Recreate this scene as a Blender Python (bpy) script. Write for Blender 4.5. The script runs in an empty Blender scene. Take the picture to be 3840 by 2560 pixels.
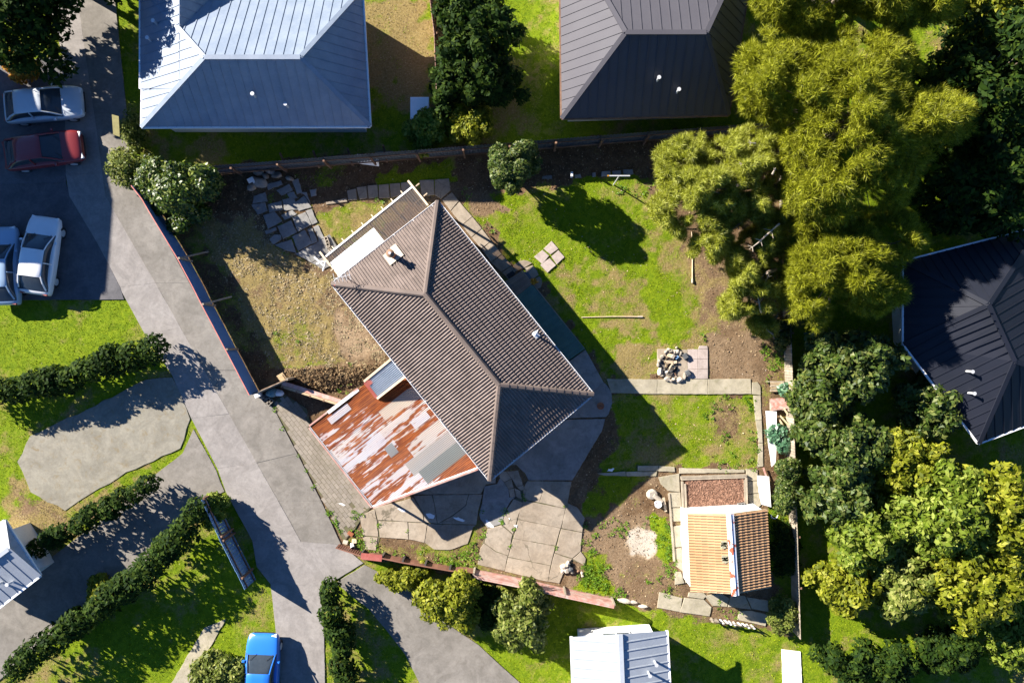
import bpy, bmesh, math, random
import numpy as np
from mathutils import Vector, Matrix

SC = bpy.context.scene
COL = SC.collection
R = math.radians

# ------------------------------------------------------------------ camera, sky, sun, exposure
CAM_H = 43.0
cam_data = bpy.data.cameras.new('camera')
cam_data.sensor_width = 36.0
cam_data.sensor_fit = 'HORIZONTAL'
FPX = 2948.6                                  # focal length in photograph pixels (3840 wide)
cam_data.lens = 36.0 * FPX / 3840.0
cam_data.clip_start = 0.5
cam_data.clip_end = 1500.0
cam = bpy.data.objects.new('camera', cam_data)
cam.location = (0, 0, CAM_H)
COL.objects.link(cam)
SC.camera = cam

SUN_ELEV = R(26.3)
SUN_DIR = Vector((0.855 * math.cos(SUN_ELEV), -0.519 * math.cos(SUN_ELEV), -math.sin(SUN_ELEV)))   # where the light travels
world = bpy.data.worlds.new('World')
SC.world = world
world.use_nodes = True
wn = world.node_tree.nodes
sky = wn.new('ShaderNodeTexSky')
sky.sky_type = 'NISHITA'
sky.sun_disc = False
sky.sun_elevation = SUN_ELEV
sky.sun_rotation = math.atan2(-0.855, 0.519)     # azimuth of the sun, clockwise from +Y
sky.air_density = 1.0
sky.dust_density = 0.0
sky.ozone_density = 10.0
sky.altitude = 800.0
wn['Background'].inputs['Strength'].default_value = 0.05
world.node_tree.links.new(sky.outputs[0], wn['Background'].inputs['Color'])

sun_data = bpy.data.lights.new('sun', 'SUN')
sun_data.energy = 5.0
sun_data.angle = R(0.5)
sun_data.color = (1.0, 0.93, 0.83)
sun = bpy.data.objects.new('sun', sun_data)
sun.rotation_euler = SUN_DIR.to_track_quat('-Z', 'Y').to_euler()
sun.location = (-40, 25, 30)
COL.objects.link(sun)

SC.view_settings.view_transform = 'Standard'
SC.view_settings.look = 'None'
SC.view_settings.exposure = 1.75
SC.view_settings.gamma = 1.0
SC.view_settings.use_curve_mapping = False

# ------------------------------------------------------------------ survey helpers
# Positions were surveyed on enlarged crops of the photograph: each crop has an origin and an enlargement.
CROPS = {'a': (300, 0, 2.24), 'b': (300, 600, 2.24), 'c': (900, 500, 2.24), 'd': (600, 1200, 1.7422),
         'e': (1200, 1650, 2.8514), 'f': (1650, 1650, 2.24), 'g': (1600, 500, 2.24), 'h': (2300, 400, 1.7429),
         'i': (2200, 1200, 2.61375), 'j': (2200, 1700, 2.0906), 'k': (1200, 1000, 1.8445), 'z': (0, 0, 0.6125)}

def W(crop, x, y, h=0.0):
    ox, oy, s = CROPS[crop]
    px, py = ox + x / s, oy + y / s
    k = (CAM_H - h) / FPX
    return Vector(((px - 1920) * k, -(py - 1280) * k, h))

def WL(crop, pts, h=0.0):
    return [W(crop, p[0], p[1], h) for p in pts]

rng = np.random.default_rng(7)
random.seed(11)

# ------------------------------------------------------------------ scene objects
def tag(o, label=None, cat=None, group=None, kind=None):
    if label: o['label'] = label
    if cat: o['category'] = cat
    if group: o['group'] = group
    if kind: o['kind'] = kind
    return o

def empty(name, loc=(0, 0, 0), label=None, cat=None, group=None, rz=0.0, kind=None, parent=None):
    o = bpy.data.objects.new(name, None)
    o.empty_display_size = 0.3
    COL.objects.link(o)
    o.location = loc
    o.rotation_euler = (0, 0, rz)
    if parent: o.parent = parent
    return tag(o, label, cat, group, kind)

def put(name, me, parent=None):
    o = bpy.data.objects.new(name, me)
    COL.objects.link(o)
    if parent: o.parent = parent
    return o

def mesh(name, V, F, mat=None, smooth=False):
    me = bpy.data.meshes.new(name)
    me.from_pydata([tuple(v) for v in V], [], F)
    if mat: me.materials.append(mat)
    if smooth:
        me.polygons.foreach_set('use_smooth', [True] * len(me.polygons))
    me.update()
    return me

def mesh_np(name, V, nper, mat=None):
    """V: (N*nper, 3) verts, each run of nper is one face"""
    me = bpy.data.meshes.new(name)
    n = len(V); nf = n // nper
    me.vertices.add(n); me.vertices.foreach_set('co', np.ascontiguousarray(V, dtype=np.float32).ravel())
    me.loops.add(n); me.loops.foreach_set('vertex_index', np.arange(n, dtype=np.int32))
    me.polygons.add(nf)
    me.polygons.foreach_set('loop_start', np.arange(0, n, nper, dtype=np.int32))
    me.polygons.foreach_set('loop_total', np.full(nf, nper, dtype=np.int32))
    if mat: me.materials.append(mat)
    me.update(calc_edges=True)
    return me

class MB:
    """collects shapes, in the coordinates of the parent object, for ONE mesh"""
    def __init__(s):
        s.V = []; s.F = []
    def add(s, V, F):
        b = len(s.V)
        s.V += [Vector(v) for v in V]
        s.F += [tuple(i + b for i in f) for f in F]
        return s
    def box(s, c, size, rz=0.0, ry=0.0, rx=0.0, ch=0.0):
        hx, hy, hz = size[0] / 2, size[1] / 2, size[2] / 2
        M = Matrix.Translation(Vector(c)) @ Matrix.Rotation(rz, 4, 'Z') @ Matrix.Rotation(ry, 4, 'Y') @ Matrix.Rotation(rx, 4, 'X')
        if ch <= 0:
            V = [M @ Vector((x, y, z)) for z in (-hz, hz) for y in (-hy, hy) for x in (-hx, hx)]
            F = [(0, 2, 3, 1), (4, 5, 7, 6), (0, 1, 5, 4), (2, 6, 7, 3), (0, 4, 6, 2), (1, 3, 7, 5)]
        else:
            ring = lambda ix, z: [(-hx + ix, -hy + ix, z), (hx - ix, -hy + ix, z), (hx - ix, hy - ix, z), (-hx + ix, hy - ix, z)]
            V = [M @ Vector(p) for p in ring(0, -hz) + ring(0, hz - ch) + ring(ch, hz)]
            F = [(3, 2, 1, 0), (8, 9, 10, 11)]
            for r in (0, 4):
                for i in range(4):
                    j = (i + 1) % 4
                    F.append((r + i, r + j, r + 4 + j, r + 4 + i))
        return s.add(V, F)
    def bar(s, p, q, w, t=None, up=(0, 0, 1)):
        """square bar from p to q"""
        p, q = Vector(p), Vector(q); t = t or w
        d = (q - p).normalized(); u = Vector(up)
        if abs(d.dot(u)) > 0.98: u = Vector((1, 0, 0))
        a = d.cross(u).normalized(); b = a.cross(d).normalized()
        V = [e + a * sx * w / 2 + b * sy * t / 2 for e in (p, q) for sx, sy in ((-1, -1), (1, -1), (1, 1), (-1, 1))]
        F = [(0, 3, 2, 1), (4, 5, 6, 7)] + [(i, (i + 1) % 4, 4 + (i + 1) % 4, 4 + i) for i in range(4)]
        F = [tuple(reversed(f)) for f in F]
        return s.add(V, F)
    def tube(s, pts, rad, n=8, cap=True):
        pts = [Vector(p) for p in pts]
        if not isinstance(rad, (list, tuple)): rad = [rad] * len(pts)
        V = []; F = []
        for k, p in enumerate(pts):
            d = (pts[min(k + 1, len(pts) - 1)] - pts[max(k - 1, 0)]).normalized()
            u = Vector((0, 0, 1)) if abs(d.z) < 0.9 else Vector((1, 0, 0))
            a = d.cross(u).normalized(); b = d.cross(a).normalized()
            V += [p + (a * math.cos(t) + b * math.sin(t)) * rad[k] for t in (2 * math.pi * i / n for i in range(n))]
        for k in range(len(pts) - 1):
            for i in range(n):
                j = (i + 1) % n
                F.append((k * n + i, k * n + j, (k + 1) * n + j, (k + 1) * n + i))
        if cap:
            F.append(tuple(range(n))); F.append(tuple(reversed(range((len(pts) - 1) * n, len(pts) * n))))
        return s.add(V, F)
    def prism(s, pts, z0, z1, ch=0.0):
        P = [Vector((p[0], p[1], 0)) for p in pts]
        area = sum(P[i].x * P[(i + 1) % len(P)].y - P[(i + 1) % len(P)].x * P[i].y for i in range(len(P)))
        if area < 0: P.reverse()
        n = len(P)
        c = sum(P, Vector()) / n
        V = [Vector((p.x, p.y, z0)) for p in P]
        if ch > 0:
            V += [Vector((p.x, p.y, z1 - ch)) for p in P]
            V += [Vector((p.x, p.y, z1)) + (c - p).normalized() * ch for p in P]
            rows = 2
        else:
            V += [Vector((p.x, p.y, z1)) for p in P]; rows = 1
        F = [tuple(reversed(range(n))), tuple(range(rows * n, rows * n + n))]
        for r in range(rows):
            for i in range(n):
                j = (i + 1) % n
                F.append((r * n + i, r * n + j, (r + 1) * n + j, (r + 1) * n + i))
        return s.add(V, F)
    def build(s, name, mat, parent=None, smooth=False, label=None):
        o = put(name, mesh(name, s.V, s.F, mat, smooth), parent)
        if label: o['label'] = label
        return o

def rough_outline(pts, step=0.25, jit=0.015, seed=0):
    r = random.Random(seed)
    out = []
    n = len(pts)
    for i in range(n):
        p, q = Vector(pts[i]), Vector(pts[(i + 1) % n])
        d = q - p; L = d.length
        k = max(1, int(L / step))
        nrm = Vector((-d.y, d.x, 0)).normalized() if L > 0 else Vector()
        for m in range(k):
            o = p + d * (m / k)
            a = jit * (0.4 if m == 0 else 1.0)
            out.append(o + nrm * r.uniform(-a, a))
    return out

# ------------------------------------------------------------------ materials (procedural, in world metres)
class NT:
    def __init__(s, name):
        s.m = bpy.data.materials.new(name); s.m.use_nodes = True
        s.t = s.m.node_tree; s.n = s.t.nodes
        s.b = s.n['Principled BSDF']
        s.pos = None
    def link(s, a, b): s.t.links.new(a, b)
    def P(s):
        if s.pos is None:
            s.pos = s.n.new('ShaderNodeNewGeometry')
        return s.pos.outputs['Position']
    def island(s):
        s.P(); return s.pos.outputs['Random Per Island']
    def objrand(s):
        return s.n.new('ShaderNodeObjectInfo').outputs['Random']
    def math(s, op, a, b=None, clamp=False):
        x = s.n.new('ShaderNodeMath'); x.operation = op; x.use_clamp = clamp
        for i, v in enumerate((a, b)):
            if v is None: continue
            if isinstance(v, (int, float)): x.inputs[i].default_value = v
            else: s.link(v, x.inputs[i])
        return x.outputs[0]
    def noise(s, scale, detail=4, rough=0.6, vec=None, dist=0.0):
        x = s.n.new('ShaderNodeTexNoise')
        x.inputs['Scale'].default_value = scale; x.inputs['Detail'].default_value = detail
        x.inputs['Roughness'].default_value = rough; x.inputs['Distortion'].default_value = dist
        s.link(vec if vec is not None else s.P(), x.inputs['Vector'])
        return x.outputs['Fac']
    def vor(s, scale, feat='DISTANCE_TO_EDGE', vec=None):
        x = s.n.new('ShaderNodeTexVoronoi'); x.feature = feat
        x.inputs['Scale'].default_value = scale
        s.link(vec if vec is not None else s.P(), x.inputs['Vector'])
        return x.outputs['Distance']
    def ramp(s, fac, lo, hi):
        x = s.n.new('ShaderNodeMapRange'); x.interpolation_type = 'SMOOTHSTEP'
        x.inputs['From Min'].default_value = lo; x.inputs['From Max'].default_value = hi
        s.link(fac, x.inputs['Value'])
        return x.outputs[0]
    def mix(s, fac, a, b, mode='MIX'):
        x = s.n.new('ShaderNodeMix'); x.data_type = 'RGBA'; x.blend_type = mode
        for idx, v in ((0, fac), (6, a), (7, b)):
            if isinstance(v, (int, float)): x.inputs[idx].default_value = v
            elif isinstance(v, (tuple, list)): x.inputs[idx].default_value = (*v, 1.0)
            else: s.link(v, x.inputs[idx])
        return x.outputs[2]
    def gain(s, col, fac, lo, hi):
        """multiply a colour by lo..hi driven by fac 0..1"""
        x = s.n.new('ShaderNodeMapRange'); x.inputs['To Min'].default_value = lo; x.inputs['To Max'].default_value = hi
        s.link(fac, x.inputs['Value'])
        y = s.n.new('ShaderNodeVectorMath'); y.operation = 'SCALE'
        s.link(col, y.inputs[0]); s.link(x.outputs[0], y.inputs['Scale'])
        return y.outputs[0]
    def out(s, col, rough=0.8, bump=None, bs=0.3, bd=0.02, metal=0.0, spec=0.4):
        if isinstance(col, (tuple, list)): s.b.inputs['Base Color'].default_value = (*col, 1)
        else: s.link(col, s.b.inputs['Base Color'])
        s.b.inputs['Roughness'].default_value = rough
        s.b.inputs['Metallic'].default_value = metal
        s.b.inputs['Specular IOR Level'].default_value = spec
        if bump is not None:
            x = s.n.new('ShaderNodeBump'); x.inputs['Strength'].default_value = bs; x.inputs['Distance'].default_value = bd
            s.link(bump, x.inputs['Height']); s.link(x.outputs[0], s.b.inputs['Normal'])
        return s.m

def pmat(name, c1, c2, scale=1.5, fine=25.0, rough=0.8, vary=0.15, isl=0.0, bs=0.3, bd=0.01, metal=0.0, spec=0.4, fv=0.12):
    t = NT(name)
    big = t.noise(scale, 5, 0.62)
    fin = t.noise(fine, 3, 0.7)
    col = t.mix(t.ramp(big, 0.32, 0.68), c1, c2)
    col = t.gain(col, fin, 1 - fv * 2, 1 + fv * 2)
    if vary: col = t.gain(col, t.objrand(), 1 - vary, 1 + vary)
    if isl: col = t.gain(col, t.island(), 1 - isl, 1 + isl)
    return t.out(col, rough, fin, bs, bd, metal, spec)

def leaf_mat(name, dark, mid, light, rough=0.6, spec=0.18, trans=0.3):
    t = NT(name)
    r = t.island()
    big = t.noise(0.9, 3, 0.6)
    col = t.mix(t.ramp(r, 0.0, 0.55), dark, mid)
    col = t.mix(t.ramp(r, 0.55, 1.0), col, light)
    col = t.gain(col, big, 0.65, 1.35)
    m = t.out(col, rough, spec=spec)
    if trans:
        tr = t.n.new('ShaderNodeBsdfTranslucent'); t.link(col, tr.inputs['Color'])
        mx = t.n.new('ShaderNodeMixShader'); mx.inputs[0].default_value = trans
        t.link(t.b.outputs[0], mx.inputs[1]); t.link(tr.outputs[0], mx.inputs[2])
        t.link(mx.outputs[0], t.n['Material Output'].inputs['Surface'])
    return m

def concrete_mat(name, c1, c2, stain, crack=0.0, vary=0.08):
    t = NT(name)
    big = t.noise(0.55, 6, 0.65)
    mid = t.noise(2.6, 5, 0.7, dist=0.6)
    fin = t.noise(38, 3, 0.7)
    col = t.mix(t.ramp(big, 0.35, 0.66), c1, c2)
    col = t.gain(col, t.noise(7, 4, 0.75), 0.72, 1.28)
    col = t.gain(col, t.ramp(t.noise(0.8, 5, 0.7, dist=1.5), 0.35, 0.65), 0.86, 1.10)
    col = t.mix(t.math('MULTIPLY', t.ramp(mid, 0.5, 0.78), 0.75), col, stain)
    col = t.gain(col, fin, 0.8, 1.2)
    col = t.mix(t.math('MULTIPLY', t.ramp(t.noise(1.1, 6, 0.75, dist=1.2), 0.55, 0.8), 0.5), col, (c2[0] * 1.25, c2[1] * 1.25, c2[2] * 1.25))
    col = t.gain(col, t.objrand(), 1 - vary, 1 + vary)
    if crack:
        wob = t.n.new('ShaderNodeVectorMath'); wob.operation = 'ADD'
        cc = t.n.new('ShaderNodeTexNoise'); cc.inputs['Scale'].default_value = 1.6; cc.inputs['Detail'].default_value = 4
        t.link(t.P(), cc.inputs['Vector']); sc_ = t.n.new('ShaderNodeVectorMath'); sc_.operation = 'SCALE'; sc_.inputs['Scale'].default_value = 0.9
        t.link(cc.outputs['Color'], sc_.inputs[0]); t.link(t.P(), wob.inputs[0]); t.link(sc_.outputs[0], wob.inputs[1])
        v = t.vor(0.42, vec=wob.outputs[0])
        line = t.math('SUBTRACT', 1.0, t.ramp(v, 0.004, 0.016), True)
        line = t.math('MULTIPLY', line, t.ramp(t.noise(0.35, 2, 0.5), 0.5, 0.66))
        col = t.mix(t.math('MULTIPLY', line, crack), col, (0.055, 0.05, 0.03))
    return t.out(col, 0.9, fin, 0.35, 0.006, spec=0.25)

M = {}
M['concrete'] = concrete_mat('weathered_concrete', (0.265, 0.215, 0.16), (0.32, 0.27, 0.21), (0.165, 0.135, 0.095), 0.55)
M['concrete_dark'] = concrete_mat('driveway_concrete', (0.172, 0.157, 0.137), (0.21, 0.192, 0.170), (0.135, 0.119, 0.10), 0.0, 0.03)
M['concrete_road'] = concrete_mat('lane_concrete', (0.235, 0.215, 0.2), (0.26, 0.24, 0.225), (0.21, 0.19, 0.175), 0.0, 0.03)
M['concrete_moss'] = concrete_mat('mossy_concrete', (0.30, 0.265, 0.19), (0.36, 0.32, 0.24), (0.17, 0.165, 0.075))
M['slab_grey'] = concrete_mat('grey_slab_concrete', (0.2, 0.195, 0.185), (0.25, 0.24, 0.225), (0.13, 0.125, 0.105))
M['slab_pink'] = concrete_mat('pink_paver', (0.33, 0.27, 0.24), (0.38, 0.32, 0.29), (0.27, 0.22, 0.18))
M['asphalt'] = concrete_mat('asphalt', (0.10, 0.098, 0.105), (0.135, 0.13, 0.135), (0.085, 0.083, 0.085))
M['gravel_pad'] = concrete_mat('gravel_pad', (0.2, 0.185, 0.15), (0.225, 0.21, 0.17), (0.17, 0.125, 0.06))
M['roof_tile'] = None
M['paver'] = pmat('paver_brick', (0.2, 0.17, 0.13), (0.25, 0.215, 0.175), 0.9, 30, 0.9, 0.10, 0.0)
M['timber'] = pmat('weathered_timber', (0.30, 0.22, 0.13), (0.42, 0.32, 0.20), 3, 30, 0.85, 0.2, 0.1)
M['timber_grey'] = pmat('grey_timber', (0.24, 0.20, 0.15), (0.33, 0.28, 0.21), 3, 30, 0.9, 0.2, 0.1)
M['timber_brown'] = pmat('brown_timber', (0.14, 0.075, 0.045), (0.22, 0.13, 0.08), 3, 30, 0.85, 0.2, 0.1)
M['timber_pale'] = pmat('pale_timber', (0.50, 0.38, 0.25), (0.58, 0.47, 0.33), 3, 30, 0.8, 0.12, 0.1)
M['white_wall'] = pmat('white_weatherboard', (0.74, 0.73, 0.70), (0.80, 0.79, 0.77), 1.2, 20, 0.6, 0.0, 0.0, 0.1)
M['white_paint'] = pmat('white_paint', (0.76, 0.76, 0.76), (0.82, 0.82, 0.82), 2, 20, 0.45, 0.0, 0, 0.05)
M['white_board'] = pmat('white_sheet', (0.78, 0.78, 0.77), (0.84, 0.84, 0.83), 2, 20, 0.5, 0.0, 0, 0.1, fv=0.04)
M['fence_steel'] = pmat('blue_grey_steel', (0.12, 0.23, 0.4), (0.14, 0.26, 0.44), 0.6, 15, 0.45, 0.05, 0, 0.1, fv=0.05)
M['fence_dark'] = pmat('dark_steel', (0.075, 0.095, 0.12), (0.09, 0.11, 0.14), 0.6, 15, 0.5, 0.05, 0, 0.1, fv=0.05)
M['red_cap'] = pmat('red_cap', (0.42, 0.13, 0.11), (0.50, 0.18, 0.15), 2, 15, 0.5, 0.05)
M['brown_steel'] = pmat('red_brown_steel', (0.17, 0.075, 0.05), (0.22, 0.105, 0.07), 1.2, 15, 0.6, 0.1)
M['pink_rail'] = pmat('faded_pink_timber', (0.42, 0.19, 0.15), (0.50, 0.36, 0.31), 2.5, 15, 0.75, 0.12)
M['red_paint'] = pmat('faded_red_paint', (0.27, 0.06, 0.045), (0.32, 0.10, 0.08), 2.5, 15, 0.6, 0.1)
M['rust'] = pmat('rust', (0.24, 0.07, 0.025), (0.33, 0.13, 0.06), 4, 20, 0.8, 0.1)
M['dark'] = pmat('dark_rubber', (0.015, 0.016, 0.02), (0.025, 0.026, 0.03), 3, 20, 0.7, 0.1)
M['dark_metal'] = pmat('dark_metal', (0.05, 0.045, 0.045), (0.08, 0.07, 0.065), 3, 20, 0.5, 0.1)
M['green_deck'] = pmat('green_deck_paint', (0.055, 0.13, 0.115), (0.075, 0.16, 0.14), 2, 22, 0.7, 0.1)
M['brown_deck'] = pmat('brown_deck_board', (0.17, 0.13, 0.10), (0.22, 0.17, 0.135), 2, 22, 0.8, 0.12)
M['galv'] = pmat('galvanised_steel', (0.55, 0.56, 0.57), (0.62, 0.63, 0.64), 3, 20, 0.4, 0.05, metal=0.3)
M['stone'] = pmat('field_stone', (0.2, 0.175, 0.14), (0.29, 0.255, 0.21), 3, 18, 0.9, 0.25, 0.0, 0.6, 0.03)
M['stone_pale'] = pmat('pale_stone', (0.42, 0.36, 0.28), (0.52, 0.46, 0.38), 4, 18, 0.9, 0.2, 0.0, 0.5, 0.02)
M['stone_dark'] = pmat('dark_block', (0.07, 0.075, 0.08), (0.11, 0.115, 0.12), 4, 18, 0.9, 0.2, 0.0, 0.5, 0.02)
M['ash'] = pmat('ash', (0.03, 0.026, 0.022), (0.16, 0.14, 0.12), 6, 30, 0.95, 0.0, 0, 0.6, 0.03)
M['bark'] = pmat('bark', (0.16, 0.12, 0.085), (0.26, 0.21, 0.16), 4, 20, 0.95, 0.1, 0, 0.8, 0.03)
M['bark_pale'] = pmat('pale_bark', (0.36, 0.30, 0.23), (0.45, 0.39, 0.31), 4, 20, 0.95, 0.1)
M['mulch'] = pmat('mulch_soil', (0.16, 0.08, 0.05), (0.32, 0.18, 0.12), 7, 26, 0.98, 0.0, 0.3, 0.8, 0.04)
M['clod'] = pmat('soil_clod', (0.14, 0.09, 0.05), (0.28, 0.20, 0.12), 2, 20, 0.98, 0.0, 0.35, 0.5)
M['joint'] = pmat('joint_dirt', (0.13, 0.105, 0.07), (0.10, 0.10, 0.045), 3, 20, 0.95, 0.0)
M['hay'] = pmat('dry_clippings', (0.19, 0.145, 0.075), (0.31, 0.25, 0.145), 3, 20, 0.95, 0.0, 0.25)
M['bank'] = pmat('bank_litter', (0.09, 0.055, 0.025), (0.24, 0.165, 0.085), 2.5, 20, 0.95, 0.0, 0.6)
M['chip'] = pmat('pale_rubble_chip', (0.34, 0.29, 0.225), (0.45, 0.39, 0.32), 2, 20, 0.95, 0.0, 0.25)
M['mesh_leaf_litter'] = pmat('leaf_litter', (0.34, 0.24, 0.12), (0.42, 0.33, 0.2), 2, 20, 0.9, 0.0, 0.35)
M['glass'] = pmat('window_glass', (0.03, 0.04, 0.05), (0.04, 0.05, 0.06), 1, 5, 0.08, 0, 0, 0.0, spec=0.6)

M['leaf_glossy'] = leaf_mat('glossy_leaf', (0.012, 0.034, 0.003), (0.05, 0.095, 0.006), (0.17, 0.205, 0.028), 0.4, 0.45)
M['leaf_tree'] = leaf_mat('tree_leaf', (0.02, 0.04, 0.006), (0.06, 0.1, 0.012), (0.15, 0.17, 0.04), 0.5, 0.3)
M['leaf_pale'] = leaf_mat('pale_leaf', (0.06, 0.085, 0.012), (0.13, 0.165, 0.025), (0.26, 0.27, 0.07), 0.5)
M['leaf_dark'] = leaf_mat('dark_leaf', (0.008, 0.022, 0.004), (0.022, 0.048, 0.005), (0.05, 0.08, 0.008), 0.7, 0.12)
M['leaf_lime'] = leaf_mat('lime_leaf', (0.06, 0.10, 0.006), (0.135, 0.185, 0.016), (0.25, 0.29, 0.05), 0.55)
M['leaf_olive'] = leaf_mat('olive_leaf', (0.07, 0.09, 0.005), (0.165, 0.185, 0.008), (0.28, 0.28, 0.03), 0.55)
M['leaf_orange'] = leaf_mat('orange_leaf', (0.30, 0.12, 0.01), (0.50, 0.24, 0.02), (0.6, 0.36, 0.05), 0.55)
M['needle'] = leaf_mat('pine_needle', (0.10, 0.115, 0.004), (0.29, 0.315, 0.014), (0.54, 0.56, 0.13), 0.5, 0.4, 0.3)
M['needle_far'] = leaf_mat('golden_pine_needle', (0.08, 0.09, 0.003), (0.245, 0.265, 0.008), (0.40, 0.41, 0.035), 0.55, 0.3, 0.3)
M['weed'] = leaf_mat('weed_leaf', (0.06, 0.13, 0.006), (0.12, 0.25, 0.01), (0.22, 0.34, 0.03), 0.5, 0.4, 0.3)
M['bluegreen'] = leaf_mat('blue_green_leaf', (0.03, 0.09, 0.045), (0.06, 0.15, 0.075), (0.13, 0.23, 0.13), 0.4, 0.5, 0.2)
M['blade'] = leaf_mat('grass_blade', (0.115, 0.185, 0.003), (0.23, 0.315, 0.005), (0.38, 0.42, 0.02), 0.7, 0.1, 0.35)
M['blade_dry'] = leaf_mat('dry_grass_blade', (0.15, 0.11, 0.045), (0.27, 0.21, 0.11), (0.42, 0.345, 0.215), 0.7, 0.2, 0.25)

def roof_tile_mat(name, c1, c2, rougher=0.75, lichen=0.0, redspot=0.0):
    t = NT(name)
    fin = t.noise(16, 4, 0.7); big = t.noise(0.5, 4, 0.6)
    col = t.mix(t.ramp(big, 0.3, 0.7), c1, c2)
    col = t.gain(col, fin, 0.78, 1.22)
    col = t.gain(col, t.island(), 0.86, 1.14)
    col = t.gain(col, t.objrand(), 0.94, 1.06)
    if redspot:
        col = t.mix(t.ramp(t.noise(1.6, 2, 0.5), 0.74, 0.78), col, (0.42, 0.10, 0.08))
    return t.out(col, rougher, fin, 0.3, 0.006, spec=0.35)
M['tile_brown'] = roof_tile_mat('brown_concrete_tile', (0.138, 0.106, 0.090), (0.168, 0.132, 0.115))
M['ridge_brown'] = roof_tile_mat('brown_ridge_tile', (0.11, 0.085, 0.073), (0.15, 0.115, 0.098), redspot=1)
M['tile_terra'] = roof_tile_mat('terracotta_tile', (0.35, 0.20, 0.098), (0.42, 0.26, 0.14), 0.8)

def rusty_iron():
    t = NT('rusty_corrugated_iron')
    inf = t.n.new('ShaderNodeObjectInfo')
    sep = t.n.new('ShaderNodeSeparateColor'); t.link(inf.outputs['Color'], sep.inputs[0])
    mp = t.n.new('ShaderNodeMapping'); t.link(t.P(), mp.inputs['Vector'])
    mp.inputs['Rotation'].default_value = (0, 0, -math.atan2(0.615, 0.789))
    s = t.n.new('ShaderNodeSeparateXYZ'); t.link(mp.outputs[0], s.inputs[0])
    rib = t.math('FLOOR', t.math('DIVIDE', s.outputs[1], 0.09))
    c = t.n.new('ShaderNodeCombineXYZ')
    t.link(t.math('MULTIPLY', s.outputs[0], 0.34), c.inputs[0]); t.link(t.math('MULTIPLY', s.outputs[1], 2.6), c.inputs[1])
    c2 = t.n.new('ShaderNodeCombineXYZ')
    t.link(t.math('MULTIPLY', s.outputs[0], 1.7), c2.inputs[0]); t.link(t.math('MULTIPLY', rib, 0.8), c2.inputs[1])
    n1 = t.noise(1.0, 3, 0.55, c.outputs[0], 0.4)
    n2 = t.noise(1.0, 2, 0.5, c2.outputs[0])
    c3 = t.n.new('ShaderNodeCombineXYZ')
    t.link(t.math('MULTIPLY', s.outputs[0], 0.45), c3.inputs[0]); t.link(t.math('MULTIPLY', s.outputs[1], 11.0), c3.inputs[1])
    n3 = t.noise(1.0, 3, 0.6, c3.outputs[0])
    n = t.math('ADD', t.math('MULTIPLY', n1, 0.46), t.math('ADD', t.math('MULTIPLY', n2, 0.26), t.math('MULTIPLY', n3, 0.28)))
    n = t.math('ADD', n, t.math('MULTIPLY', t.math('SUBTRACT', sep.outputs[0], 0.5), 0.55))
    mask = t.ramp(n, 0.49, 0.528)
    rn = t.noise(3.5, 4, 0.65, c.outputs[0])
    rust = t.mix(t.ramp(rn, 0.3, 0.7), (0.14, 0.026, 0.005), (0.37, 0.10, 0.014))
    pn = t.noise(1.2, 3, 0.6, c.outputs[0])
    paint = t.mix(t.ramp(pn, 0.35, 0.7), (0.46, 0.44, 0.47), (0.52, 0.45, 0.45))
    grey = t.mix(sep.outputs[1], paint, (0.12, 0.135, 0.13))
    grey = t.mix(sep.outputs[2], grey, (0.46, 0.34, 0.20))
    col = t.mix(mask, grey, rust)
    col = t.gain(col, t.noise(30, 3, 0.7), 0.85, 1.15)
    return t.out(col, 0.55, spec=0.3)
M['rusty'] = rusty_iron()

# ------------------------------------------------------------------ numpy noise and polygon tests
def vnoise(x, y, scale, seed):
    x = x * scale; y = y * scale
    xi = np.floor(x).astype(np.int64); yi = np.floor(y).astype(np.int64)
    fx = x - xi; fy = y - yi
    fx = fx * fx * (3 - 2 * fx); fy = fy * fy * (3 - 2 * fy)
    def h(a, b):
        v = (a * 374761393 + b * 668265263 + seed * 974711) & 0xffffffff
        v = ((v ^ (v >> 13)) * 1274126177) & 0xffffffff
        return ((v ^ (v >> 16)) & 0xffff) / 65535.0
    return (h(xi, yi) * (1 - fx) + h(xi + 1, yi) * fx) * (1 - fy) + (h(xi, yi + 1) * (1 - fx) + h(xi + 1, yi + 1) * fx) * fy

def fbm(x, y, scale, seed, o=4):
    s = 0; a = 0.5; t = 0
    for k in range(o):
        s = s + a * vnoise(x, y, scale * 2 ** k, seed + k * 17); t += a; a *= 0.55
    return s / t

def sdist(X, Y, poly):
    """signed distance to a polygon, positive inside"""
    n = len(poly)
    d = np.full(X.shape, 1e9); inside = np.zeros(X.shape, bool)
    for i in range(n):
        ax, ay = poly[i][0], poly[i][1]; bx, by = poly[(i + 1) % n][0], poly[(i + 1) % n][1]
        ex, ey = bx - ax, by - ay
        L = ex * ex + ey * ey + 1e-12
        t = np.clip(((X - ax) * ex + (Y - ay) * ey) / L, 0, 1)
        d = np.minimum(d, (X - ax - t * ex) ** 2 + (Y - ay - t * ey) ** 2)
        c = (ay > Y) != (by > Y)
        with np.errstate(divide='ignore', invalid='ignore'):
            xs = (bx - ax) * (Y - ay) / (by - ay + 1e-15) + ax
        inside ^= c & (X < xs)
    return np.where(inside, 1, -1) * np.sqrt(d)
# ------------------------------------------------------------------ the ground
HARD = []          # outlines (world) of paving, for keeping grass off it
def zpoly(*pts): return [(v.x, v.y) for v in WL('z', pts)]
def cpoly(c, pts): return [(v.x, v.y) for v in WL(c, pts)]

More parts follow.
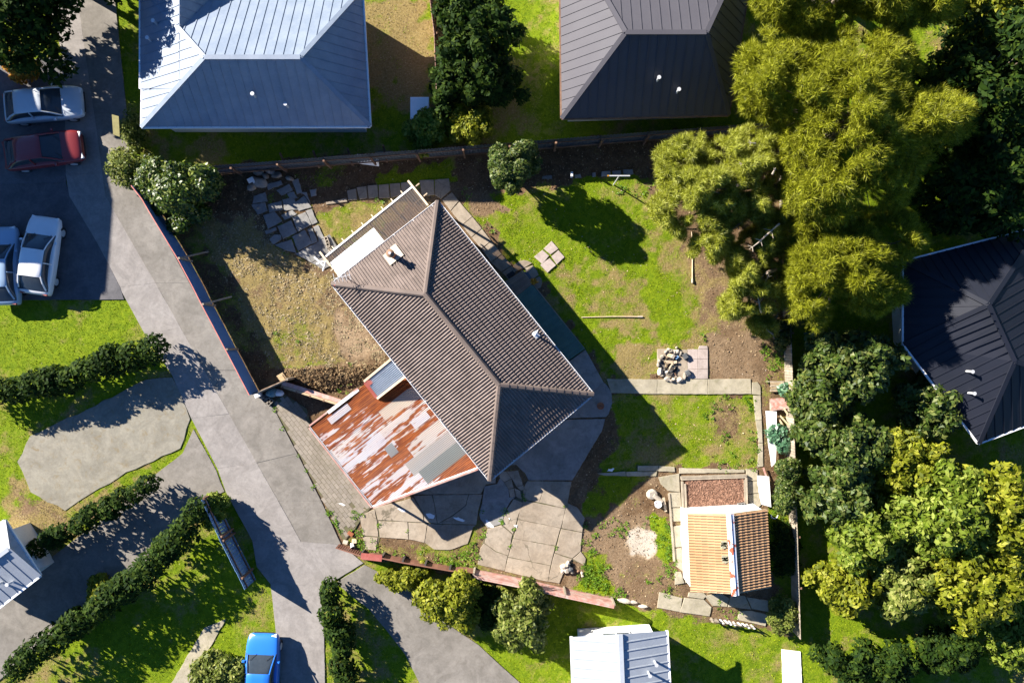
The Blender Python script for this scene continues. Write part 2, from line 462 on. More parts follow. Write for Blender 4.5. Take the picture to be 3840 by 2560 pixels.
PAINT = [  # outline, (grass, dryness, paleness of the soil), softness in metres
    (zpoly((800, -20), (1000, -20), (1000, 230), (930, 240), (830, 150)), (0.8, 0.95, 0.5), 0.8),
    (zpoly((-60, 690), (250, 680), (330, 830), (200, 900), (-60, 870)), (1.0, 0.30, 0.4), 0.5),
    (zpoly((20, 1090), (160, 1180), (420, 1050), (430, 1070), (260, 1190), (150, 1260), (20, 1220)), (0.45, 0.9, 0.4), 0.8),
    (zpoly((480, 1300), (620, 1250), (640, 1568), (200, 1600), (300, 1480)), (1.0, 0.25, 0.4), 0.8),
    (zpoly((330, 310), (500, 300), (520, 380), (330, 395)), (0.8, 0.55, 0.4), 0.5),
    # the section
    (zpoly((250, 390), (330, 392), (1790, 285), (1835, 1465), (1400, 1385), (840, 1290), (690, 1240), (640, 960), (570, 905), (340, 490)), (0.22, 0.4, 0.22), 0.25),
    (zpoly((330, 395), (1790, 290), (1790, 430), (1500, 425), (1400, 405), (1250, 440), (1100, 440), (1040, 415), (700, 470), (560, 500), (470, 500), (400, 430)), (0.14, 0.3, 0.02), 0.3),
    (zpoly((860, 400), (1030, 385), (1040, 412), (820, 440)), (0.85, 0.1, 0.0), 0.4),
    (zpoly((640, 385), (800, 375), (800, 410), (700, 440)), (0.35, 0.2, 0.0), 0.5),
    (zpoly((345, 490), (480, 500), (640, 840), (590, 900)), (0.35, 0.45, 0.06), 0.3),  # shadow strip of the steel fence, put into the ground as darker cover
    (zpoly((465, 505), (570, 488), (640, 560), (770, 650), (890, 820), (870, 836), (680, 850), (630, 835), (560, 700), (480, 560)), (0.60, 1.0, 0.4), 0.45),
    (cpoly('c', [(80, 560), (420, 480), (560, 500), (620, 620), (740, 1000), (760, 1120), (700, 1140), (480, 1030), (250, 930), (200, 800)]), (0.30, 0.05, 0.0), 0.2),
    (zpoly((600, 700), (700, 700), (760, 800), (700, 850), (640, 840)), (0.8, 0.8, 0.45), 0.6),
    (zpoly((765, 695), (830, 735), (893, 800), (880, 822), (800, 832), (772, 770)), (0.12, 0.95, 1.0), 0.35),
    (zpoly((650, 850), (840, 835), (895, 832), (840, 880), (725, 915), (650, 880)), (0.16, 0.3, 0.10), 0.3),
    (zpoly((700, 480), (960, 435), (930, 480), (770, 580), (745, 560)), (0.85, 0.72, 0.45), 0.25),
    (zpoly((1060, 460), (1110, 445), (1250, 440), (1400, 405), (1500, 420), (1565, 520), (1568, 640), (1620, 770), (1600, 830), (1520, 868), (1390, 870), (1250, 660)), (1.1, 0.24, 0.35), 0.4),
    (zpoly((1062, 430), (1110, 440), (1180, 485), (1110, 500), (1090, 490)), (0.12, 0.5, 0.40), 0.3),
    (zpoly((1330, 640), (1400, 600), (1470, 640), (1480, 760), (1400, 780), (1360, 720)), (0.9, 0.68, 0.45), 0.9),
    (zpoly((1240, 600), (1330, 620), (1320, 700), (1270, 660)), (0.9, 0.60, 0.45), 0.7),
    (zpoly((1400, 800), (1500, 790), (1510, 868), (1400, 868)), (0.85, 0.78, 0.45), 0.6),
    (zpoly((1470, 790), (1600, 780), (1600, 806), (1500, 806)), (0.75, 0.85, 0.4), 0.4),
    (zpoly((1480, 420), (1600, 430), (1570, 520), (1510, 520)), (0.3, 0.4, 0.2), 0.5),
    (zpoly((1560, 560), (1680, 560), (1790, 760), (1795, 900), (1625, 872), (1615, 780), (1562, 660)), (0.42, 0.75, 0.36), 0.8),
    (zpoly((1500, 500), (1570, 560), (1600, 700), (1640, 760), (1600, 800), (1520, 600)), (0.62, 0.5, 0.4), 0.6),
    (zpoly((1635, 775), (1740, 770), (1745, 868), (1640, 870)), (0.08, 0.55, 0.50), 0.4),
    (zpoly((1380, 905), (1735, 905), (1738, 1078), (1360, 1085)), (0.92, 0.5, 0.35), 0.2),
    (zpoly((1620, 915), (1710, 915), (1710, 1010), (1640, 1030)), (0.45, 0.5, 0.25), 0.5),
    (zpoly((1340, 1000), (1400, 930), (1420, 1000), (1380, 1080), (1320, 1080)), (0.15, 0.3, 0.02), 0.4),  # shade at the house corner, put into the soil tone
    (zpoly((1320, 1090), (1510, 1090), (1550, 1345), (1480, 1400), (1290, 1350), (1345, 1200)), (0.10, 0.4, 0.52), 0.25),
    (zpoly((1330, 1085), (1500, 1088), (1440, 1140), (1390, 1200), (1340, 1180)), (0.7, 0.25, 0.10), 0.35),
    (zpoly((1470, 1110), (1530, 1110), (1530, 1180), (1420, 1190)), (0.12, 0.3, 0.10), 0.3),
    (zpoly((1490, 1190), (1535, 1180), (1552, 1320), (1530, 1330)), (0.92, 0.15, 0.25), 0.25),
    (zpoly((1440, 1290), (1550, 1290), (1540, 1390), (1420, 1370)), (0.28, 0.5, 0.28), 0.35),
    (zpoly((1340, 1260), (1390, 1275), (1410, 1370), (1320, 1350)), (0.7, 0.2, 0.3), 0.35),
    (cpoly('j', [(320, 590), (400, 540), (460, 570), (530, 660), (530, 760), (480, 810), (350, 780), (290, 740)]), (0.03, 0.5, 1.9), 0.16),
    (zpoly((790, 1240), (1090, 1262), (1090, 1310), (850, 1275)), (0.7, 0.72, 0.3), 0.15),
    (zpoly((960, 1268), (1100, 1250), (1100, 1312), (980, 1300)), (0.45, 0.3, 0.22), 0.25),
    (zpoly((1090, 1130), (1135, 1130), (1110, 1290), (1085, 1280)), (0.35, 0.4, 0.28), 0.15),
    (zpoly((1758, 780), (1800, 780), (1836, 1465), (1775, 1440), (1750, 1080)), (0.35, 0.4, 0.16), 0.25),
    (zpoly((1770, 1180), (1836, 1180), (1836, 1465), (1770, 1400)), (0.6, 0.2, 0.05), 0.3),
]
STEP = 0.115
GX = np.arange(-33.0, 33.01, STEP); GY = np.arange(-23.0, 23.01, STEP)
XX, YY = np.meshgrid(GX, GY)
CH = np.empty(XX.shape + (3,)); CH[...] = (0.95, 0.38, 0.3)
n1 = fbm(XX, YY, 0.9, 3) - 0.5; n2 = fbm(XX, YY, 0.5, 9) - 0.5; n3 = fbm(XX, YY, 2.2, 21, 3) - 0.5
for poly, val, soft in PAINT:
    xs = [p[0] for p in poly]; ys = [p[1] for p in poly]
    i0, i1 = np.searchsorted(GX, (min(xs) - 2, max(xs) + 2)); j0, j1 = np.searchsorted(GY, (min(ys) - 2, max(ys) + 2))
    sl = (slice(j0, j1), slice(i0, i1))
    if i1 <= i0 or j1 <= j0: continue
    d = sdist(XX[sl], YY[sl], poly) + n1[sl] * (soft * 2.2 + .5) + n3[sl] * (soft * 0.9 + .35)
    w = np.clip(d / (soft * 1.2) + 0.5, 0, 1)[..., None]
    CH[sl] = CH[sl] * (1 - w) + np.array(val) * w
CH[..., 0] += n1 * 0.6 + n3 * 0.55
CH[..., 1] += n2 * 0.8 + n3 * 0.75
CH[..., 2] += n1 * 0.35 + n3 * 0.3
CH = np.clip(CH, 0, 2.2)
ZZ = (fbm(XX, YY, 1.3, 31) - 0.5) * 0.05 + (fbm(XX, YY, 4.0, 41, 2) - 0.5) * 0.025 - 0.01
ZZ += (fbm(XX, YY, 3.6, 61, 3) - 0.5) * 0.10 * np.clip((CH[..., 1] - 0.55) * 2.5, 0, 1) * np.clip(CH[..., 0] * 1.5, 0, 1) * (sdist(XX, YY, zpoly((440, 480), (960, 430), (900, 840), (620, 850))) > 0)
mound = zpoly((655, 852), (840, 840), (893, 838), (842, 876), (725, 905), (660, 880))
md = sdist(XX, YY, mound)
ZZ += np.clip((md + 0.15) / 0.6, 0, 1) * (0.12 + 0.22 * fbm(XX, YY, 2.2, 51, 3))

def ground_mat():
    t = NT('ground_soil_and_turf')
    a = t.n.new('ShaderNodeAttribute'); a.attribute_name = 'cover'
    s = t.n.new('ShaderNodeSeparateColor'); t.link(a.outputs['Color'], s.inputs[0])
    f1 = t.noise(9, 5, 0.75); f2 = t.noise(3.2, 4, 0.7, dist=1.0); f3 = t.noise(34, 3, 0.8)
    soil = t.mix(t.ramp(f2, 0.3, 0.7), (0.075, 0.042, 0.020), (0.135, 0.082, 0.042))
    pale = t.mix(t.ramp(f1, 0.35, 0.65), (0.235, 0.165, 0.098), (0.32, 0.235, 0.15))
    soil = t.mix(t.math('ADD', s.outputs[2], t.math('MULTIPLY', t.math('SUBTRACT', f1, 0.5), 0.7), True), soil, pale)
    soil = t.mix(t.math('SUBTRACT', s.outputs[2], 1.05, True), soil, (0.45, 0.40, 0.33))
    lush = t.mix(t.ramp(f2, 0.3, 0.7), (0.085, 0.14, 0.004), (0.175, 0.235, 0.007))
    dry = t.mix(t.ramp(f1, 0.3, 0.7), (0.17, 0.125, 0.04), (0.28, 0.215, 0.09))
    turf = t.mix(t.ramp(t.math('ADD', s.outputs[1], t.math('MULTIPLY', t.math('SUBTRACT', f2, 0.5), 0.8)), 0.3, 0.8), lush, dry)
    g = t.ramp(t.math('ADD', s.outputs[0], t.math('MULTIPLY', t.math('SUBTRACT', f1, 0.5), 0.9)), 0.36, 0.62)
    col = t.mix(g, soil, turf)
    col = t.gain(col, f3, 0.62, 1.38)
    h = t.math('ADD', f1, t.math('MULTIPLY', f3, 0.5))
    return t.out(col, 0.95, h, 0.6, 0.05, spec=0.15)
gm = ground_mat()
ny, nx = XX.shape
verts = np.stack([XX, YY, ZZ], -1).reshape(-1, 3)
idx = np.arange(ny * nx).reshape(ny, nx)
faces = np.stack([idx[:-1, :-1], idx[:-1, 1:], idx[1:, 1:], idx[1:, :-1]], -1).reshape(-1, 4)
# an outer apron so that the one sheet reaches the horizon
edge = ny * nx
bx0, bx1, by0, by1 = GX[0], GX[-1], GY[0], GY[-1]
far = 900.0
apron_v = [(-far, -far, 0), (far, -far, 0), (far, far, 0), (-far, far, 0)]
per = list(idx[0, :]) + list(idx[1:, -1]) + list(idx[-1, -2::-1]) + list(idx[-2:0, 0][:])
verts[np.array(per), 2] = 0.0
allv = np.vstack([verts, np.array(apron_v)])
me = bpy.data.meshes.new('ground')
c0, c1, c2, c3 = edge, edge + 1, edge + 2, edge + 3
ring_b = [int(i) for i in idx[0, :]]; ring_r = [int(i) for i in idx[:, -1]]; ring_t = [int(i) for i in idx[-1, ::-1]]; ring_l = [int(i) for i in idx[::-1, 0]]
polys = [tuple(int(i) for i in f) for f in faces]
for ring, a, b in ((ring_b, c0, c1), (ring_r, c1, c2), (ring_t, c2, c3), (ring_l, c3, c0)):
    polys.append(tuple([a, b] + ring[::-1]))
me.from_pydata(allv.tolist(), [], polys)
at = me.attributes.new('cover', 'FLOAT_COLOR', 'POINT')
colr = np.ones((len(allv), 4), np.float32); colr[:edge, :3] = CH.reshape(-1, 3); colr[edge:, :3] = (0.9, 0.4, 0.3)
at.data.foreach_set('color', colr.ravel())
me.materials.append(gm)
me.polygons.foreach_set('use_smooth', [True] * len(me.polygons))
me.update()
tag(put('ground', me), 'soil and patchy turf ground under the whole neighbourhood', 'ground', kind='structure')

def cover_at(x, y):
    i = np.clip(((x - GX[0]) / STEP).astype(int), 0, nx - 1); j = np.clip(((y - GY[0]) / STEP).astype(int), 0, ny - 1)
    return CH[j, i], ZZ[j, i]

# ------------------------------------------------------------------ paving
SEED = [100]
def piece(name, parent, crop, pts, mat, top=0.045, bottom=-0.12, jit=0.012, step=0.22, ch=0.012, hard=True, gap=0.0):
    SEED[0] += 1
    w = WL(crop, pts)
    c = sum(w, Vector()) / len(w)
    if gap: w = [p + (c - p).normalized() * gap for p in w]
    if hard: HARD.append([(p.x, p.y) for p in w])
    out = rough_outline(w, step, jit, SEED[0]) if jit else w
    r = random.Random(SEED[0])
    mb = MB().prism([p - c for p in out], bottom, top + r.uniform(-0.008, 0.008), ch)
    o = mb.build(name, M[mat], parent)
    o.location = (c.x, c.y, 0)
    o.rotation_euler = (r.uniform(-0.004, 0.004), r.uniform(-0.004, 0.004), 0)
    return o

def setting(name, label, cat):
    return empty(name, (0, 0, 0), label, cat, kind='structure')

st_left = [(90, -200), (112, 0), (145, 130), (150, 262), (152, 400), (160, 450), (225, 560), (275, 660), (335, 770), (395, 860), (440, 960), (500, 1075), (520, 1130), (580, 1240)]
st_mid = [(155, -200), (180, 0), (198, 130), (217, 260), (236, 400), (243, 450), (300, 550), (358, 650), (415, 752), (470, 850), (527, 950), (590, 1062), (640, 1150), (692, 1243)]
st_right = [(245, -200), (265, 0), (278, 130), (292, 260), (300, 380), (318, 445), (378, 545), (436, 650), (491, 752), (543, 850), (628, 935), (683, 1040), (738, 1150), (784, 1250)]
drive = setting('driveway', 'grey concrete shared driveway curving down beside the steel fence', 'driveway')
lane = setting('lane', 'pale concrete lane running beside the darker driveway', 'lane')
JO = [0, 1, 2, 3, 4, 5, 7, 8, 9, 10, 11, 12, 13]
for a, b in zip(JO[:-1], JO[1:]):
    mid = st_mid[a:b + 1]; rgt = st_right[a:b + 1]; lft = st_left[a:b + 1]
    piece('concrete_slab', drive, 'z', mid + rgt[::-1], 'concrete_dark', 0.05, jit=0.006, step=0.6, ch=0.006)
    piece('concrete_slab', lane, 'z', lft + mid[::-1], 'concrete_road', 0.045, jit=0.006, step=0.6, ch=0.006)
piece('concrete_slab', lane, 'z', [(520, 1130), (580, 1240), (692, 1243), (784, 1250), (835, 1292), (765, 1335), (735, 1345), (622, 1340), (590, 1300)][1:], 'concrete_road', 0.045, jit=0.006)
piece('concrete_slab', lane, 'z', [(622, 1339), (735, 1343), (745, 1450), (748, 1640), (650, 1640), (640, 1500)], 'concrete_road', 0.045, jit=0.01)
court = setting('forecourt', 'forecourt beside the lane with shade put into its dark surface', 'forecourt')
for pts in ([(-160, 170), (146, 128), (151, 262), (152, 420), (-160, 430)], [(-160, 430), (152, 419), (162, 452), (227, 562), (277, 660), (286, 688), (-160, 690)]):
    piece('dark_paving', court, 'z', pts, 'asphalt', 0.04, jit=0.01, step=0.6)  # darker surface than concrete, chosen to deepen the shade
pad = setting('parking_pad', 'pale gravelled parking pad across the lane', 'parking pad')
piece('gravel_bed', pad, 'z', [(335, 872), (396, 866), (437, 962), (415, 1030), (290, 1085), (150, 1172), (70, 1130), (40, 1060), (70, 1000), (200, 940)], 'gravel_pad', 0.03, jit=0.06, step=0.5)
lane2 = setting('side_lane', 'dark asphalt side lane slanting away across the lawns', 'lane')
piece('dark_paving', lane2, 'z', [(445, 985), (497, 1080), (516, 1128), (470, 1150), (400, 1230), (300, 1320), (140, 1440), (0, 1560), (-120, 1640), (-120, 1450), (0, 1370), (130, 1270), (250, 1180), (330, 1110), (420, 1040)], 'concrete_dark', 0.04, jit=0.02, step=0.6)
lane3 = setting('back_lane', 'grey asphalt lane running along the lower fence', 'lane')
piece('dark_paving', lane3, 'z', [(770, 1338), (838, 1296), (960, 1360), (1010, 1420), (1100, 1480), (1220, 1590), (1220, 1640), (1000, 1640), (930, 1500), (850, 1400)], 'asphalt', 0.04, jit=0.02, step=0.6)
for o in lane3.children: o.data.materials[0] = M['concrete_dark']

yard = setting('paved_yard', 'cracked concrete slabs paving the yard behind the house', 'yard')
for cr, pts in (('f', [(640, 480), (740, 345), (1100, 350), (1062, 525), (1150, 565), (1210, 650), (1190, 770), (1178, 930), (1220, 992), (1210, 1045), (1115, 1010), (1000, 1195), (550, 1095), (320, 1038), (345, 900), (400, 742), (520, 700), (560, 580)]), ('e', [(430, 800), (585, 730), (1000, 610), (1735, 580), (1690, 745), (1668, 900), (1640, 925), (1580, 1100), (1390, 1165), (1220, 1160), (1120, 1090), (950, 1055), (640, 1035), (600, 1175), (485, 1155), (462, 1015)])):
    piece('joint_bed', yard, cr, pts, 'joint', 0.018, jit=0.0)
for pts in ([(735, 340), (868, 342), (865, 430), (833, 522), (708, 495)], [(868, 342), (1105, 345), (1063, 572), (833, 522), (865, 430)],
            [(700, 502), (1055, 575), (1015, 735), (655, 662)], [(655, 665), (1013, 738), (970, 885), (617, 820)],
            [(615, 823), (967, 888), (930, 1050), (573, 978)], [(570, 982), (928, 1054), (905, 1185), (545, 1100)],
            [(1068, 525), (1150, 560), (1215, 650), (1195, 770), (1020, 735)], [(1017, 742), (1195, 775), (1180, 930), (1110, 990), (967, 943)],
            [(1183, 932), (1225, 990), (1215, 1050), (1115, 992)], [(963, 948), (1108, 995), (1060, 1050), (1000, 1200), (909, 1185), (934, 1052)],
            [(620, 490), (695, 520), (650, 660), (613, 785), (522, 705), (560, 580)], [(515, 712), (610, 790), (574, 965), (470, 930), (375, 860), (400, 740)],
            [(370, 863), (470, 935), (570, 970), (543, 1095), (315, 1040), (340, 900)],
            [(495, 250), (560, 262), (600, 320), (540, 350), (500, 310)], [(560, 262), (655, 252), (690, 340), (640, 330), (600, 318)],
            [(540, 352), (600, 322), (620, 400), (575, 405)], [(602, 320), (690, 342), (696, 375), (640, 385)], [(640, 387), (700, 375), (712, 410), (680, 420)],
            [(576, 408), (622, 402), (635, 470), (590, 480)], [(625, 400), (675, 420), (690, 495), (640, 470)], [(700, 410), (735, 340), (710, 490), (698, 500)]):
    piece('concrete_slab', yard, 'f', pts, 'concrete', 0.05, jit=0.014, gap=0.004)
for pts in ([(585, 722), (870, 650), (1000, 612), (1100, 780), (1112, 878), (620, 848)], [(1003, 592), (1200, 580), (1230, 720), (1255, 888), (1117, 878), (1105, 780)],
            [(1204, 580), (1590, 577), (1560, 690), (1420, 800), (1260, 888), (1234, 720)], [(1594, 577), (1738, 577), (1695, 740), (1672, 900), (1264, 890), (1425, 802), (1565, 692)],
            [(425, 800), (586, 735), (610, 850), (625, 1028), (460, 1018)], [(632, 860), (938, 872), (948, 1058), (642, 1036)],
            [(945, 877), (1148, 888), (1118, 1093), (953, 1058)], [(1152, 892), (1670, 905), (1640, 925), (1580, 1105), (1390, 1170), (1220, 1165), (1122, 1095)],
            [(460, 1025), (618, 1038), (600, 1178), (482, 1160)], [(390, 690), (500, 740), (420, 797), (385, 735)], [(455, 600), (520, 640), (545, 700), (500, 735), (440, 680)],
            [(330, 480), (390, 500), (440, 575), (350, 560)], [(355, 575), (440, 590), (430, 660), (365, 640)],
            [(900, 560), (1500, 240), (1880, 300), (1880, 455), (1775, 470), (1722, 572), (1000, 578)]):
    piece('concrete_slab', yard, 'e', pts, 'concrete', 0.05, jit=0.014, gap=0.004)
for crop, pts in (('z', [(1100, 1050), (1300, 890), (1375, 870), (1392, 882), (1404, 898), (1406, 925), (1398, 950), (1392, 957), (1290, 960), (1180, 1040), (1130, 1070)]),
                  ('z', [(1182, 1042), (1292, 963), (1390, 961), (1382, 990), (1354, 1036), (1322, 1090), (1314, 1102), (1214, 1102), (1206, 1086), (1186, 1066), (1140, 1072)]),
                  ('f', [(375, 385), (480, 365), (505, 315), (540, 355), (575, 410), (585, 480), (635, 475), (600, 500), (555, 575), (515, 700), (400, 735), (340, 660), (330, 620), (355, 520)])):
    piece('concrete_slab', yard, crop, pts, 'slab_grey', 0.05, jit=0.012)
for crop, pts in (('e', [(825, 728), (850, 722), (905, 742), (918, 765), (880, 760)]), ('e', [(1132, 782), (1175, 778), (1228, 800), (1215, 835), (1165, 832)]),
                  ('e', [(1422, 822), (1480, 818), (1552, 855), (1530, 868), (1460, 846)]), ('e', [(190, 668), (240, 672), (275, 690), (250, 698)]),
                  ('f', [(345, 652), (395, 668), (425, 690), (460, 735), (425, 728), (385, 705)]), ('f', [(618, 710), (650, 708), (645, 730)]), ('f', [(574, 650), (588, 652), (584, 664)])):
    piece('paint_spill', yard, crop, pts, 'white_board', 0.064, 0.03, jit=0.02, step=0.08, ch=0, hard=False)

# brick apron in front of the carport
apron = setting('brick_apron', 'small concrete pavers laid in rows before the carport', 'paving')
ap = WL('z', [(626, 928), (652, 903), (705, 938), (716, 985), (745, 1015), (858, 1158), (832, 1188), (815, 1215), (790, 1243), (740, 1145), (686, 1040)])
apx = [(p.x, p.y) for p in ap]; HARD.append(apx)
MB().prism([p for p in ap], -0.1, 0.04).build('sand_bed', M['joint'], apron)
ud = Vector((0.62, -0.785, 0)); vd = Vector((0.785, 0.62, 0))
bl, bw = 0.335, 0.205
bm_ = MB().box((0, 0, 0), (bl - 0.016, bw - 0.010, 0.09), ch=0.006)
bmesh_shared = mesh('paver', bm_.V, bm_.F, M['paver'])
o0 = ap[0]
for r in range(-30, 40):
    for c in range(-20, 45):
        q = o0 + ud * ((c + 0.5 * (r % 2)) * bl) + vd * (r * bw)
        if all(sdist(np.array([q.x + ud.x * s * bl * 0.42]), np.array([q.y + ud.y * s * bl * 0.42]), apx)[0] > 0.04 for s in (-1, 1)):
            if random.random() < 0.025: continue
            b = put('paver', bmesh_shared, apron)
            b.location = (q.x, q.y, random.uniform(-0.004, 0.004) + 0.004)
            b.rotation_euler = (random.uniform(-.012, .012), random.uniform(-.012, .012), math.atan2(ud.y, ud.x) + random.uniform(-.02, .02))

patio = setting('slab_patio', 'irregular grey concrete slabs laid on the upper lawn', 'patio')
for pts in ([(590, 480), (640, 470), (640, 520), (600, 530)], [(240, 600), (345, 570), (360, 640), (250, 665)], [(360, 560), (450, 540), (490, 640), (380, 650)], [(120, 530), (210, 500), (230, 570), (110, 590)], [(500, 500), (560, 500), (590, 590), (545, 520)], [(660, 900), (715, 890), (765, 1010), (735, 1020)], [(320, 785), (430, 735), (475, 830), (365, 885)], [(445, 710), (550, 665), (600, 765), (490, 825)], [(555, 655), (605, 640), (650, 745), (610, 765)],
            [(445, 870), (545, 815), (605, 925), (490, 985)], [(570, 810), (610, 800), (650, 905), (610, 925)], [(555, 970), (680, 905), (730, 1010), (600, 1085)],
            [(300, 940), (430, 895), (470, 1000), (400, 985)], [(470, 1015), (545, 970), (605, 1085)], [(610, 1090), (735, 1030), (760, 1110), (700, 1140)],
            [(215, 820), (300, 790), (305, 815), (225, 845)], [(250, 890), (290, 855), (340, 855), (345, 890), (285, 930)], [(350, 690), (440, 650), (475, 680), (380, 725)],
            [(200, 690), (290, 660), (350, 735), (240, 800)], [(100, 600), (210, 585), (230, 650), (150, 680)], [(455, 590), (540, 530), (600, 620), (500, 650)],
            [(440, 400), (490, 385), (520, 490), (480, 510)], [(310, 480), (410, 430), (440, 480), (350, 520)], [(230, 430), (340, 400), (355, 430), (240, 475)],
            [(400, 510), (450, 495), (480, 540), (430, 555)], [(620, 790), (660, 775), (710, 880), (665, 895)]):
    piece('stone_slab', patio, 'c', pts, 'slab_grey', 0.05, jit=0.02, step=0.16, ch=0.015, gap=-0.03)

npath = setting('side_path', 'concrete slab path edging the north side of the house', 'path')
for crop, pts in [('c', p) for p in ([(980, 455), (1063, 445), (1072, 545), (1005, 557)], [(1072, 440), (1155, 432), (1163, 540), (1080, 550)], [(1165, 435), (1250, 426), (1260, 545), (1170, 547)],
                  [(1258, 425), (1345, 418), (1355, 520), (1268, 545)], [(1352, 415), (1440, 408), (1455, 440), (1362, 520)], [(900, 482), (975, 465), (985, 560), (910, 565)],
                  [(720, 580), (895, 545), (905, 575), (725, 600)])] + \
        [('g', p) for p in ([(-60, 395), (62, 390), (66, 520), (-40, 528)], [(68, 388), (188, 380), (203, 480), (120, 553), (70, 520)],
                  [(130, 560), (212, 494), (272, 570), (202, 652)], [(204, 656), (276, 574), (384, 700), (298, 772)], [(300, 775), (387, 703), (464, 800), (376, 874)],
                  [(378, 878), (466, 803), (543, 903), (461, 970)], [(463, 974), (546, 907), (631, 1014), (541, 1084)], [(543, 1088), (633, 1018), (715, 1108), (628, 1166)], [(630, 1170), (716, 1112), (748, 1160), (690, 1232)])]:
    piece('concrete_slab', npath, crop, pts, 'concrete', 0.055, jit=0.008, gap=0.006)
steps = setting('step_pad', 'rounded pale concrete pads at the foot of the deck', 'pavement')
for pts in ([(728, 1110), (775, 1075), (815, 1064), (850, 1072), (885, 1090), (820, 1130), (745, 1160)], [(822, 1133), (890, 1108), (925, 1150), (940, 1190), (890, 1225), (850, 1200)], [(890, 1230), (945, 1200), (965, 1225), (970, 1260), (958, 1295), (920, 1310)]):
    piece('concrete_pad', steps, 'g', pts, 'concrete', 0.06, jit=0.008)
four = setting('stepping_slabs', 'four square pale slabs set in the back lawn', 'paving')
for pts in ([(1050, 903), (1108, 970), (1040, 1020), (980, 970)], [(973, 978), (1030, 1028), (970, 1100), (900, 1038)], [(1107, 980), (1160, 1040), (1092, 1103), (1045, 1035)], [(1034, 1047), (1088, 1108), (1015, 1172), (952, 1105)]):
    piece('square_slab', four, 'g', pts, 'slab_pink', 0.06, jit=0.004, ch=0.01, gap=0.012)
gpath = setting('garden_path', 'straight concrete garden path with a return along the lower lawn', 'path')
for pts in ([(195, 575), (688, 580), (688, 722), (240, 712)], [(690, 578), (1185, 578), (1185, 725), (690, 722)], [(1188, 578), (1605, 575), (1613, 722), (1188, 725)],
            [(1620, 610), (1670, 605), (1700, 645), (1703, 735), (1618, 725)], [(1632, 738), (1703, 740), (1712, 980), (1650, 980)], [(1655, 983), (1712, 983), (1722, 1200), (1685, 1200)], [(1685, 1205), (1722, 1205), (1728, 1430), (1672, 1440)],
            [(105, 1500), (380, 1480), (385, 1525), (170, 1520)], [(500, 1425), (700, 1425), (705, 1475), (500, 1475)], [(385, 1485), (690, 1480), (680, 1525), (390, 1525)],
            [(705, 1425), (860, 1437), (865, 1485), (705, 1478)], [(905, 1447), (1545, 1462), (1545, 1490), (905, 1500)]):
    piece('concrete_slab', gpath, 'i', pts, 'concrete_moss', 0.055, jit=0.012)
for pts in ([(1245, 118), (1338, 127), (1338, 210), (1255, 210)], [(1255, 215), (1345, 215), (1355, 308), (1260, 313)], [(1262, 318), (1357, 312), (1365, 405), (1310, 440), (1275, 400)],
            [(560, 185), (725, 155), (730, 300), (635, 290), (580, 240)], [(645, 305), (733, 302), (743, 420), (652, 420)], [(655, 425), (745, 425), (745, 528), (675, 530)],
            [(672, 570), (740, 560), (760, 728), (682, 733)], [(690, 742), (740, 737), (775, 860), (765, 935), (697, 880)], [(690, 922), (738, 925), (765, 1012), (690, 1025)], [(768, 942), (812, 980), (812, 1005), (772, 1012)],
            [(567, 1082), (750, 1130), (735, 1238), (552, 1205)], [(765, 1127), (920, 1142), (978, 1200), (963, 1272), (727, 1238)], [(800, 1085), (918, 1090), (938, 1110), (915, 1138), (790, 1120)],
            [(922, 1112), (1050, 1090), (1118, 1132), (1098, 1198), (982, 1190)], [(1127, 1105), (1240, 1112), (1288, 1218), (1105, 1198)], [(1252, 1122), (1420, 1150), (1425, 1238), (1292, 1213)], [(1197, 1232), (1288, 1227), (1425, 1260), (1400, 1350), (1177, 1298)]):
    piece('concrete_slab', gpath, 'j', pts, 'concrete_moss', 0.055, jit=0.012, gap=0.004)
piece('kerb', gpath, 'j', [(637, 310), (650, 310), (692, 842), (677, 842)], 'timber_grey', 0.12, jit=0.004)
hmask_pts = HARD
# ------------------------------------------------------------------ tiled and sheeted roofs
def tile_profile(w, rolls=2, amp=0.048):
    out = []; per = w / rolls
    for k in range(rolls):
        for s, z in ((0.0, 0.0), (0.34, 0.0), (0.42, 0.62), (0.58, 1.0), (0.76, 1.0), (0.92, 0.62)):
            out.append((per * (k + s), amp * z))
    out.append((w, 0.0))
    return out

def tile_mesh(name, w, l, mat, lift=0.045, amp=0.05):
    pr = tile_profile(w - 0.004, amp=amp)
    V = []; F = []; n = len(pr)
    for x, z in pr: V.append((x, 0, lift - 0.03))            # foot of the front lip
    for x, z in pr: V.append((x, 0, z + lift))
    for x, z in pr: V.append((x, l, z * 0.96 + 0.002))
    for i in range(n - 1):
        F.append((i, i + 1, n + i + 1, n + i)); F.append((n + i, n + i + 1, 2 * n + i + 1, 2 * n + i))
    return mesh(name, V, F, mat)

def face_frame(e0, e1, top):
    """origin, along-eave, up-slope and normal of a roof plane whose eave runs e0 -> e1 (seen from outside, left to right)"""
    u = (e1 - e0); u.normalize()
    d = top - e0
    v = (d - u * d.dot(u)).normalized()
    n = u.cross(v).normalized()
    return Matrix(((u.x, v.x, n.x), (u.y, v.y, n.y), (u.z, v.z, n.z))).to_4x4(), u, v, n

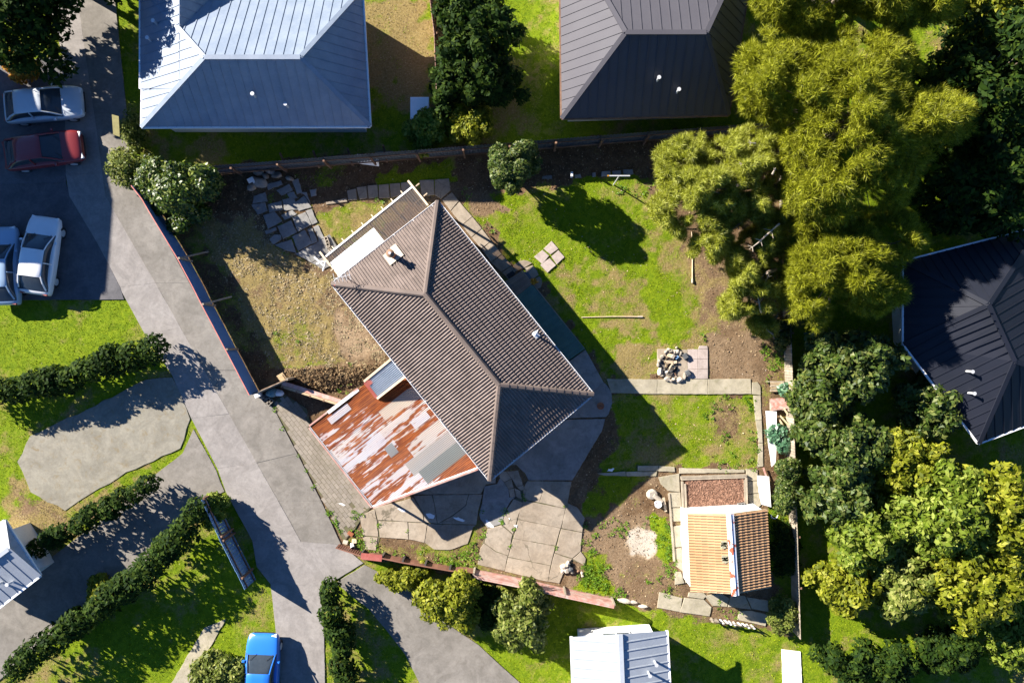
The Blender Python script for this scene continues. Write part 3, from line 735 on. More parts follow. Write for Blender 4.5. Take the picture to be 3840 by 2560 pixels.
def tiled_face(parent, poly, mat, tw, tl, limit, name='roof_tile', jitter=0.003):
    """poly[0] -> poly[1] is the eave. Whole tiles become parts up to the limit; cut tiles and the rest are one part."""
    e0, e1 = poly[0], poly[1]
    Rm, u, v, n = face_frame(e0.copy(), e1.copy(), poly[2])
    loc = [((p - e0).dot(u), (p - e0).dot(v)) for p in poly]
    umax = max(p[0] for p in loc); umin = min(p[0] for p in loc); vmax = max(p[1] for p in loc)
    shared = tile_mesh('roof_tile', tw, tl + 0.025, mat)
    pr = [Vector(q.co) for q in shared.vertices]; fc = [tuple(p.vertices) for p in shared.polygons]
    rest = MB(); count = 0
    nu = int(math.ceil((umax - umin) / tw)) + 1; nv = int(math.ceil(vmax / tl)) + 1
    r = random.Random(int(umax * 1000))
    for k in range(nv):
        for i in range(nu):
            x, y = umin + i * tw, k * tl
            cx = np.array([x, x + tw, x + tw, x]); cy = np.array([y, y, y + tl, y + tl])
            sd = sdist(cx, cy, loc)
            cen = sdist(np.array([x + tw / 2]), np.array([y + tl / 2]), loc)[0]
            if (sd > -0.02).all() and count < limit:
                o = put(name, shared, parent); count += 1
                Mx = Matrix.Translation(e0 + u * x + v * y + n * r.uniform(0, jitter)) @ Rm
                o.matrix_local = Mx
            elif (sd > 0).any() or cen > -tw * 0.6:
                rest.add([Vector((x + p.x, y + p.y, p.z + r.uniform(0, jitter))) for p in pr], fc)
    if rest.V:
        me = mesh('roof_tiles', rest.V, rest.F, mat)
        bm = bmesh.new(); bm.from_mesh(me)
        for i in range(len(loc)):
            a = Vector((*loc[i], 0)); b = Vector((*loc[(i + 1) % len(loc)], 0))
            d = (b - a).normalized(); nn = Vector((d.y, -d.x, 0))
            if i == 0: a = a - Vector((0, 0.03, 0))
            bmesh.ops.bisect_plane(bm, geom=bm.verts[:] + bm.edges[:] + bm.faces[:], plane_co=a, plane_no=nn, clear_outer=True)
        bm.to_mesh(me); bm.free()
        o = put('roof_tiles', me, parent); o['kind'] = 'stuff'
        o.matrix_local = Matrix.Translation(e0) @ Rm
    return count

def cap_line(parent, p, q, mat, name='ridge_tile', L=0.42, w=0.30, h=0.10, down=0.10, over=0.05):
    """overlapping ridge tiles from p (low end) to q"""
    d = q - p; n = max(1, int(round(d.length / L))); L = d.length / n; d.normalize()
    side = d.cross(Vector((0, 0, 1))).normalized(); up = side.cross(d).normalized()
    prof = [(-w / 2, -down), (-w * 0.42, h * 0.35), (-w * 0.2, h), (w * 0.2, h), (w * 0.42, h * 0.35), (w / 2, -down)]
    V = []; F = []
    for s, (y, lift) in enumerate(((-over, 0.022), (L, 0.0))):
        for a, b in prof: V.append((a * (1.04 if s == 0 else 0.97), y, b + lift))
    m = len(prof)
    for i in range(m - 1): F.append((i, m + i, m + i + 1, i + 1))
    F.append(tuple(range(m))); F = [tuple(reversed(f)) for f in F]
    me = mesh(name, V, F, mat)
    Rm = Matrix(((side.x, d.x, up.x), (side.y, d.y, up.y), (side.z, d.z, up.z))).to_4x4()
    for k in range(n):
        o = put(name, me, parent)
        o.matrix_local = Matrix.Translation(p + d * (k * L) + up * random.uniform(0.0, 0.006)) @ Rm

def corrugated(e0, u, v, nrm_up, u0, u1, v0, v1, height, pitch, amp, per=6):
    """sheet whose ribs run along u; height(p) gives z. Returns verts, faces (world)"""
    n = max(2, int(round((v1 - v0) / pitch * per)))
    V = []; F = []
    for a in (u0, u1):
        for i in range(n + 1):
            b = v0 + (v1 - v0) * i / n
            p = e0 + u * a + v * b
            V.append(Vector((p.x, p.y, height(a, b) + amp * math.sin(2 * math.pi * b / pitch))))
    for i in range(n):
        F.append((i, i + 1, n + 1 + i + 1, n + 1 + i))
    if Vector((V[1] - V[0])).cross(V[n + 1] - V[0]).z < 0: F = [tuple(reversed(f)) for f in F]
    return V, F

def clip_mesh(me, planes):
    bm = bmesh.new(); bm.from_mesh(me)
    for co, no in planes:
        bmesh.ops.bisect_plane(bm, geom=bm.verts[:] + bm.edges[:] + bm.faces[:], plane_co=co, plane_no=no, clear_outer=True)
    bm.to_mesh(me); bm.free(); me.update()
    return me

# ------------------------------------------------------------------ the main house
EH = 3.0
A = W('z', 765, 652, EH); B = W('z', 1005, 465, EH); C = W('z', 1360, 905, EH); D = W('z', 1125, 1100, EH)
RZ = EH + 1.62
R1 = W('z', 977, 676, RZ); R2 = W('z', 1147, 884, RZ)
hc = (A + B + C + D) / 4; hc.z = 0
house = empty('house', hc, 'single storey house with a brown tiled hip roof in the middle of the section', 'house')
loc = lambda p: Vector(p) - hc
inset = lambda p, k: p + ((hc - Vector((p.x, p.y, 0))).normalized() * k)
wp = [loc(inset(Vector((p.x, p.y, 0)), 0.75)) for p in (A, B, C, D)]
wall = MB().prism(wp, -0.1, EH - 0.08).build('wall', M['white_wall'], house)
soff = MB().prism([loc(inset(Vector((p.x, p.y, 0)), 0.04)) for p in (A, B, C, D)], EH - 0.075, EH - 0.045).build('soffit', M['white_paint'], house)
roof = empty('roof', (0, 0, 0), parent=house)
under = MB()
for f in ((A, B, R1), (B, C, R2, R1), (C, D, R2), (D, A, R1, R2)):
    under.add([loc(p) - Vector((0, 0, 0.03)) for p in f], [tuple(range(len(f)))])
under.build('underlay', M['dark'], roof)
TW, TL = 0.308, 0.335
def ccw(poly):
    s = sum(poly[i].x * poly[(i + 1) % len(poly)].y - poly[(i + 1) % len(poly)].x * poly[i].y for i in range(len(poly)))
    return poly if s > 0 else [poly[1], poly[0]] + poly[:1:-1]
n = tiled_face(roof, ccw([loc(p) for p in (B, C, R2, R1)]), M['tile_brown'], TW, TL, 300)
for f in ((D, A, R1, R2), (A, B, R1), (C, D, R2)):
    n += tiled_face(roof, ccw([loc(p) for p in f]), M['tile_brown'], TW, TL, max(0, 300 - n))
for p, q in ((A, R1), (B, R1), (C, R2), (D, R2), (R1, R2)):
    cap_line(roof, loc(p) + Vector((0, 0, 0.05)), loc(q) + Vector((0, 0, 0.05)), M['ridge_brown'])
gut = MB()
for p, q in ((A, B), (B, C), (C, D), (D, A)):
    d = (q - p).normalized(); s = d.cross(Vector((0, 0, 1)))
    if s.dot(p + (q - p) * .5 - Vector((hc.x, hc.y, EH))) < 0: s = -s
    a0, a1 = loc(p) + s * 0.05 - d * 0.05, loc(q) + s * 0.05 + d * 0.05
    gut.bar(a0 + s * 0.045 + Vector((0, 0, 0.0)), a1 + s * 0.045, 0.022, 0.10)
    gut.bar(a0 - Vector((0, 0, 0.045)) + d * .02, a1 - Vector((0, 0, 0.045)) - d * .02, 0.085, 0.015)
    k = int((q - p).length / 1.2)
    for i in range(k + 1):
        gut.box(a0 + (a1 - a0) * ((i + 0.3) / (k + 0.6)) + Vector((0, 0, 0.045)), (0.12, 0.03, 0.02), math.atan2(s.y, s.x))
gut.build('gutter', M['white_paint'], house)
# windows and a door on the walls
def wall_opening(p, q, t, w, z0, h, name):
    d = (q - p).normalized(); s = d.cross(Vector((0, 0, 1)))
    m = p + (q - p) * t
    if s.dot(m) < 0: s = -s
    rz = math.atan2(d.y, d.x)
    f = MB(); c = m + s * 0.03
    for off, sz in (((0, 0, z0), (w, 0.09, 0.07)), ((0, 0, z0 + h), (w, 0.09, 0.07))):
        f.box((c.x, c.y, off[2]), sz, rz)
    for k in (-0.5, 0, 0.5):
        e = c + d * (w * k * 0.965); f.box((e.x, e.y, z0 + h / 2), (0.06, 0.08, h - 0.07), rz)
    o = f.build(name, M['white_paint'], house)
    g = MB().box((m.x + s.x * 0.02, m.y + s.y * 0.02, z0 + h / 2), (w - 0.06, 0.03, h - 0.06), rz).build('pane', M['glass'], o)
for i, (t, w, z0, h) in ((1, (0.18, 1.8, 1.0, 1.1)), (1, (0.42, 1.7, 0.15, 2.0)), (1, (0.66, 2.2, 1.0, 1.1)), (1, (0.87, 1.2, 1.2, 0.9)), (3, (0.25, 1.6, 1.0, 1.1)), (3, (0.8, 2.2, 0.9, 1.2)), (0, (0.5, 1.8, 1.0, 1.1)), (2, (0.5, 1.6, 1.0, 1.1))):
    wall_opening(wp[i], wp[(i + 1) % 4], t, w, z0, h, 'window')
# flue, vent, aerial
def on_roof(crop, x, y, face):
    """point of a roof plane seen at this spot"""
    a, b, c = face; nrm = (b - a).cross(c - a)
    g = W(crop, x, y, 0.0); cp = Vector((0, 0, CAM_H)); d = g - cp
    return cp + d * (nrm.dot(a - cp) / nrm.dot(d))
fp = loc(on_roof('c', 1290, 1028, (A, B, R1)))
Rf, uf, vf, nf = face_frame(*ccw([loc(A), loc(B), loc(R1)]))
fl = empty('chimney', fp, parent=house)
for dx, dy, w, l in ((-0.27, 0, 0.34, 0.85), (0.27, 0.05, 0.30, 0.75), (0.0, 0.3, 0.26, 0.24)):
    o = MB().box((0, 0, 0), (w, l, 0.02)).build('flashing', M['chip'], fl)
    o.matrix_local = Matrix.Translation(nf * 0.125 + uf * dx + vf * dy) @ Rf
MB().tube([(0, 0, -0.2), (0, 0, 0.95)], 0.14, 14).build('flue_pipe', M['rust'], fl)
MB().tube([(0, 0, 0.95), (0, 0, 1.0), (0, 0, 1.16), (0, 0, 1.22)], [0.15, 0.20, 0.20, 0.10], 14).build('cowl', M['timber_brown'], fl)
MB().tube([(0, 0, 1.22), (0, 0, 1.30)], [0.05, 0.07], 12).build('cap', M['galv'], fl)
vp = loc(on_roof('k', 1484, 466, (B, C, R2)))
MB().tube([vp + Vector((0, 0, -0.1)), vp + Vector((0, 0, 0.55))], 0.055, 10).tube([vp + Vector((0, 0, 0.5)), vp + Vector((0, 0, 0.62)), vp + Vector((0, 0, 0.66))], [0.10, 0.12, 0.05], 10).build('vent_pipe', M['white_paint'], house)
Rn, un, vn, nn_ = face_frame(*ccw([loc(B), loc(C), loc(R2)])[:3])
o = MB().box((0, 0, 0), (0.36, 0.30, 0.02)).build('flashing', M['galv'], house); o.matrix_local = Matrix.Translation(vp + nn_ * 0.085 - un * .06) @ Rn
MB().tube([vp + Vector((0.1, 0.06, 0.06)), vp + Vector((0.16, 0.2, 0.16))], 0.03, 8).build('vent_pipe', M['white_paint'], house)
ap0 = loc(A) + Vector((0.75, 0.28, 0.1))
ae = MB().tube([ap0, ap0 + Vector((0, 0, 1.0))], 0.02, 8).bar(ap0 + Vector((-0.5, -0.1, .95)), ap0 + Vector((0.35, 0.1, .95)), 0.025)
for k in range(5):
    c = ap0 + Vector((-0.45 + k * 0.19, -0.09 + k * 0.045, 0.97)); ae.bar(c + Vector((0.06, -0.25, 0)), c + Vector((-0.06, 0.25, 0)), 0.018)
ae.build('aerial', M['galv'], house)

# ------------------------------------------------------------------ pergola on the north-west side
pg = W('z', 850, 530, 0); pg.z = 0
perg = empty('pergola', pg, 'timber pergola roofed with smoky ribbed plastic and white sheets at the house end', 'pergola')
pl = lambda p: Vector(p) - pg
H1, H2 = 2.62, 2.9
po, pe = W('c', 712, 1052, H1), W('c', 1458, 452, H1)            # outer edge
uo = (pe - po); LO = uo.length; uo.normalize()
inn = (A - po); inn.z = 0; inn = inn - uo * inn.dot(uo); DEP = inn.length; inn.normalize()
hp = lambda a, b: H1 + (H2 - H1) * a / DEP
def perg_sheet(name, a0, a1, b0, b1, mat, dz=0.0, ext=0.0):
    V, F = corrugated(pl(po), inn, uo, None, a0, a1, b0, b1, lambda a, b: hp(a, b) + dz, 0.13, 0.016)
    o = put(name, mesh(name, V, F, mat), perg)
    return o
smoky = NT('smoky_ribbed_plastic')
bsd = smoky.b; bsd.inputs['Base Color'].default_value = (0.10, 0.085, 0.075, 1); bsd.inputs['Roughness'].default_value = 0.25
smoky_tr = smoky.n.new('ShaderNodeBsdfTransparent'); smoky_tr.inputs['Color'].default_value = (0.62, 0.52, 0.42, 1)
smoky_mx = smoky.n.new('ShaderNodeMixShader'); smoky_mx.inputs[0].default_value = 0.55
smoky.link(smoky_tr.outputs[0], smoky_mx.inputs[1]); smoky.link(bsd.outputs[0], smoky_mx.inputs[2]); smoky.link(smoky_mx.outputs[0], smoky.n['Material Output'].inputs['Surface'])
M['smoky'] = smoky.m
DI = DEP - 0.10
splitb = 0.50 * LO
k = 0; b = 0.12
while b < LO - 0.1:
    b1 = min(b + 0.86, LO - 0.06)
    perg_sheet('plastic_sheet', 0.0, 0.42 if b1 < splitb + .2 else DI, b, b1 + 0.03, M['smoky'], 0.004 * (k % 2)); b = b1; k += 1
b = 0.05; k = 0
while b < splitb - 0.05:
    b1 = min(b + 0.76, splitb); perg_sheet('white_sheet', 0.36, DI, b, b1 + 0.03, M['white_board'], 0.03 + 0.006 * (k % 2)); b = b1; k += 1
for a in (0.0, DEP * 0.5):
    z = hp(a, 0) - 0.09
    p = pl(po) + inn * (a + 0.02); q = p + uo * LO
    MB().bar(Vector((p.x, p.y, z)) - uo * 0.15, Vector((q.x, q.y, z)) + uo * 0.35, 0.05, 0.10).build('beam', M['timber_pale'], perg)
MB().bar(Vector((*(pl(po) - inn * 0.05).xy, H1 + 0.0)), Vector((*(pl(po) - inn * 0.05 + uo * LO).xy, H1)), 0.09, 0.07).build('gutter', M['white_paint'], perg)
for k in range(10):
    b = LO * (k + 0.02) / 9.0
    p = pl(po) + uo * b - inn * (0.30 if k % 9 else 0.45); q = pl(po) + uo * b + inn * DI
    MB().bar(Vector((p.x, p.y, H1 - 0.20)), Vector((q.x, q.y, H2 - 0.18)), 0.05, 0.09).build('rafter', M['timber_pale'], perg)
for b in (0.02, LO - 0.02):
    p = pl(po) + uo * b - inn * 0.42; q = pl(po) + uo * b + inn * (DI if b > 1 else 0.5)
    MB().bar(Vector((p.x, p.y, H1 + 0.05)), Vector((q.x, q.y, (H2 if b > 1 else hp(.5, 0)) + 0.06)), 0.10, 0.05).build('barge_board', M['timber_pale'], perg)
for k in range(5):
    p = pl(po) + uo * (0.1 + (LO - 0.2) * k / 4) + inn * 0.03
    MB().bar(Vector((p.x, p.y, -0.1)), Vector((p.x, p.y, H1 - 0.14)), 0.10).build('post', M['timber'], perg)

# ------------------------------------------------------------------ carport with a rusty iron roof
cW, cS = W('z', 712, 980, 2.1), W('z', 856, 1163, 2.1)
cE = W('z', 1097, 1074, 1.75)
cp0 = Vector((cW.x, cW.y, 0))
carport = empty('carport', cp0, 'carport roofed in patchy rusted corrugated iron against the house', 'carport')
cu = (B - A); cu.z = 0; cu.normalize()
cv = (cS - cW); cv.z = 0; Lv = cv.length; cv.normalize()
cl = lambda p: Vector(p) - cp0
# distance from the outer edge to the eave of the house
dA = (A - cW); dA.z = 0
perp = Vector((cv.y, -cv.x, 0)); perp = perp if perp.dot(dA) > 0 else -perp
def reach(b):
    p = cW + cv * b; dd = (D - A); nx_ = Vector((dd.y, -dd.x, 0)).normalized()
    return (A - p).dot(nx_) / cu.dot(nx_) + 0.30
hz = lambda a, b: 2.1 - 0.06 * a
cutn = (Vector((cE.x, cE.y, 0)) - Vector((cS.x, cS.y, 0))).normalized(); cutn = Vector((cutn.y, -cutn.x, 0))
if cutn.dot(cv) < 0: cutn = -cutn
tones = [(0.72, 0.0, 0.1), (0.60, 0.0, 0.0), (0.55, 0.0, 0.2), (0.42, 0.0, 0.0), (0.56, 0.0, 0.1), (0.58, 0.0, 0.0), (0.5, 0.0, 0.1), (0.48, 0.0, 0.0), (0.55, 0, 0.2), (0.5, 0, 0)]
tones2 = [(0.85, 0.0, 0.0), (0.75, 0.0, 0.0), (0.42, 0.05, 0.55), (0.45, 0.0, 0.3), (0.62, 0.0, 0.4), (0.40, 0.15, 0.3), (0.18, 0.55, 0.15), (0.15, 0.9, 0.0), (0.72, 0, 0.2), (0.6, 0, 0.1)]
b = 0.0; k = 0
while b < Lv + 2.0:
    rb = reach(b + 0.4)
    for part, (a0, a1) in enumerate(((0.0, 2.75 + 0.3 * (k % 3)), (2.65 + 0.3 * (k % 3), rb))):
        V, F = corrugated(cl(cW), cu, cv, None, a0, a1, b, b + 0.80, lambda a, bb: hz(a, bb) + (0.012 if part else 0) + 0.006 * (k % 2), 0.09, 0.019)
        me = mesh('roof_sheet', V, F, M['rusty'])
        clip_mesh(me, [(cl(Vector((cS.x, cS.y, 0))), cutn)])
        if len(me.polygons) == 0: continue
        o = put('roof_sheet', me, carport)
        o.color = (*(tones2 if part else tones)[k % 10], 1)
    b += 0.76; k += 1
for a0, b0, da, db, tone in ((2.3, 3.25, 0.5, 0.62, (0.0, 0.75, 0)), (0.95, 0.2, 1.3, 0.4, (0.05, 0.0, 0.1)), (4.2, 3.0, 1.0, 0.5, (0.3, 0.0, 0.0))):
    V, F = corrugated(cl(cW), cu, cv, None, a0, a0 + da, b0, b0 + db, lambda a, bb: hz(a, bb) + 0.03, 0.09, 0.019)
    o = put('patch_sheet', mesh('patch_sheet', V, F, M['rusty']), carport); o.color = (*tone, 1)
e1 = cl(cS); e0 = cl(cW); ee = cl(Vector((cE.x, cE.y, hz(5.0, 0))))
MB().bar(e0 - cu * 0.05, e1 - cu * 0.05, 0.11, 0.09).build('gutter', M['pink_rail'], carport)
MB().bar(e0 - cu * 0.005 + Vector((0, 0, .035)), e1 - cu * 0.005 + Vector((0, 0, .035)), 0.06, 0.02).build('flashing', M['white_paint'], carport)
sd_ = cutn * 0.05
MB().bar(e1 + sd_, ee + sd_ + Vector((0, 0, 0.03)), 0.10, 0.14).build('barge_board', M['pink_rail'], carport)
MB().bar(e1 - sd_ * 0.4 + Vector((0, 0, .05)), ee - sd_ * 0.4 + Vector((0, 0, .07)), 0.09, 0.02).build('flashing', M['white_paint'], carport)
tw_ = e0 + cu * 3.15; tw_.z = hz(3.15, 0)
MB().bar(e0 - cv * 0.06, tw_ - cv * 0.06, 0.08, 0.13).build('barge_board', M['pink_rail'], carport)
MB().bar(e0 + Vector((0, 0, .04)) + cu * 1.2, tw_ + Vector((0, 0, .045)), 0.17, 0.02).build('flashing', M['white_paint'], carport)
for a, b in ((0.15, 0.15), (0.15, Lv * 0.5), (0.15, Lv - 0.15), (3.0, 0.15), (3.6, Lv + 0.75)):
    p = e0 + cu * a + cv * b
    MB().bar(Vector((p.x, p.y, -0.1)), Vector((p.x, p.y, hz(a, b) - 0.03)), 0.10).build('post', M['timber_grey'], carport)
for a in (0.15, 2.6):
    p = e0 + cu * a + cv * 0.1; q = e0 + cu * a + cv * (Lv - 0.1)
    MB().bar(Vector((p.x, p.y, hz(a, 0) - 0.09)), Vector((q.x, q.y, hz(a, 0) - 0.09)), 0.06, 0.12).build('beam', M['timber_grey'], carport)

# porch strip above the carport
s0 = W('k', 310, 797, 2.05); s1 = W('k', 392, 905, 2.0)
q1 = W('k', 590, 750, 2.78); q0 = W('k', 500, 640, 2.78)
por = empty('porch_roof', (s0.x, s0.y, 0), 'small lean-to porch roof of blue grey corrugated iron above the carport', 'porch roof')
ol = lambda p: Vector(p) - Vector((s0.x, s0.y, 0))
sv = (s1 - s0); Ls = sv.length; sv.normalize()
V = []; F = []; nst = 2; nr = int(Ls / 0.09 * 6)
for p, q in ((s0, s1), (q0, q1)):
    for i in range(nr + 1):
        c = p + (q - p) * (i / nr); V.append(ol(c) + Vector((0, 0, 0.018 * math.sin(2 * math.pi * i / 6))))
F = [(i, i + 1, nr + 2 + i, nr + 1 + i) for i in range(nr)]
if (V[1] - V[0]).cross(V[nr + 1] - V[0]).z < 0: F = [tuple(reversed(f)) for f in F]
put('roof_sheet', mesh('roof_sheet', V, F, pmat('grey_blue_iron', (0.13, 0.165, 0.22), (0.17, 0.205, 0.26), 2, 15, 0.45, 0.05, fv=0.06)), por)
up = Vector((0, 0, 0.03))
MB().bar(ol(s0) - sv * .05 + up, ol(q0) - sv * .05 + up, 0.12, 0.07).build('barge_board', M['timber_pale'], por)
MB().bar(ol(s1) + sv * .05 + up, ol(q1) + sv * .05 + up, 0.12, 0.07).build('barge_board', M['timber_pale'], por)
MB().bar(ol(s0) + up, ol(s1) + up, 0.16, 0.05).build('flashing', M['red_paint'], por)
r0, r1 = ol(s0) + (ol(q0) - ol(s0)) * 0.14 + up * 0.6, ol(s0) + (ol(q0) - ol(s0)) * 0.14 + sv * Ls * 0.3 + up * 0.6
MB().bar(r0, r1, 0.34, 0.012).build('painted_patch', M['red_paint'], por)
for p in (s0, s1):
    MB().bar(Vector((*ol(p).xy, -0.1)), Vector((*ol(p).xy, 1.98)), 0.09).build('post', M['timber_grey'], por)

# ------------------------------------------------------------------ decks along the back of the house
dk = W('z', 1260, 740, 0)
deck = empty('deck', dk, 'narrow green painted deck along the back wall with brown boards at one end', 'deck')
def boards(pts4, n, mat, top, parent=deck, org=dk):
    a, b, c, d = [Vector((p.x, p.y, 0)) - org for p in pts4]     # a->b and d->c are the long sides
    for i in range(n):
        t0, t1 = i / n, (i + 1) / n
        g = 0.012 / max(0.1, (b - a).length) * 0.5
        q = [a.lerp(b, t0 + g), a.lerp(b, t1 - g), d.lerp(c, t1 - g), d.lerp(c, t0 + g)]
        MB().prism(q, top - 0.03, top + random.uniform(-.002, .002), 0.004).build('deck_board', M[mat], parent)
boards(WL('g', [(640, 1255), (745, 1375), (885, 1265), (802, 1152)], 0.35), 9, 'brown_deck', 0.35)
pA, pB = W('g', 745, 1378, 0.35), W('k', 1700, 660, 0.35); pC, pD = W('k', 1832, 568, 0.35), W('g', 887, 1267, 0.35)
boards([pA, pB, pC, pD], 44, 'green_deck', 0.33)
fr = MB()
o1, o2 = W('g', 802, 1150, 0.3) - dk, pC - dk
fr.bar(Vector((o1.x, o1.y, 0.14)), Vector((o2.x, o2.y, 0.14)), 0.04, 0.32)
fr.build('fascia_board', M['timber_grey'], deck)
ramp = MB().prism([Vector((p.x, p.y, 0)) - dk for p in (W('k', 1705, 665, .2), W('k', 1836, 572, .2), W('k', 1962, 800, .2), W('k', 1880, 870, .2))], -0.05, 0.2, 0.01).build('landing', M['slab_grey'], deck)
for c in ((690, 1040), (750, 1120)): pass
# ------------------------------------------------------------------ garden shed with a terracotta roof
SE_, SR = 2.15, 2.95
def jz(x, y, h): return W('j', x, y, h)
sA, sB = jz(790, 475, SE_), jz(815, 1078, SE_)         # west eave, top and bottom of the picture
sC, sD = jz(1410, 440, SE_), jz(1440, 1047, SE_)       # east eave
r0, r1 = jz(1122, 478, SR), jz(1163, 1096, SR)
sh0 = (sA + sB + sC + sD) / 4; sh0.z = 0
shed = empty('garden_shed', sh0, 'white garden shed with a terracotta tiled gable roof and a holed ridge', 'shed')
sl = lambda p: Vector(p) - sh0
ins = lambda p, k: Vector((p.x, p.y, 0)) + (sh0 - Vector((p.x, p.y, 0))).normalized() * k
w4 = [sl(ins(p, 0.12)) for p in (sA, sB, sD, sC)]
mbw = MB().prism(w4, -0.1, SE_ - 0.06)
for p, q, rr in ((w4[0], w4[3], r0), (w4[1], w4[2], r1)):
    m = sl(Vector((rr.x, rr.y, 0))); m = m + (Vector((0, 0, 0)) - m).normalized() * 0.12
    a, b_, c_ = Vector((p.x, p.y, SE_ - 0.06)), Vector((q.x, q.y, SE_ - 0.06)), Vector((m.x, m.y, SR - 0.1))
    t_ = (Vector((0, 0, 0)) - m).normalized() * 0.08
    mbw.add([a, b_, c_, a + t_, b_ + t_, c_ + t_], [(0, 1, 2), (5, 4, 3), (0, 2, 5, 3), (1, 4, 5, 2)])
mbw.build('wall', M['white_wall'], shed)
sroof = empty('roof', (0, 0, 0), parent=shed)
for poly in ([sB, sA, r0, r1], [sC, sD, r1, r0]):
    poly = ccw([sl(p) for p in poly])
    MB().add([p - Vector((0, 0, 0.02)) for p in poly], [(0, 1, 2, 3)]).build('underlay', M['dark'], sroof)
cnt = 0
hole = sl(jz(1078, 765, SR - 0.12))
for poly in ([sB, sA, r0, r1], [sC, sD, r1, r0]):
    poly = ccw([sl(p) for p in poly])
    e = (poly[1] - poly[0]).length
    cnt += tiled_face(sroof, poly, M['tile_terra'], e / 14.0, 0.33, 300 - cnt)
for o in list(sroof.children):
    if o.name.startswith('roof_tile') and not o.name.startswith('roof_tiles'):
        c = o.matrix_local @ Vector((0.14, 0.17, 0))
        if (c - hole).length < 0.19:
            bpy.data.objects.remove(o)
dr = (sl(r1) - sl(r0)).normalized(); sx = dr.cross(Vector((0, 0, 1))).normalized()
t_cap = NT('white_ridge_flashing')
col = t_cap.mix(t_cap.ramp(t_cap.noise(2.2, 4, 0.6, dist=0.5), 0.56, 0.60), (0.74, 0.75, 0.78), (0.46, 0.10, 0.05))
M['ridge_white'] = t_cap.out(col, 0.5)
a, b_ = sl(r0) - dr * 0.05 + Vector((0, 0, .10)), sl(r1) + dr * 0.10 + Vector((0, 0, .10))
MB().add([a - sx * .2 - Vector((0, 0, .06)), a, a + sx * .2 - Vector((0, 0, .06)), b_ - sx * .2 - Vector((0, 0, .06)), b_, b_ + sx * .2 - Vector((0, 0, .06))],
         [(0, 1, 4, 3), (1, 2, 5, 4)]).bar(a + Vector((0, 0, .01)), b_ + Vector((0, 0, .01)), 0.05, 0.03).build('ridge_flashing', M['ridge_white'], shed)
lich = pmat('lichen', (0.20, 0.19, 0.12), (0.42, 0.40, 0.28), 14, 30, 0.95, 0)
for dx, dy, w, l in ((0.0, -0.36, 0.3, 0.24), (0.0, 0.38, 0.33, 0.42)):
    for q in range(3):
        c = hole + dr * (dy + (q - 1) * 0.1) + sx * (dx + random.uniform(-.06, .06)) + Vector((0, 0, 0.08))
        MB().prism(rough_outline([c + Vector(v) for v in ((-w / 2, -.09, 0), (w / 2, -.09, 0), (w / 2, .09, 0), (-w / 2, .09, 0))], 0.06, 0.03, q), c.z - .02, c.z + .012).build('lichen_patch', lich, shed)
for p, q in ((sA, sC), (sB, sD)):
    for s_, rr in ((p, r0 if p is sA else r1), (q, r0 if p is sA else r1)):
        MB().bar(sl(s_) - Vector((0, 0, .06)), sl(rr) - Vector((0, 0, .05)), 0.05, 0.14).build('barge_board', M['timber'], shed)
pw = w4[0].lerp(w4[1], 0.12); qw = w4[0].lerp(w4[1], 0.85)
dw = (qw - pw).normalized(); nw = Vector((-abs(dw.y), dw.x * (1 if dw.y < 0 else -1), 0))
m = pw.lerp(qw, 0.35) + nw * 0.02
dr_ = MB().box((m.x, m.y, 1.0), (0.85, 0.05, 1.95), math.atan2(dw.y, dw.x)).build('door', M['white_paint'], shed)
MB().box((m.x + nw.x * .05, m.y + nw.y * .05 + .3, 1.0), (0.12, 0.05, 0.03), math.atan2(dw.y, dw.x)).build('handle', M['galv'], dr_)

# raised bed
bed0 = jz(1000, 300, 0)
bed = empty('raised_bed', bed0, 'timber framed raised bed filled with reddish mulch above the shed', 'garden bed')
bl_ = lambda p: Vector((p.x, p.y, 0)) - bed0
def plank_px(parent, org, crop, p, q, w, z0, z1, mat, name):
    a, b = W(crop, *p), W(crop, *q)
    a, b = Vector((a.x, a.y, (z0 + z1) / 2)) - org, Vector((b.x, b.y, (z0 + z1) / 2)) - org
    return MB().bar(a, b, w, z1 - z0).build(name, M[mat], parent)
for p, q, w in (((732, 182), (1245, 165), 0.09), ((735, 196), (1242, 178), 0.09), ((744, 215), (752, 425), 0.1), ((763, 230), (772, 425), 0.1), ((1240, 182), (1246, 400), 0.1), ((1228, 200), (1234, 395), 0.08)):
    plank_px(bed, bed0, 'j', p, q, w, -0.1, 0.26 + random.uniform(-.02, .02), 'timber_grey', 'edging_board')
mu = [bl_(jz(*p, 0)) for p in ((770, 205), (1228, 192), (1235, 405), (776, 425))]
MB().prism(mu, -0.1, 0.17).build('mulch', M['mulch'], bed)
r_ = random.Random(5); ch = MB()
for _ in range(1700):
    s, t = r_.random(), r_.random()
    c = mu[0].lerp(mu[1], s).lerp(mu[3].lerp(mu[2], s), t)
    a = r_.uniform(0, 6.28); l = r_.uniform(.03, .09); d = Vector((math.cos(a), math.sin(a), r_.uniform(-.4, .4))) * l; e = Vector((-math.sin(a), math.cos(a), r_.uniform(-.5, .5))) * r_.uniform(.012, .03)
    c = c + Vector((0, 0, .185 + r_.uniform(0, .02)))
    ch.add([c - d, c + e, c + d, c - e], [(0, 1, 2, 3)])
o = ch.build('bark_chips', M['mulch'], bed); o['kind'] = 'stuff'

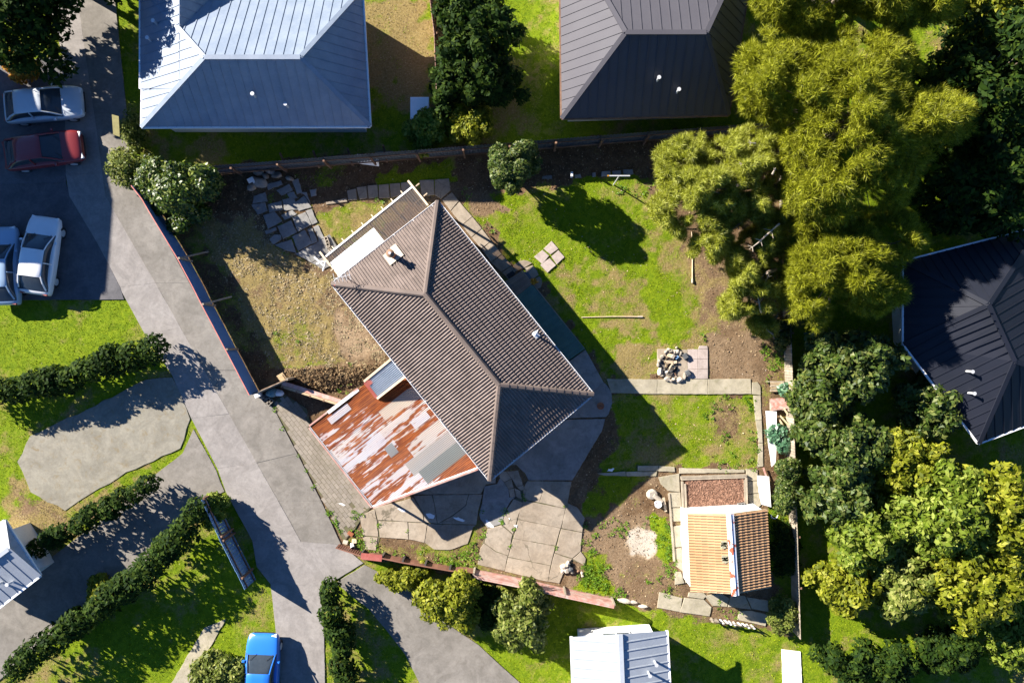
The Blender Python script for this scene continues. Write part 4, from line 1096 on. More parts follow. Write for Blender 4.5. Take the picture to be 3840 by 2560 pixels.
def concrete_block(loc, rz, label, mat='stone_pale', group=None, size=(0.39, 0.19, 0.19)):
    o = empty('concrete_block', loc, label, 'block', group, rz)
    m = MB(); w, d, h = size
    for y in (-d / 2 + .016, d / 2 - .016): m.box((0, y, h / 2), (w, .03, h))
    for x in (-w / 2 + .018, 0, w / 2 - .018): m.box((x, 0, h / 2), (.034, d - .064, h))
    m.build('shell', M[mat], o)
    return o
p = jz(1200, 392, 0); concrete_block((p.x, p.y, .17), 0.1, 'grey hollow concrete block at the corner of the mulched raised bed', 'slab_grey')

# ------------------------------------------------------------------ fire pit
fc = W('i', 840, 440, 0)
pit = empty('fire_pit', fc, 'ring of stones and blocks around burnt wood beside the paved square', 'fire pit')
pitpad = setting('fire_pit_paving', 'pale square pavers and concrete slab under the fire pit', 'paving')
piece('concrete_slab', pitpad, 'i', [(692, 283), (760, 280), (985, 290), (985, 570), (760, 560), (690, 440)], 'concrete', 0.05)
for r in range(3):
    for c in range(2):
        x, y = 988 + c * 100, 285 + r * 97
        piece('square_slab', pitpad, 'i', [(x, y), (x + 98, y), (x + 98, y + 95), (x, y + 95)], 'slab_pink', 0.055, jit=0.004, ch=0.008)
piece('square_slab', pitpad, 'i', [(1105, 250), (1180, 252), (1186, 282), (1092, 282)], 'slab_pink', 0.05, jit=0.006, ch=0.008)
def lump(rad, seed, flat=0.7, n=2, mat='stone', name='stone'):
    bm = bmesh.new(); bmesh.ops.create_icosphere(bm, subdivisions=n, radius=1.0)
    r = random.Random(seed); ph = [Vector((r.uniform(-1, 1), r.uniform(-1, 1), r.uniform(-1, 1))).normalized() for _ in range(9)]
    cut = [r.uniform(.62, .9) for _ in ph]
    for v in bm.verts:
        p = v.co.copy()
        for d, c in zip(ph, cut):
            k = p.dot(d)
            if k > c: p -= d * (k - c)
        v.co = Vector((p.x * rad[0], p.y * rad[1], p.z * rad[2]))
    me = bpy.data.meshes.new(name); bm.to_mesh(me); bm.free(); me.materials.append(M[mat]); return me
SP = 2948.6 / 43 * 2.61375
for k, (x, y, w, l, kind) in enumerate(((825, 303, 50, 38, 's'), (775, 312, 46, 40, 's'), (738, 358, 40, 42, 's'), (707, 398, 36, 44, 's'), (700, 440, 34, 44, 's'), (715, 503, 46, 76, 'p'), (737, 546, 40, 24, 's'),
        (780, 575, 62, 40, 'p'), (822, 592, 40, 26, 's'), (852, 580, 40, 28, 'p'), (910, 586, 68, 48, 'p'), (955, 548, 30, 66, 's'), (985, 515, 42, 50, 'd'), (960, 352, 46, 52, 'd'), (916, 326, 36, 42, 's'), (886, 310, 50, 42, 's'), (855, 312, 30, 36, 'p'), (877, 268, 25, 22, 's'), (800, 286, 40, 24, 'p'), (990, 540, 36, 20, 'p'))):
    c = W('i', x, y, 0) - fc; ang = math.atan2(c.y, c.x)
    sx_, sy_ = w / SP, l / SP
    if kind == 'd':
        o = MB().box((0, 0, 0.10), (sx_, sy_, 0.2), ch=0.015).build('block', M['stone_dark'], pit); o.rotation_euler = (0, 0, 0.5)
    else:
        o = put('stone', lump((sx_ * .60, sy_ * .60, .15), k, mat='stone_pale' if kind == 'p' else 'stone'), pit); o.rotation_euler = (0, 0, random.uniform(-.2, .2))
    o.location = (c.x, c.y, 0.10 if kind != 'd' else 0.05)
MB().prism(rough_outline([W('i', x, y, 0) - fc for x, y in ((740, 370), (800, 330), (880, 350), (890, 420), (880, 520), (820, 545), (760, 530), (730, 450))], .1, .03, 3), 0.03, 0.075).build('ash_bed', M['ash'], pit)
for k, (x, y, l, w, a, z, mt) in enumerate(((820, 350, 70, 40, 2.8, .18, 'timber_pale'), (790, 360, 60, 20, .6, .14, 'timber'), (840, 355, 40, 30, 1.0, .24, 'chip'), (800, 410, 80, 26, -.1, .2, 'timber_pale'), (850, 415, 60, 24, .2, .18, 'timber_pale'),
        (780, 440, 50, 22, 1.2, .16, 'timber'), (820, 450, 60, 18, .9, .26, 'timber_pale'), (845, 455, 40, 26, -.6, .2, 'timber'), (800, 480, 110, 10, 1.05, .3, 'timber_grey'), (770, 420, 44, 16, -.9, .2, 'timber'), (780, 505, 30, 14, 0.3, .14, 'white_board'),
        (880, 365, 40, 22, .7, .16, 'fence_steel'), (835, 500, 60, 14, .4, .12, 'dark'), (870, 500, 40, 12, 1.5, .12, 'dark'), (760, 470, 50, 16, 1.4, .13, 'ash'), (860, 520, 50, 12, 2.2, .12, 'timber_brown'))):
    c = W('i', x, y, 0) - fc
    MB().box((0, 0, 0), (l / SP, w / SP, .05), ch=0.01).build('firewood', M[mt], pit)
    o = pit.children[-1]; o = [q for q in pit.children if q.name.startswith('firewood')][-1]
for k, o in enumerate([q for q in pit.children if q.name.startswith('firewood')]):
    x, y, l, w, a, z, mt = ((820, 350, 70, 40, 2.8, .18, 0), (790, 360, 60, 20, .6, .14, 0), (840, 355, 40, 30, 1.0, .24, 0), (800, 410, 80, 26, -.1, .2, 0), (850, 415, 60, 24, .2, .18, 0), (780, 440, 50, 22, 1.2, .16, 0), (820, 450, 60, 18, .9, .26, 0), (845, 455, 40, 26, -.6, .2, 0), (800, 480, 110, 10, 1.05, .3, 0), (770, 420, 44, 16, -.9, .2, 0), (780, 505, 30, 14, .3, .14, 0), (880, 365, 40, 22, .7, .16, 0), (835, 500, 60, 14, .4, .12, 0), (870, 500, 40, 12, 1.5, .12, 0), (760, 470, 50, 16, 1.4, .13, 0), (860, 520, 50, 12, 2.2, .12, 0))[k]
    c = W('i', x, y, 0) - fc; o.location = (c.x, c.y, z - .02); o.rotation_euler = (random.uniform(-.3, .3), random.uniform(-.25, .25), a)

# ------------------------------------------------------------------ fences
def ribbed_panel(p, q, h, mat, parent, org, name='fence_panel', pitch=0.2, dep=0.03, z0=0.03):
    d = (q - p); d.z = 0; L = d.length; d.normalize(); s = Vector((-d.y, d.x, 0))
    n = max(1, int(round(L / pitch))); V = []; prof = []
    for i in range(n):
        a = L * i / n; w = L / n
        prof += [(a, 0), (a + w * .35, 0), (a + w * .5, dep), (a + w * .85, dep)]
    prof.append((L, 0))
    for z in (z0, h):
        for a, b in prof: c = p + d * a + s * b - org; V.append(Vector((c.x, c.y, z)))
    m = len(prof)
    return MB().add(V, [(i, i + 1, m + i + 1, m + i) for i in range(m - 1)]).build(name, M[mat], parent)

def lapped_panel(p, q, h, mat, parent, org, name='fence_panel', pitch=.17):
    d = (q - p); d.z = 0; L = d.length; d.normalize(); s = Vector((-d.y, d.x, 0)); V = []
    n = int(round(h / pitch)); prof = []
    for i in range(n): prof += [(h * i / n + .03, 0), (h * (i + .55) / n + .03, 0), (h * (i + .7) / n + .03, .03), (h * (i + .9) / n + .03, .03)]
    for a in (0, L):
        for z, b in prof: c = p + d * a + s * b - org; V.append(Vector((c.x, c.y, z)))
    m = len(prof)
    return MB().add(V, [(i, m + i, m + i + 1, i + 1) for i in range(m - 1)]).build(name, M[mat], parent)

def fence_line(name, pts, label, cat, h, mat, cap=None, postm='timber_grey', ribs=True, post_w=0.1, braces=(), inner=1, pitch=.2, lapped=False, posts=None):
    org = Vector((pts[0].x, pts[0].y, 0))
    f = empty(name, org, label, cat)
    for p, q in zip(pts[:-1], pts[1:]):
        p = Vector((p.x, p.y, 0)); q = Vector((q.x, q.y, 0))
        (lapped_panel if lapped else ribbed_panel)(p, q, h, mat, f, org, pitch=pitch)
        if cap: MB().bar(p - org + Vector((0, 0, h + .01)), q - org + Vector((0, 0, h + .01)), .05, .03).build('capping', M[cap], f)
        d = (q - p).normalized(); s = Vector((-d.y, d.x, 0)) * inner
        for z in (() if lapped else (.35, h - .3)):
            MB().bar(p - org + s * .09 + Vector((0, 0, z)), q - org + s * .09 + Vector((0, 0, z)), .05, .09).build('rail', M[postm], f)
    for i, p in enumerate(pts):
        if posts is not None and i not in posts: continue
        q = pts[min(i + 1, len(pts) - 1)] if i < len(pts) - 1 else pts[i]
        o_ = pts[max(i - 1, 0)]
        d = Vector((q.x - o_.x, q.y - o_.y, 0)).normalized(); s = Vector((-d.y, d.x, 0)) * inner
        c = Vector((p.x, p.y, 0)) - org + s * (.08 if lapped else .17)
        MB().bar(c - Vector((0, 0, .2)), c + Vector((0, 0, h + .03)), post_w).build('post', M[postm], f)
        if i in braces:
            MB().bar(c + Vector((0, 0, h - .05)), c + s * 1.05 + Vector((0, 0, .1)), .08).build('brace', M[postm], f)
    return f
FH = 1.7
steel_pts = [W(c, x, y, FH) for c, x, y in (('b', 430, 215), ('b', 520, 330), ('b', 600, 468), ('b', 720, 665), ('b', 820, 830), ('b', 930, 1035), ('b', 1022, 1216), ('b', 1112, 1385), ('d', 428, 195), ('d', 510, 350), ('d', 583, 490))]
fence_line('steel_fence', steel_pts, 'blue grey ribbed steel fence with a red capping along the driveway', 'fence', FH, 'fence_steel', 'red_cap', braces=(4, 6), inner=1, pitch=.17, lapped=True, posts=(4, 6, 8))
NH = 1.75
north_pts = [W('z', 330 + (1800 - 330) * i / 14, 402 + (287 - 402) * i / 14 + 0, NH * .6) for i in range(15)]
nf = fence_line('dark_steel_fence', [Vector((p.x, p.y, 0)) for p in north_pts], 'dark ribbed steel fence along the shaded garden border', 'fence', NH, 'fence_dark', None, 'timber_brown', inner=-1, pitch=.18)
# southern fence: panels of brown steel, then faded pink rails, then broken white pickets
south = [('e', 205, 1105), ('e', 470, 1190), ('e', 690, 1215), ('e', 905, 1260), ('e', 1140, 1300), ('e', 1400, 1345), ('f', 290, 1072)]
sp = [W(c, x, y, 0) for c, x, y in south]
org = Vector(sp[0])
bf = empty('brown_steel_fence', org, 'low red brown steel fence with dark posts along the lower yard', 'fence')
for i, (p, q) in enumerate(zip(sp[:-1], sp[1:])):
    d = (q - p).normalized(); s = Vector((-d.y, d.x, 0))
    ribbed_panel(p, q, .85, 'brown_steel', bf, org, pitch=.12 if i == 0 else 2.4, dep=.02)
    MB().bar(p - org + Vector((0, 0, .87)), q - org + Vector((0, 0, .87)), .06 if i != 1 else .34, .03).build('capping', M['red_paint' if i == 1 else 'brown_steel'], bf)
    if i: MB().bar(p - org + s * .07, p - org + s * .07 + Vector((0, 0, .85)), .1).build('post', M['dark_metal'], bf)
pk = [W(c, x, y, 0) for c, x, y in (('f', 292, 1080), ('f', 690, 1160), ('f', 1040, 1240), ('f', 1440, 1325))]
org = Vector(pk[0])
pf = empty('pink_rail_fence', org, 'fence of faded pink timber rails edging the concrete yard', 'fence')
for i, (p, q) in enumerate(zip(pk[:-1], pk[1:])):
    d = (q - p).normalized(); s = Vector((-d.y, d.x, 0))
    for k in range(5):
        z = .14 + k * .24
        a_, b2 = p - org + s * random.uniform(-.01, .01), q - org
        MB().bar(Vector((a_.x, a_.y, z)) + d * .02, Vector((b2.x, b2.y, z)) - d * .02, .03, .2, up=(0, 0, 1)).build('rail', M['pink_rail'], pf)
    for k in range(2):
        MB().bar(p - org + s * (.0 - k * .09) + Vector((0, 0, 1.3)) + d * .01, q - org + s * (0 - k * .09) + Vector((0, 0, 1.3)) - d * .01, .075, .03).build('top_rail', M['pink_rail'], pf)
for p in pk:
    MB().bar(p - org - Vector((0, -.05, .2)), p - org + Vector((0, .05, 1.28)), .1).build('post', M['timber_grey'], pf)
wp0 = W('j', 970, 1285, 0)
wf = empty('picket_fence', wp0, 'short run of leaning white pickets beside the lowest slabs', 'fence')
a_, b_ = W('j', 960, 1288, 0) - wp0, W('j', 1290, 1342, 0) - wp0
for z in (.18, .42):
    MB().bar(a_ + Vector((0, 0, z)), b_ + Vector((0, 0, z)), .05, .09).build('rail', M['timber_grey'], wf)
for k in range(22):
    t = k / 21.0; c = W('j', 720, 1245, 0).lerp(W('j', 1475, 1380, 0), .02 + t * .96) - wp0
    if k < 7 or k > 16: continue
    ti = random.uniform(-.12, .12)
    MB().bar(c + Vector((0, .04, -.05)), c + Vector((ti * .6, .04 + random.uniform(-.05, .08), random.uniform(.5, .65))), .1, .02, up=(0, 1, 0)).build('picket', M['white_paint' if 8 < k < 17 else 'timber_grey'], wf)
# eastern paling fence behind the planting
ep = [W('z', 1797 + (1833 - 1797) * i / 10, 300 + (1462 - 300) * i / 10, 0.8) for i in range(11)]
org = Vector((ep[0].x, ep[0].y, 0))
ef = empty('paling_fence', org, 'grey timber paling fence behind the pines and shrubs', 'fence')
for p, q in zip(ep[:-1], ep[1:]):
    p = Vector((p.x, p.y, 0)) - org; q = Vector((q.x, q.y, 0)) - org; d = (q - p).normalized()
    L = (q - p).length; n = int(L / .15)
    for k in range(n):
        c = p + d * (k + .5) * L / n
        MB().box((c.x, c.y, .6), (.022, .135, 1.2 + random.uniform(-.03, .03)), math.atan2(d.y, d.x) - math.pi / 2).build('paling', M['timber_grey'], ef)
    for z in (.3, .95):
        MB().bar(p + Vector((.05, 0, z)), q + Vector((.05, 0, z)), .05, .1).build('rail', M['timber_brown'], ef)
    MB().bar(p + Vector((.12, 0, -.2)), p + Vector((.12, 0, 1.15)), .1).build('post', M['timber_brown'], ef)

# ------------------------------------------------------------------ odds and ends about the section
# clothes line post
tp = W('g', 1570, 432, 0)
cp_ = empty('clothes_post', tp, 'pale T shaped clothes line post at the edge of the shaded border', 'clothes post')
MB().tube([(0, 0, -.1), (0, 0, 2.3)], .035, 10).build('pole', M['galv'], cp_)
c = W('g', 1590, 384, 2.3) - tp
MB().tube([(-.55, c.y * 0, 2.3), (.55, .0, 2.3)], .035, 8).build('crossbar', M['galv'], cp_)
MB().tube([(-.62, 0, 2.3), (-.54, 0, 2.3)], .045, 8).build('end_cap', M['leaf_orange'], cp_)
# poles lying on the grass
for (crop, p, q, r, mt, lab) in (('h', (511, 820), (515, 1150), .035, 'timber_pale', 'thin pale pole lying on the bare soil below the pines'), ('g', (1300, 1545), (1810, 1540), .03, 'timber_pale', 'long thin pole with a pale end lying across the lawn')):
    a, b = W(crop, *p), W(crop, *q)
    o = empty('garden_pole', a, lab, 'pole')
    m_ = MB().tube([(0, 0, .04), (b - a) * .5 + Vector((.02, .03, .05)), (b - a) + Vector((0, 0, .05))], [r * .7, r * .8, r], 8).build('shaft', M[mt], o)
    MB().tube([(b - a) * .93 + Vector((0, 0, .05)), (b - a) * 1.005 + Vector((0, 0, .05))], r * 1.5, 8).build('tip', M['chip'], o)
po_ = W('g', 1350, 1530, 0)
# border stones
for k, pts in enumerate(([(1470, 325), (1540, 318), (1545, 365), (1465, 365)], [(1558, 320), (1630, 315), (1632, 355), (1560, 362)], [(1650, 310), (1728, 305), (1735, 345), (1655, 352)], [(1390, 335), (1418, 330), (1420, 365), (1392, 370)], [(1240, 350), (1290, 345), (1300, 375), (1245, 380)], [(970, 365), (1050, 355), (1052, 382), (968, 386)])):
    w = WL('g', pts); c = sum(w, Vector()) / 4
    o = MB().prism(rough_outline([p - c for p in w], .15, .015, k), -.05, .13, .02).build('edging_stone', M['slab_grey'])
    o.location = c; tag(o, ('first edging block of the bright three in the shaded border', 'middle edging block of the bright three in the shaded border', 'edging block of the bright three nearest the pines', 'narrow upright edging block between the white block and the bright three', 'edging block beside the small white block', 'edging block nearest the garden tree trunk')[k], 'edging stone', 'edging blocks along the shaded border')
c = W('g', 1216, 355, 0)
o = MB().box((0, 0, .2), (.12, .26, .4), ch=.01).build('marker_block', M['white_paint']); o.location = c; tag(o, 'small upright white block alone in the dark border', 'block')
# boards leaning on the north fence
for k, (x0, y0, x1, y1, w, mt, lab) in enumerate(((975, 220, 1155, 245, .28, 'white_board', 'pale board leaning on the dark fence with its end cut at an angle'), (1140, 200, 1290, 195, .25, 'slab_grey', 'grey board leaning on the dark fence beside the timber stakes'), (700, 238, 910, 225, .2, 'timber_grey', 'weathered board propped low along the dark fence'))):
    a, b = W('c', x0, y0, .5), W('c', x1, y1, .5); cc = (a + b) / 2
    o = MB().box((0, 0, .32), ((b - a).length, .03, w + .35), ch=.004).build('leaning_board', M[mt]); o.location = (cc.x, cc.y - .1, 0)
    o.rotation_euler = (R(-38), 0, math.atan2(b.y - a.y, b.x - a.x)); tag(o, lab, 'board')
for k, (x, y) in enumerate(((665, 250), (945, 230), (1235, 205), (395, 268))):
    a = W('c', x, y, .0)
    o = MB().bar((0, -.25, -.05), (0, .35, 1.3), .09).build('fence_stake', M['timber_brown']); o.location = a
    tag(o, ('brown timber stake propping the dark fence above the slab path', 'brown timber stake against the fence beside the angled board', 'brown timber stake at the end of the leaning boards', 'brown timber stake near the heap of rocks')[k], 'stake')
# boulders
for k, (x, y, w, l) in enumerate(((165, 330, 90, 50), (215, 290, 44, 30), (250, 325, 60, 40), (290, 285, 40, 34), (360, 285, 60, 30), (220, 365, 50, 44), (315, 355, 90, 50), (170, 420, 120, 80), (105, 460, 70, 60), (280, 330, 40, 40), (425, 385, 70, 34), (130, 390, 60, 40))):
    c = W('c', x, y, 0); s_ = 68.57 * 2.24
    o = put('boulder', lump((w / s_ * .6, l / s_ * .6, .22), 50 + k, mat='stone')); o.location = (c.x, c.y, .1); o.rotation_euler = (0, 0, random.uniform(-.4, .4))
    tag(o, ('long flat boulder at the upper end of the heap above the patio', 'small boulder wedged between the long boulder and the fence', 'mid sized boulder under the fence in the middle of the heap', 'small boulder touching the fence foot in the heap',
            'boulder at the end of the heap nearest the brown stake', 'rounded boulder in the middle of the heap', 'broad flat boulder between the heap and the patio slabs', 'largest boulder of the heap below the white tray', 'rough boulder at the edge of the heap nearest the hedge tree',
            'smallest boulder in the centre of the heap', 'boulder lying apart from the heap beside the first patio slab', 'boulder against the broken white tray')[k], 'boulder', 'boulders heaped above the slab patio')
c = W('c', 110, 405, 0); o = MB().box((0, 0, 0), (.34, .26, .04), ch=.01).box((.1, -.1, .03), (.1, .24, .03)).build('plastic_tray', M['white_board']); o.location = (c.x, c.y, .4); o.rotation_euler = (.1, .1, .5); tag(o, 'broken white plastic tray lying on the boulder heap', 'tray')
# concrete blocks by the pergola
for k, (x, y, a) in enumerate(((735, 900, 1.2), (748, 950, 1.25), (765, 985, 1.0))):
    c = W('c', x, y, 0); concrete_block((c.x, c.y, .04), -a, ('pale hollow block in the row by the pergola, the one farthest from the house', 'pale hollow block in the middle of the row by the pergola', 'pale hollow block in the row by the pergola, the one nearest the white roof')[k], 'chip')
c = W('c', 775, 920, 0); o = MB().box((0, 0, 0), (.28, .9, .03), ch=.004).build('loose_plank', M['slab_grey']); o.location = (c.x, c.y, .1); o.rotation_euler = (.05, .1, .55); tag(o, 'grey plank lying beside the hollow blocks by the pergola', 'plank')
# loose things at the west corner of the house
o = empty('fallen_gutter', W('c', 700, 1090, 1.2), 'bundle of white downpipe and bent brackets sticking out at the pergola corner', 'downpipe')
for a, b in (((-.3, .25, 1.0), (.25, -.25, 1.1)), ((-.2, -.1, .9), (.3, .05, 1.2)), ((.1, -.45, .8), (.35, .0, 1.25))):
    MB().tube([a, b], .045, 8).build('pipe', M['white_paint'], o)
o.location.z = 0.9
# mat, step mat, gas bottle, plant pot at the deck
for crop, pts, z, mt, nm, lab, cat in (('g', [(668, 1190), (722, 1152), (745, 1180), (690, 1218)], .07, 'dark', 'door_mat', 'black rubber mat on the slab path at the deck end', 'mat'),
                                       ('g', [(812, 1160), (852, 1165), (890, 1225), (850, 1240)], .08, 'fence_dark', 'step_mat', 'dark blue mat lying across the rounded step pads', 'mat')):
    w = WL(crop, pts, z); c = sum(w, Vector()) / 4
    ob = MB().prism([p - c for p in w], 0.0, .02, .004).build(nm, M[mt]); ob.location = c; tag(ob, lab, cat)
c = W('g', 900, 1252, 0)
o = empty('plant_pot', (c.x, c.y, .05), 'pot with yellowed plant standing at the deck step', 'plant pot')
MB().tube([(0, 0, 0), (0, 0, .22), (0, 0, .24), (0, 0, .2)], [.09, .13, .13, .11], 12).build('pot', M['timber_pale'], o)
lf = MB()
for k in range(26):
    a = k * 2.4; d = Vector((math.cos(a), math.sin(a), 0)); l = .08 + .12 * random.random()
    p = Vector((0, 0, .25)); lf.add([p, p + d * l + Vector((-d.y, d.x, 0)) * .03 + Vector((0, 0, .06)), p + d * l * 1.5 + Vector((0, 0, .02)), p + d * l - Vector((-d.y, d.x, 0)) * .03 + Vector((0, 0, .06))], [(0, 1, 2, 3)])
lf.build('leaves', M['leaf_orange'], o)
# dark drum by the south-east corner
c = W('i', 130, 835, 0)
o = empty('rusty_bucket', (c.x, c.y, .05), 'dark rusted bucket on the shaded concrete behind the house corner', 'bucket')
MB().tube([(0, 0, 0), (0, 0, .3), (0, 0, .32), (0, 0, .3), (0, 0, .06)], [.16, .2, .2, .17, .14], 14).build('shell', M['rust'], o)
MB().tube([(-.19, 0, .3), (-.15, 0, .44), (0, 0, .5), (.15, 0, .44), (.19, 0, .3)], .01, 6).build('handle', M['dark_metal'], o)
# bucket, log and plank in the yard
c = W('j', 552, 388, 0)
o = empty('white_bucket', (c.x, c.y, .0), 'white bucket full of scraps beside the stone log in the yard', 'bucket')
MB().tube([(0, 0, 0), (0, 0, .32), (0, 0, .34), (0, 0, .33), (0, 0, .12)], [.15, .19, .2, .17, .15], 18).build('shell', M['white_paint'], o)
for k in range(7):
    a = k * 2.4; MB().bar((math.cos(a) * .1, math.sin(a) * .1, .14), (math.cos(a + 2.5) * .09, math.sin(a + 2.5) * .09, .34), .05, .03).build('scrap', M[('red_paint', 'timber_brown', 'dark', 'pink_rail', 'timber_pale')[k % 5]], o)
MB().tube([(-.195, 0, .3), (-.17, .05, .36), (0, .22, .33), (.17, .05, .36), (.195, 0, .3)], .008, 6).build('handle', M['dark_metal'], o)
a, b = W('j', 520, 320, 0), W('j', 588, 372, 0)
o = MB().tube([Vector((0, 0, .16)), (b - a) * .5 + Vector((0, 0, .15)), (b - a) + Vector((0, 0, .14))], [.15, .13, .12], 12).build('stone_log', M['chip']); o.location = a; tag(o, 'pale log lying beside the white bucket in the yard', 'log')
c = W('j', 508, 315, 0); o = put('pale_rock', lump((.32, .30, .2), 77, mat='stone_pale')); o.location = (c.x, c.y, .12); tag(o, 'pale rounded rock at the end of the log', 'rock')
c = W('j', 607, 395, 0); o = MB().box((0, 0, 0), (.13, .8, .03), ch=.004).build('yard_plank', M['timber_pale']); o.location = (c.x, c.y, .16); o.rotation_euler = (.1, .05, .18); tag(o, 'bare timber plank leaning beside the white bucket', 'plank')
# white boards, iron sheet and timber stack along the eastern boundary
def flat_thing(name, crop, pts, z, th, mat, label, cat, tilt=(0, 0, 0), jit=.006, seed=1):
    w = WL(crop, pts, z); c = sum(w, Vector()) / len(w)
    ob = MB().prism(rough_outline([p - c for p in w], .2, jit, seed), 0, th, .004).build(name, M[mat]); ob.location = c; ob.rotation_euler = tilt
    return tag(ob, label, cat)
flat_thing('plaster_sheet', 'i', [(1750, 888), (1862, 895), (1860, 1260), (1850, 1400), (1812, 1435), (1775, 1200)], .35, .03, 'white_board', 'long white panel with a tapering end propped beside the garden path', 'sheet', (0, R(6), 0))
flat_thing('torn_plaster_sheet', 'j', [(1335, 170), (1430, 180), (1438, 280), (1448, 420), (1368, 397), (1355, 340), (1340, 240)], .3, .03, 'white_board', 'shorter torn white panel lying above the shed corner', 'sheet', (0, R(5), 0), .012)
ir0 = W('i', 1800, 830, .4)
io = empty('iron_sheet', (ir0.x, ir0.y, .35), 'loose sheet of pinkish rusted corrugated iron beside the timber stack', 'iron sheet')
pA_, pB_, pC_, pD_ = [p - ir0 for p in WL('i', [(1795, 772), (1815, 888), (2030, 860), (2020, 755)], .4)]
nr = 60; V = []
for p, q in ((pA_, pB_), (pD_, pC_)):
    for i in range(nr + 1): cc = p + (q - p) * (i / nr); V.append(Vector((cc.x, cc.y, .015 * math.sin(2 * math.pi * i / 6))))
put('sheet', mesh('sheet', V, [(i, nr + 1 + i, nr + 2 + i, i + 1) for i in range(nr)], pmat('pink_rust_iron', (0.42, 0.20, 0.15), (0.55, 0.40, 0.35), 6, 20, .7, .1)), io)
MB().box((.7, 0, -.12), (.1, .6, .2)).box((.1, 0, -.12), (.1, .6, .2)).build('bearer', M['timber_grey'], io)
ts0 = W('i', 1870, 655, 0)
ts = empty('timber_stack', ts0, 'stack of weathered boards laid side by side against the boundary', 'timber stack')
for k in range(8):
    p, q = W('i', 1812 + random.uniform(-6, 6), 605 + k * 13, .2) - ts0, W('i', 1935 + random.uniform(-10, 20), 603 + k * 13, .2) - ts0
    MB().bar(Vector((p.x, p.y, .1 + .03 * (k % 2))), Vector((q.x, q.y, .12)), .06, .05).build('plank', M['timber' if k % 3 else 'timber_grey'], ts)
o = MB()
for k in range(3): o.bar(Vector((random.uniform(-.7, -.3), .3 - .25 * k, .04)), Vector((random.uniform(.3, .8), .25 - .25 * k, .06)), .08, .06)
o.build('bearer', M['timber_grey'], ts)
lb0 = W('i', 1900, 960, 0)
for k, (p, q) in enumerate((((1888, 815), (1940, 915)), ((1880, 930), (1985, 1060)), ((1870, 960), (1965, 1150)), ((1720, 1440), (1760, 1560)))):
    a, b = W('i', *p), W('i', *q)
    o = MB().bar((0, 0, .2), (b - a) + Vector((0, 0, .5 if k < 3 else .2)), .09, .04).build('loose_batten', M['timber' if k < 3 else 'pink_rail']); o.location = a
    tag(o, ('thin batten lying across the end of the rusted iron sheet', 'timber batten leaning among the blue green leaves', 'darker batten beside the long white panel', 'faded pink board lying beyond the long white panel')[k], 'batten')
# stone steps and rubbish by the driveway
rt0 = W('d', 800, 420, 0)
rw = empty('retaining_wall', rt0, 'timber retaining wall holding up the soil bank beside the carport', 'retaining wall')
a, b = W('d', 795, 425, .75) - rt0, W('d', 1175, 545, .75) - rt0; a.z = b.z = 0
d = (b - a).normalized(); s = Vector((-d.y, d.x, 0))
for k in range(4):
    MB().bar(a + Vector((0, 0, .09 + k * .19)), b + Vector((0, 0, .09 + k * .19)), .07, .185).build('wall_plank', M['timber_brown'], rw)
MB().bar(a + s * .13 + Vector((0, 0, .77)), b + s * .13 + Vector((0, 0, .77)), .22, .05).build('top_plank', M['pink_rail'], rw)
MB().bar(a - s * .06 + Vector((0, 0, .76)), b - s * .06 + Vector((0, 0, .77)), .12, .05).build('top_plank', M['timber'], rw)
for k in range(5):
    c = a.lerp(b, .03 + k * .235) - s * .1; MB().bar(c, c + Vector((0, 0, .8)), .1).build('post', M['timber_brown'], rw)
g0 = W('d', 600, 480, 0)
gt = empty('timber_gate', g0, 'dark timber gate swung open from the end of the steel fence', 'gate')
a, b = W('d', 600, 487, 1.3) - g0, W('d', 835, 385, 1.3) - g0; a.z = b.z = 0
for k in range(9):
    c = a.lerp(b, (k + .5) / 9); d = (b - a).normalized()
    MB().box((c.x, c.y, .72), ((b - a).length / 9 - .01, .025, 1.3 + random.uniform(-.05, .05)), math.atan2(d.y, d.x)).build('board', M['timber_grey'], gt)
for z in (.3, 1.2): MB().bar(a + Vector((.02, .04, z)), b + Vector((.02, .04, z)), .04, .09).build('rail', M['timber_brown'], gt)
MB().bar(b + Vector((0, 0, -.1)), b + Vector((0, 0, 1.5)), .12).build('post', M['timber_grey'], gt)
c = W('d', 815, 375, 0); o = MB().box((0, 0, 0), (.42, .5, .05), ch=.01).box((0, 0, .04), (.26, .34, .04), ch=.01).build('broken_crate', M['timber']); o.location = (c.x, c.y, .45); o.rotation_euler = (.25, -.2, .5); tag(o, 'square timber crate lid lying on the soil bank at the gate end', 'crate')
def bag(loc, r, seed, mat, label, name='rubbish_bag', cat='rubbish bag'):
    o = put(name, lump((r, r * .8, r * .62), seed, mat=mat, name=name)); o.location = (loc.x, loc.y, r * .5); return tag(o, label, cat)
M['bag_blue'] = pmat('blue_green_plastic', (0.10, 0.20, 0.22), (0.16, 0.28, 0.30), 6, 15, .35, 0)
bag(W('d', 735, 470, 0), .36, 201, 'bag_blue', 'blue green rubbish bag beside the timber gate')
bag(W('d', 785, 470, 0), .30, 202, 'white_board', 'white rubbish bag against the retaining wall')
bag(W('d', 700, 490, 0), .22, 203, 'dark', 'small black rubbish bag in the shade of the gate')
c = W('d', 652, 483, 0); o = MB().box((0, 0, .2), (.3, .25, .4), ch=.02).box((0, 0, .42), (.34, .28, .05), ch=.01).build('pale_box', M['white_board']); o.location = c; o.rotation_euler = (0, 0, .4); tag(o, 'pale box with a lid at the foot of the steel fence', 'box')
for k, (x, y) in enumerate(((705, 525), (725, 535), (690, 510))):
    c = W('d', x, y, 0); concrete_block((c.x, c.y, .0), .5 + k * .3, ('dark hollow block nearest the driveway beside the rubbish bags', 'dark hollow block between brick apron and rubbish bags', 'dark hollow block touching the black rubbish bag')[k], 'stone')
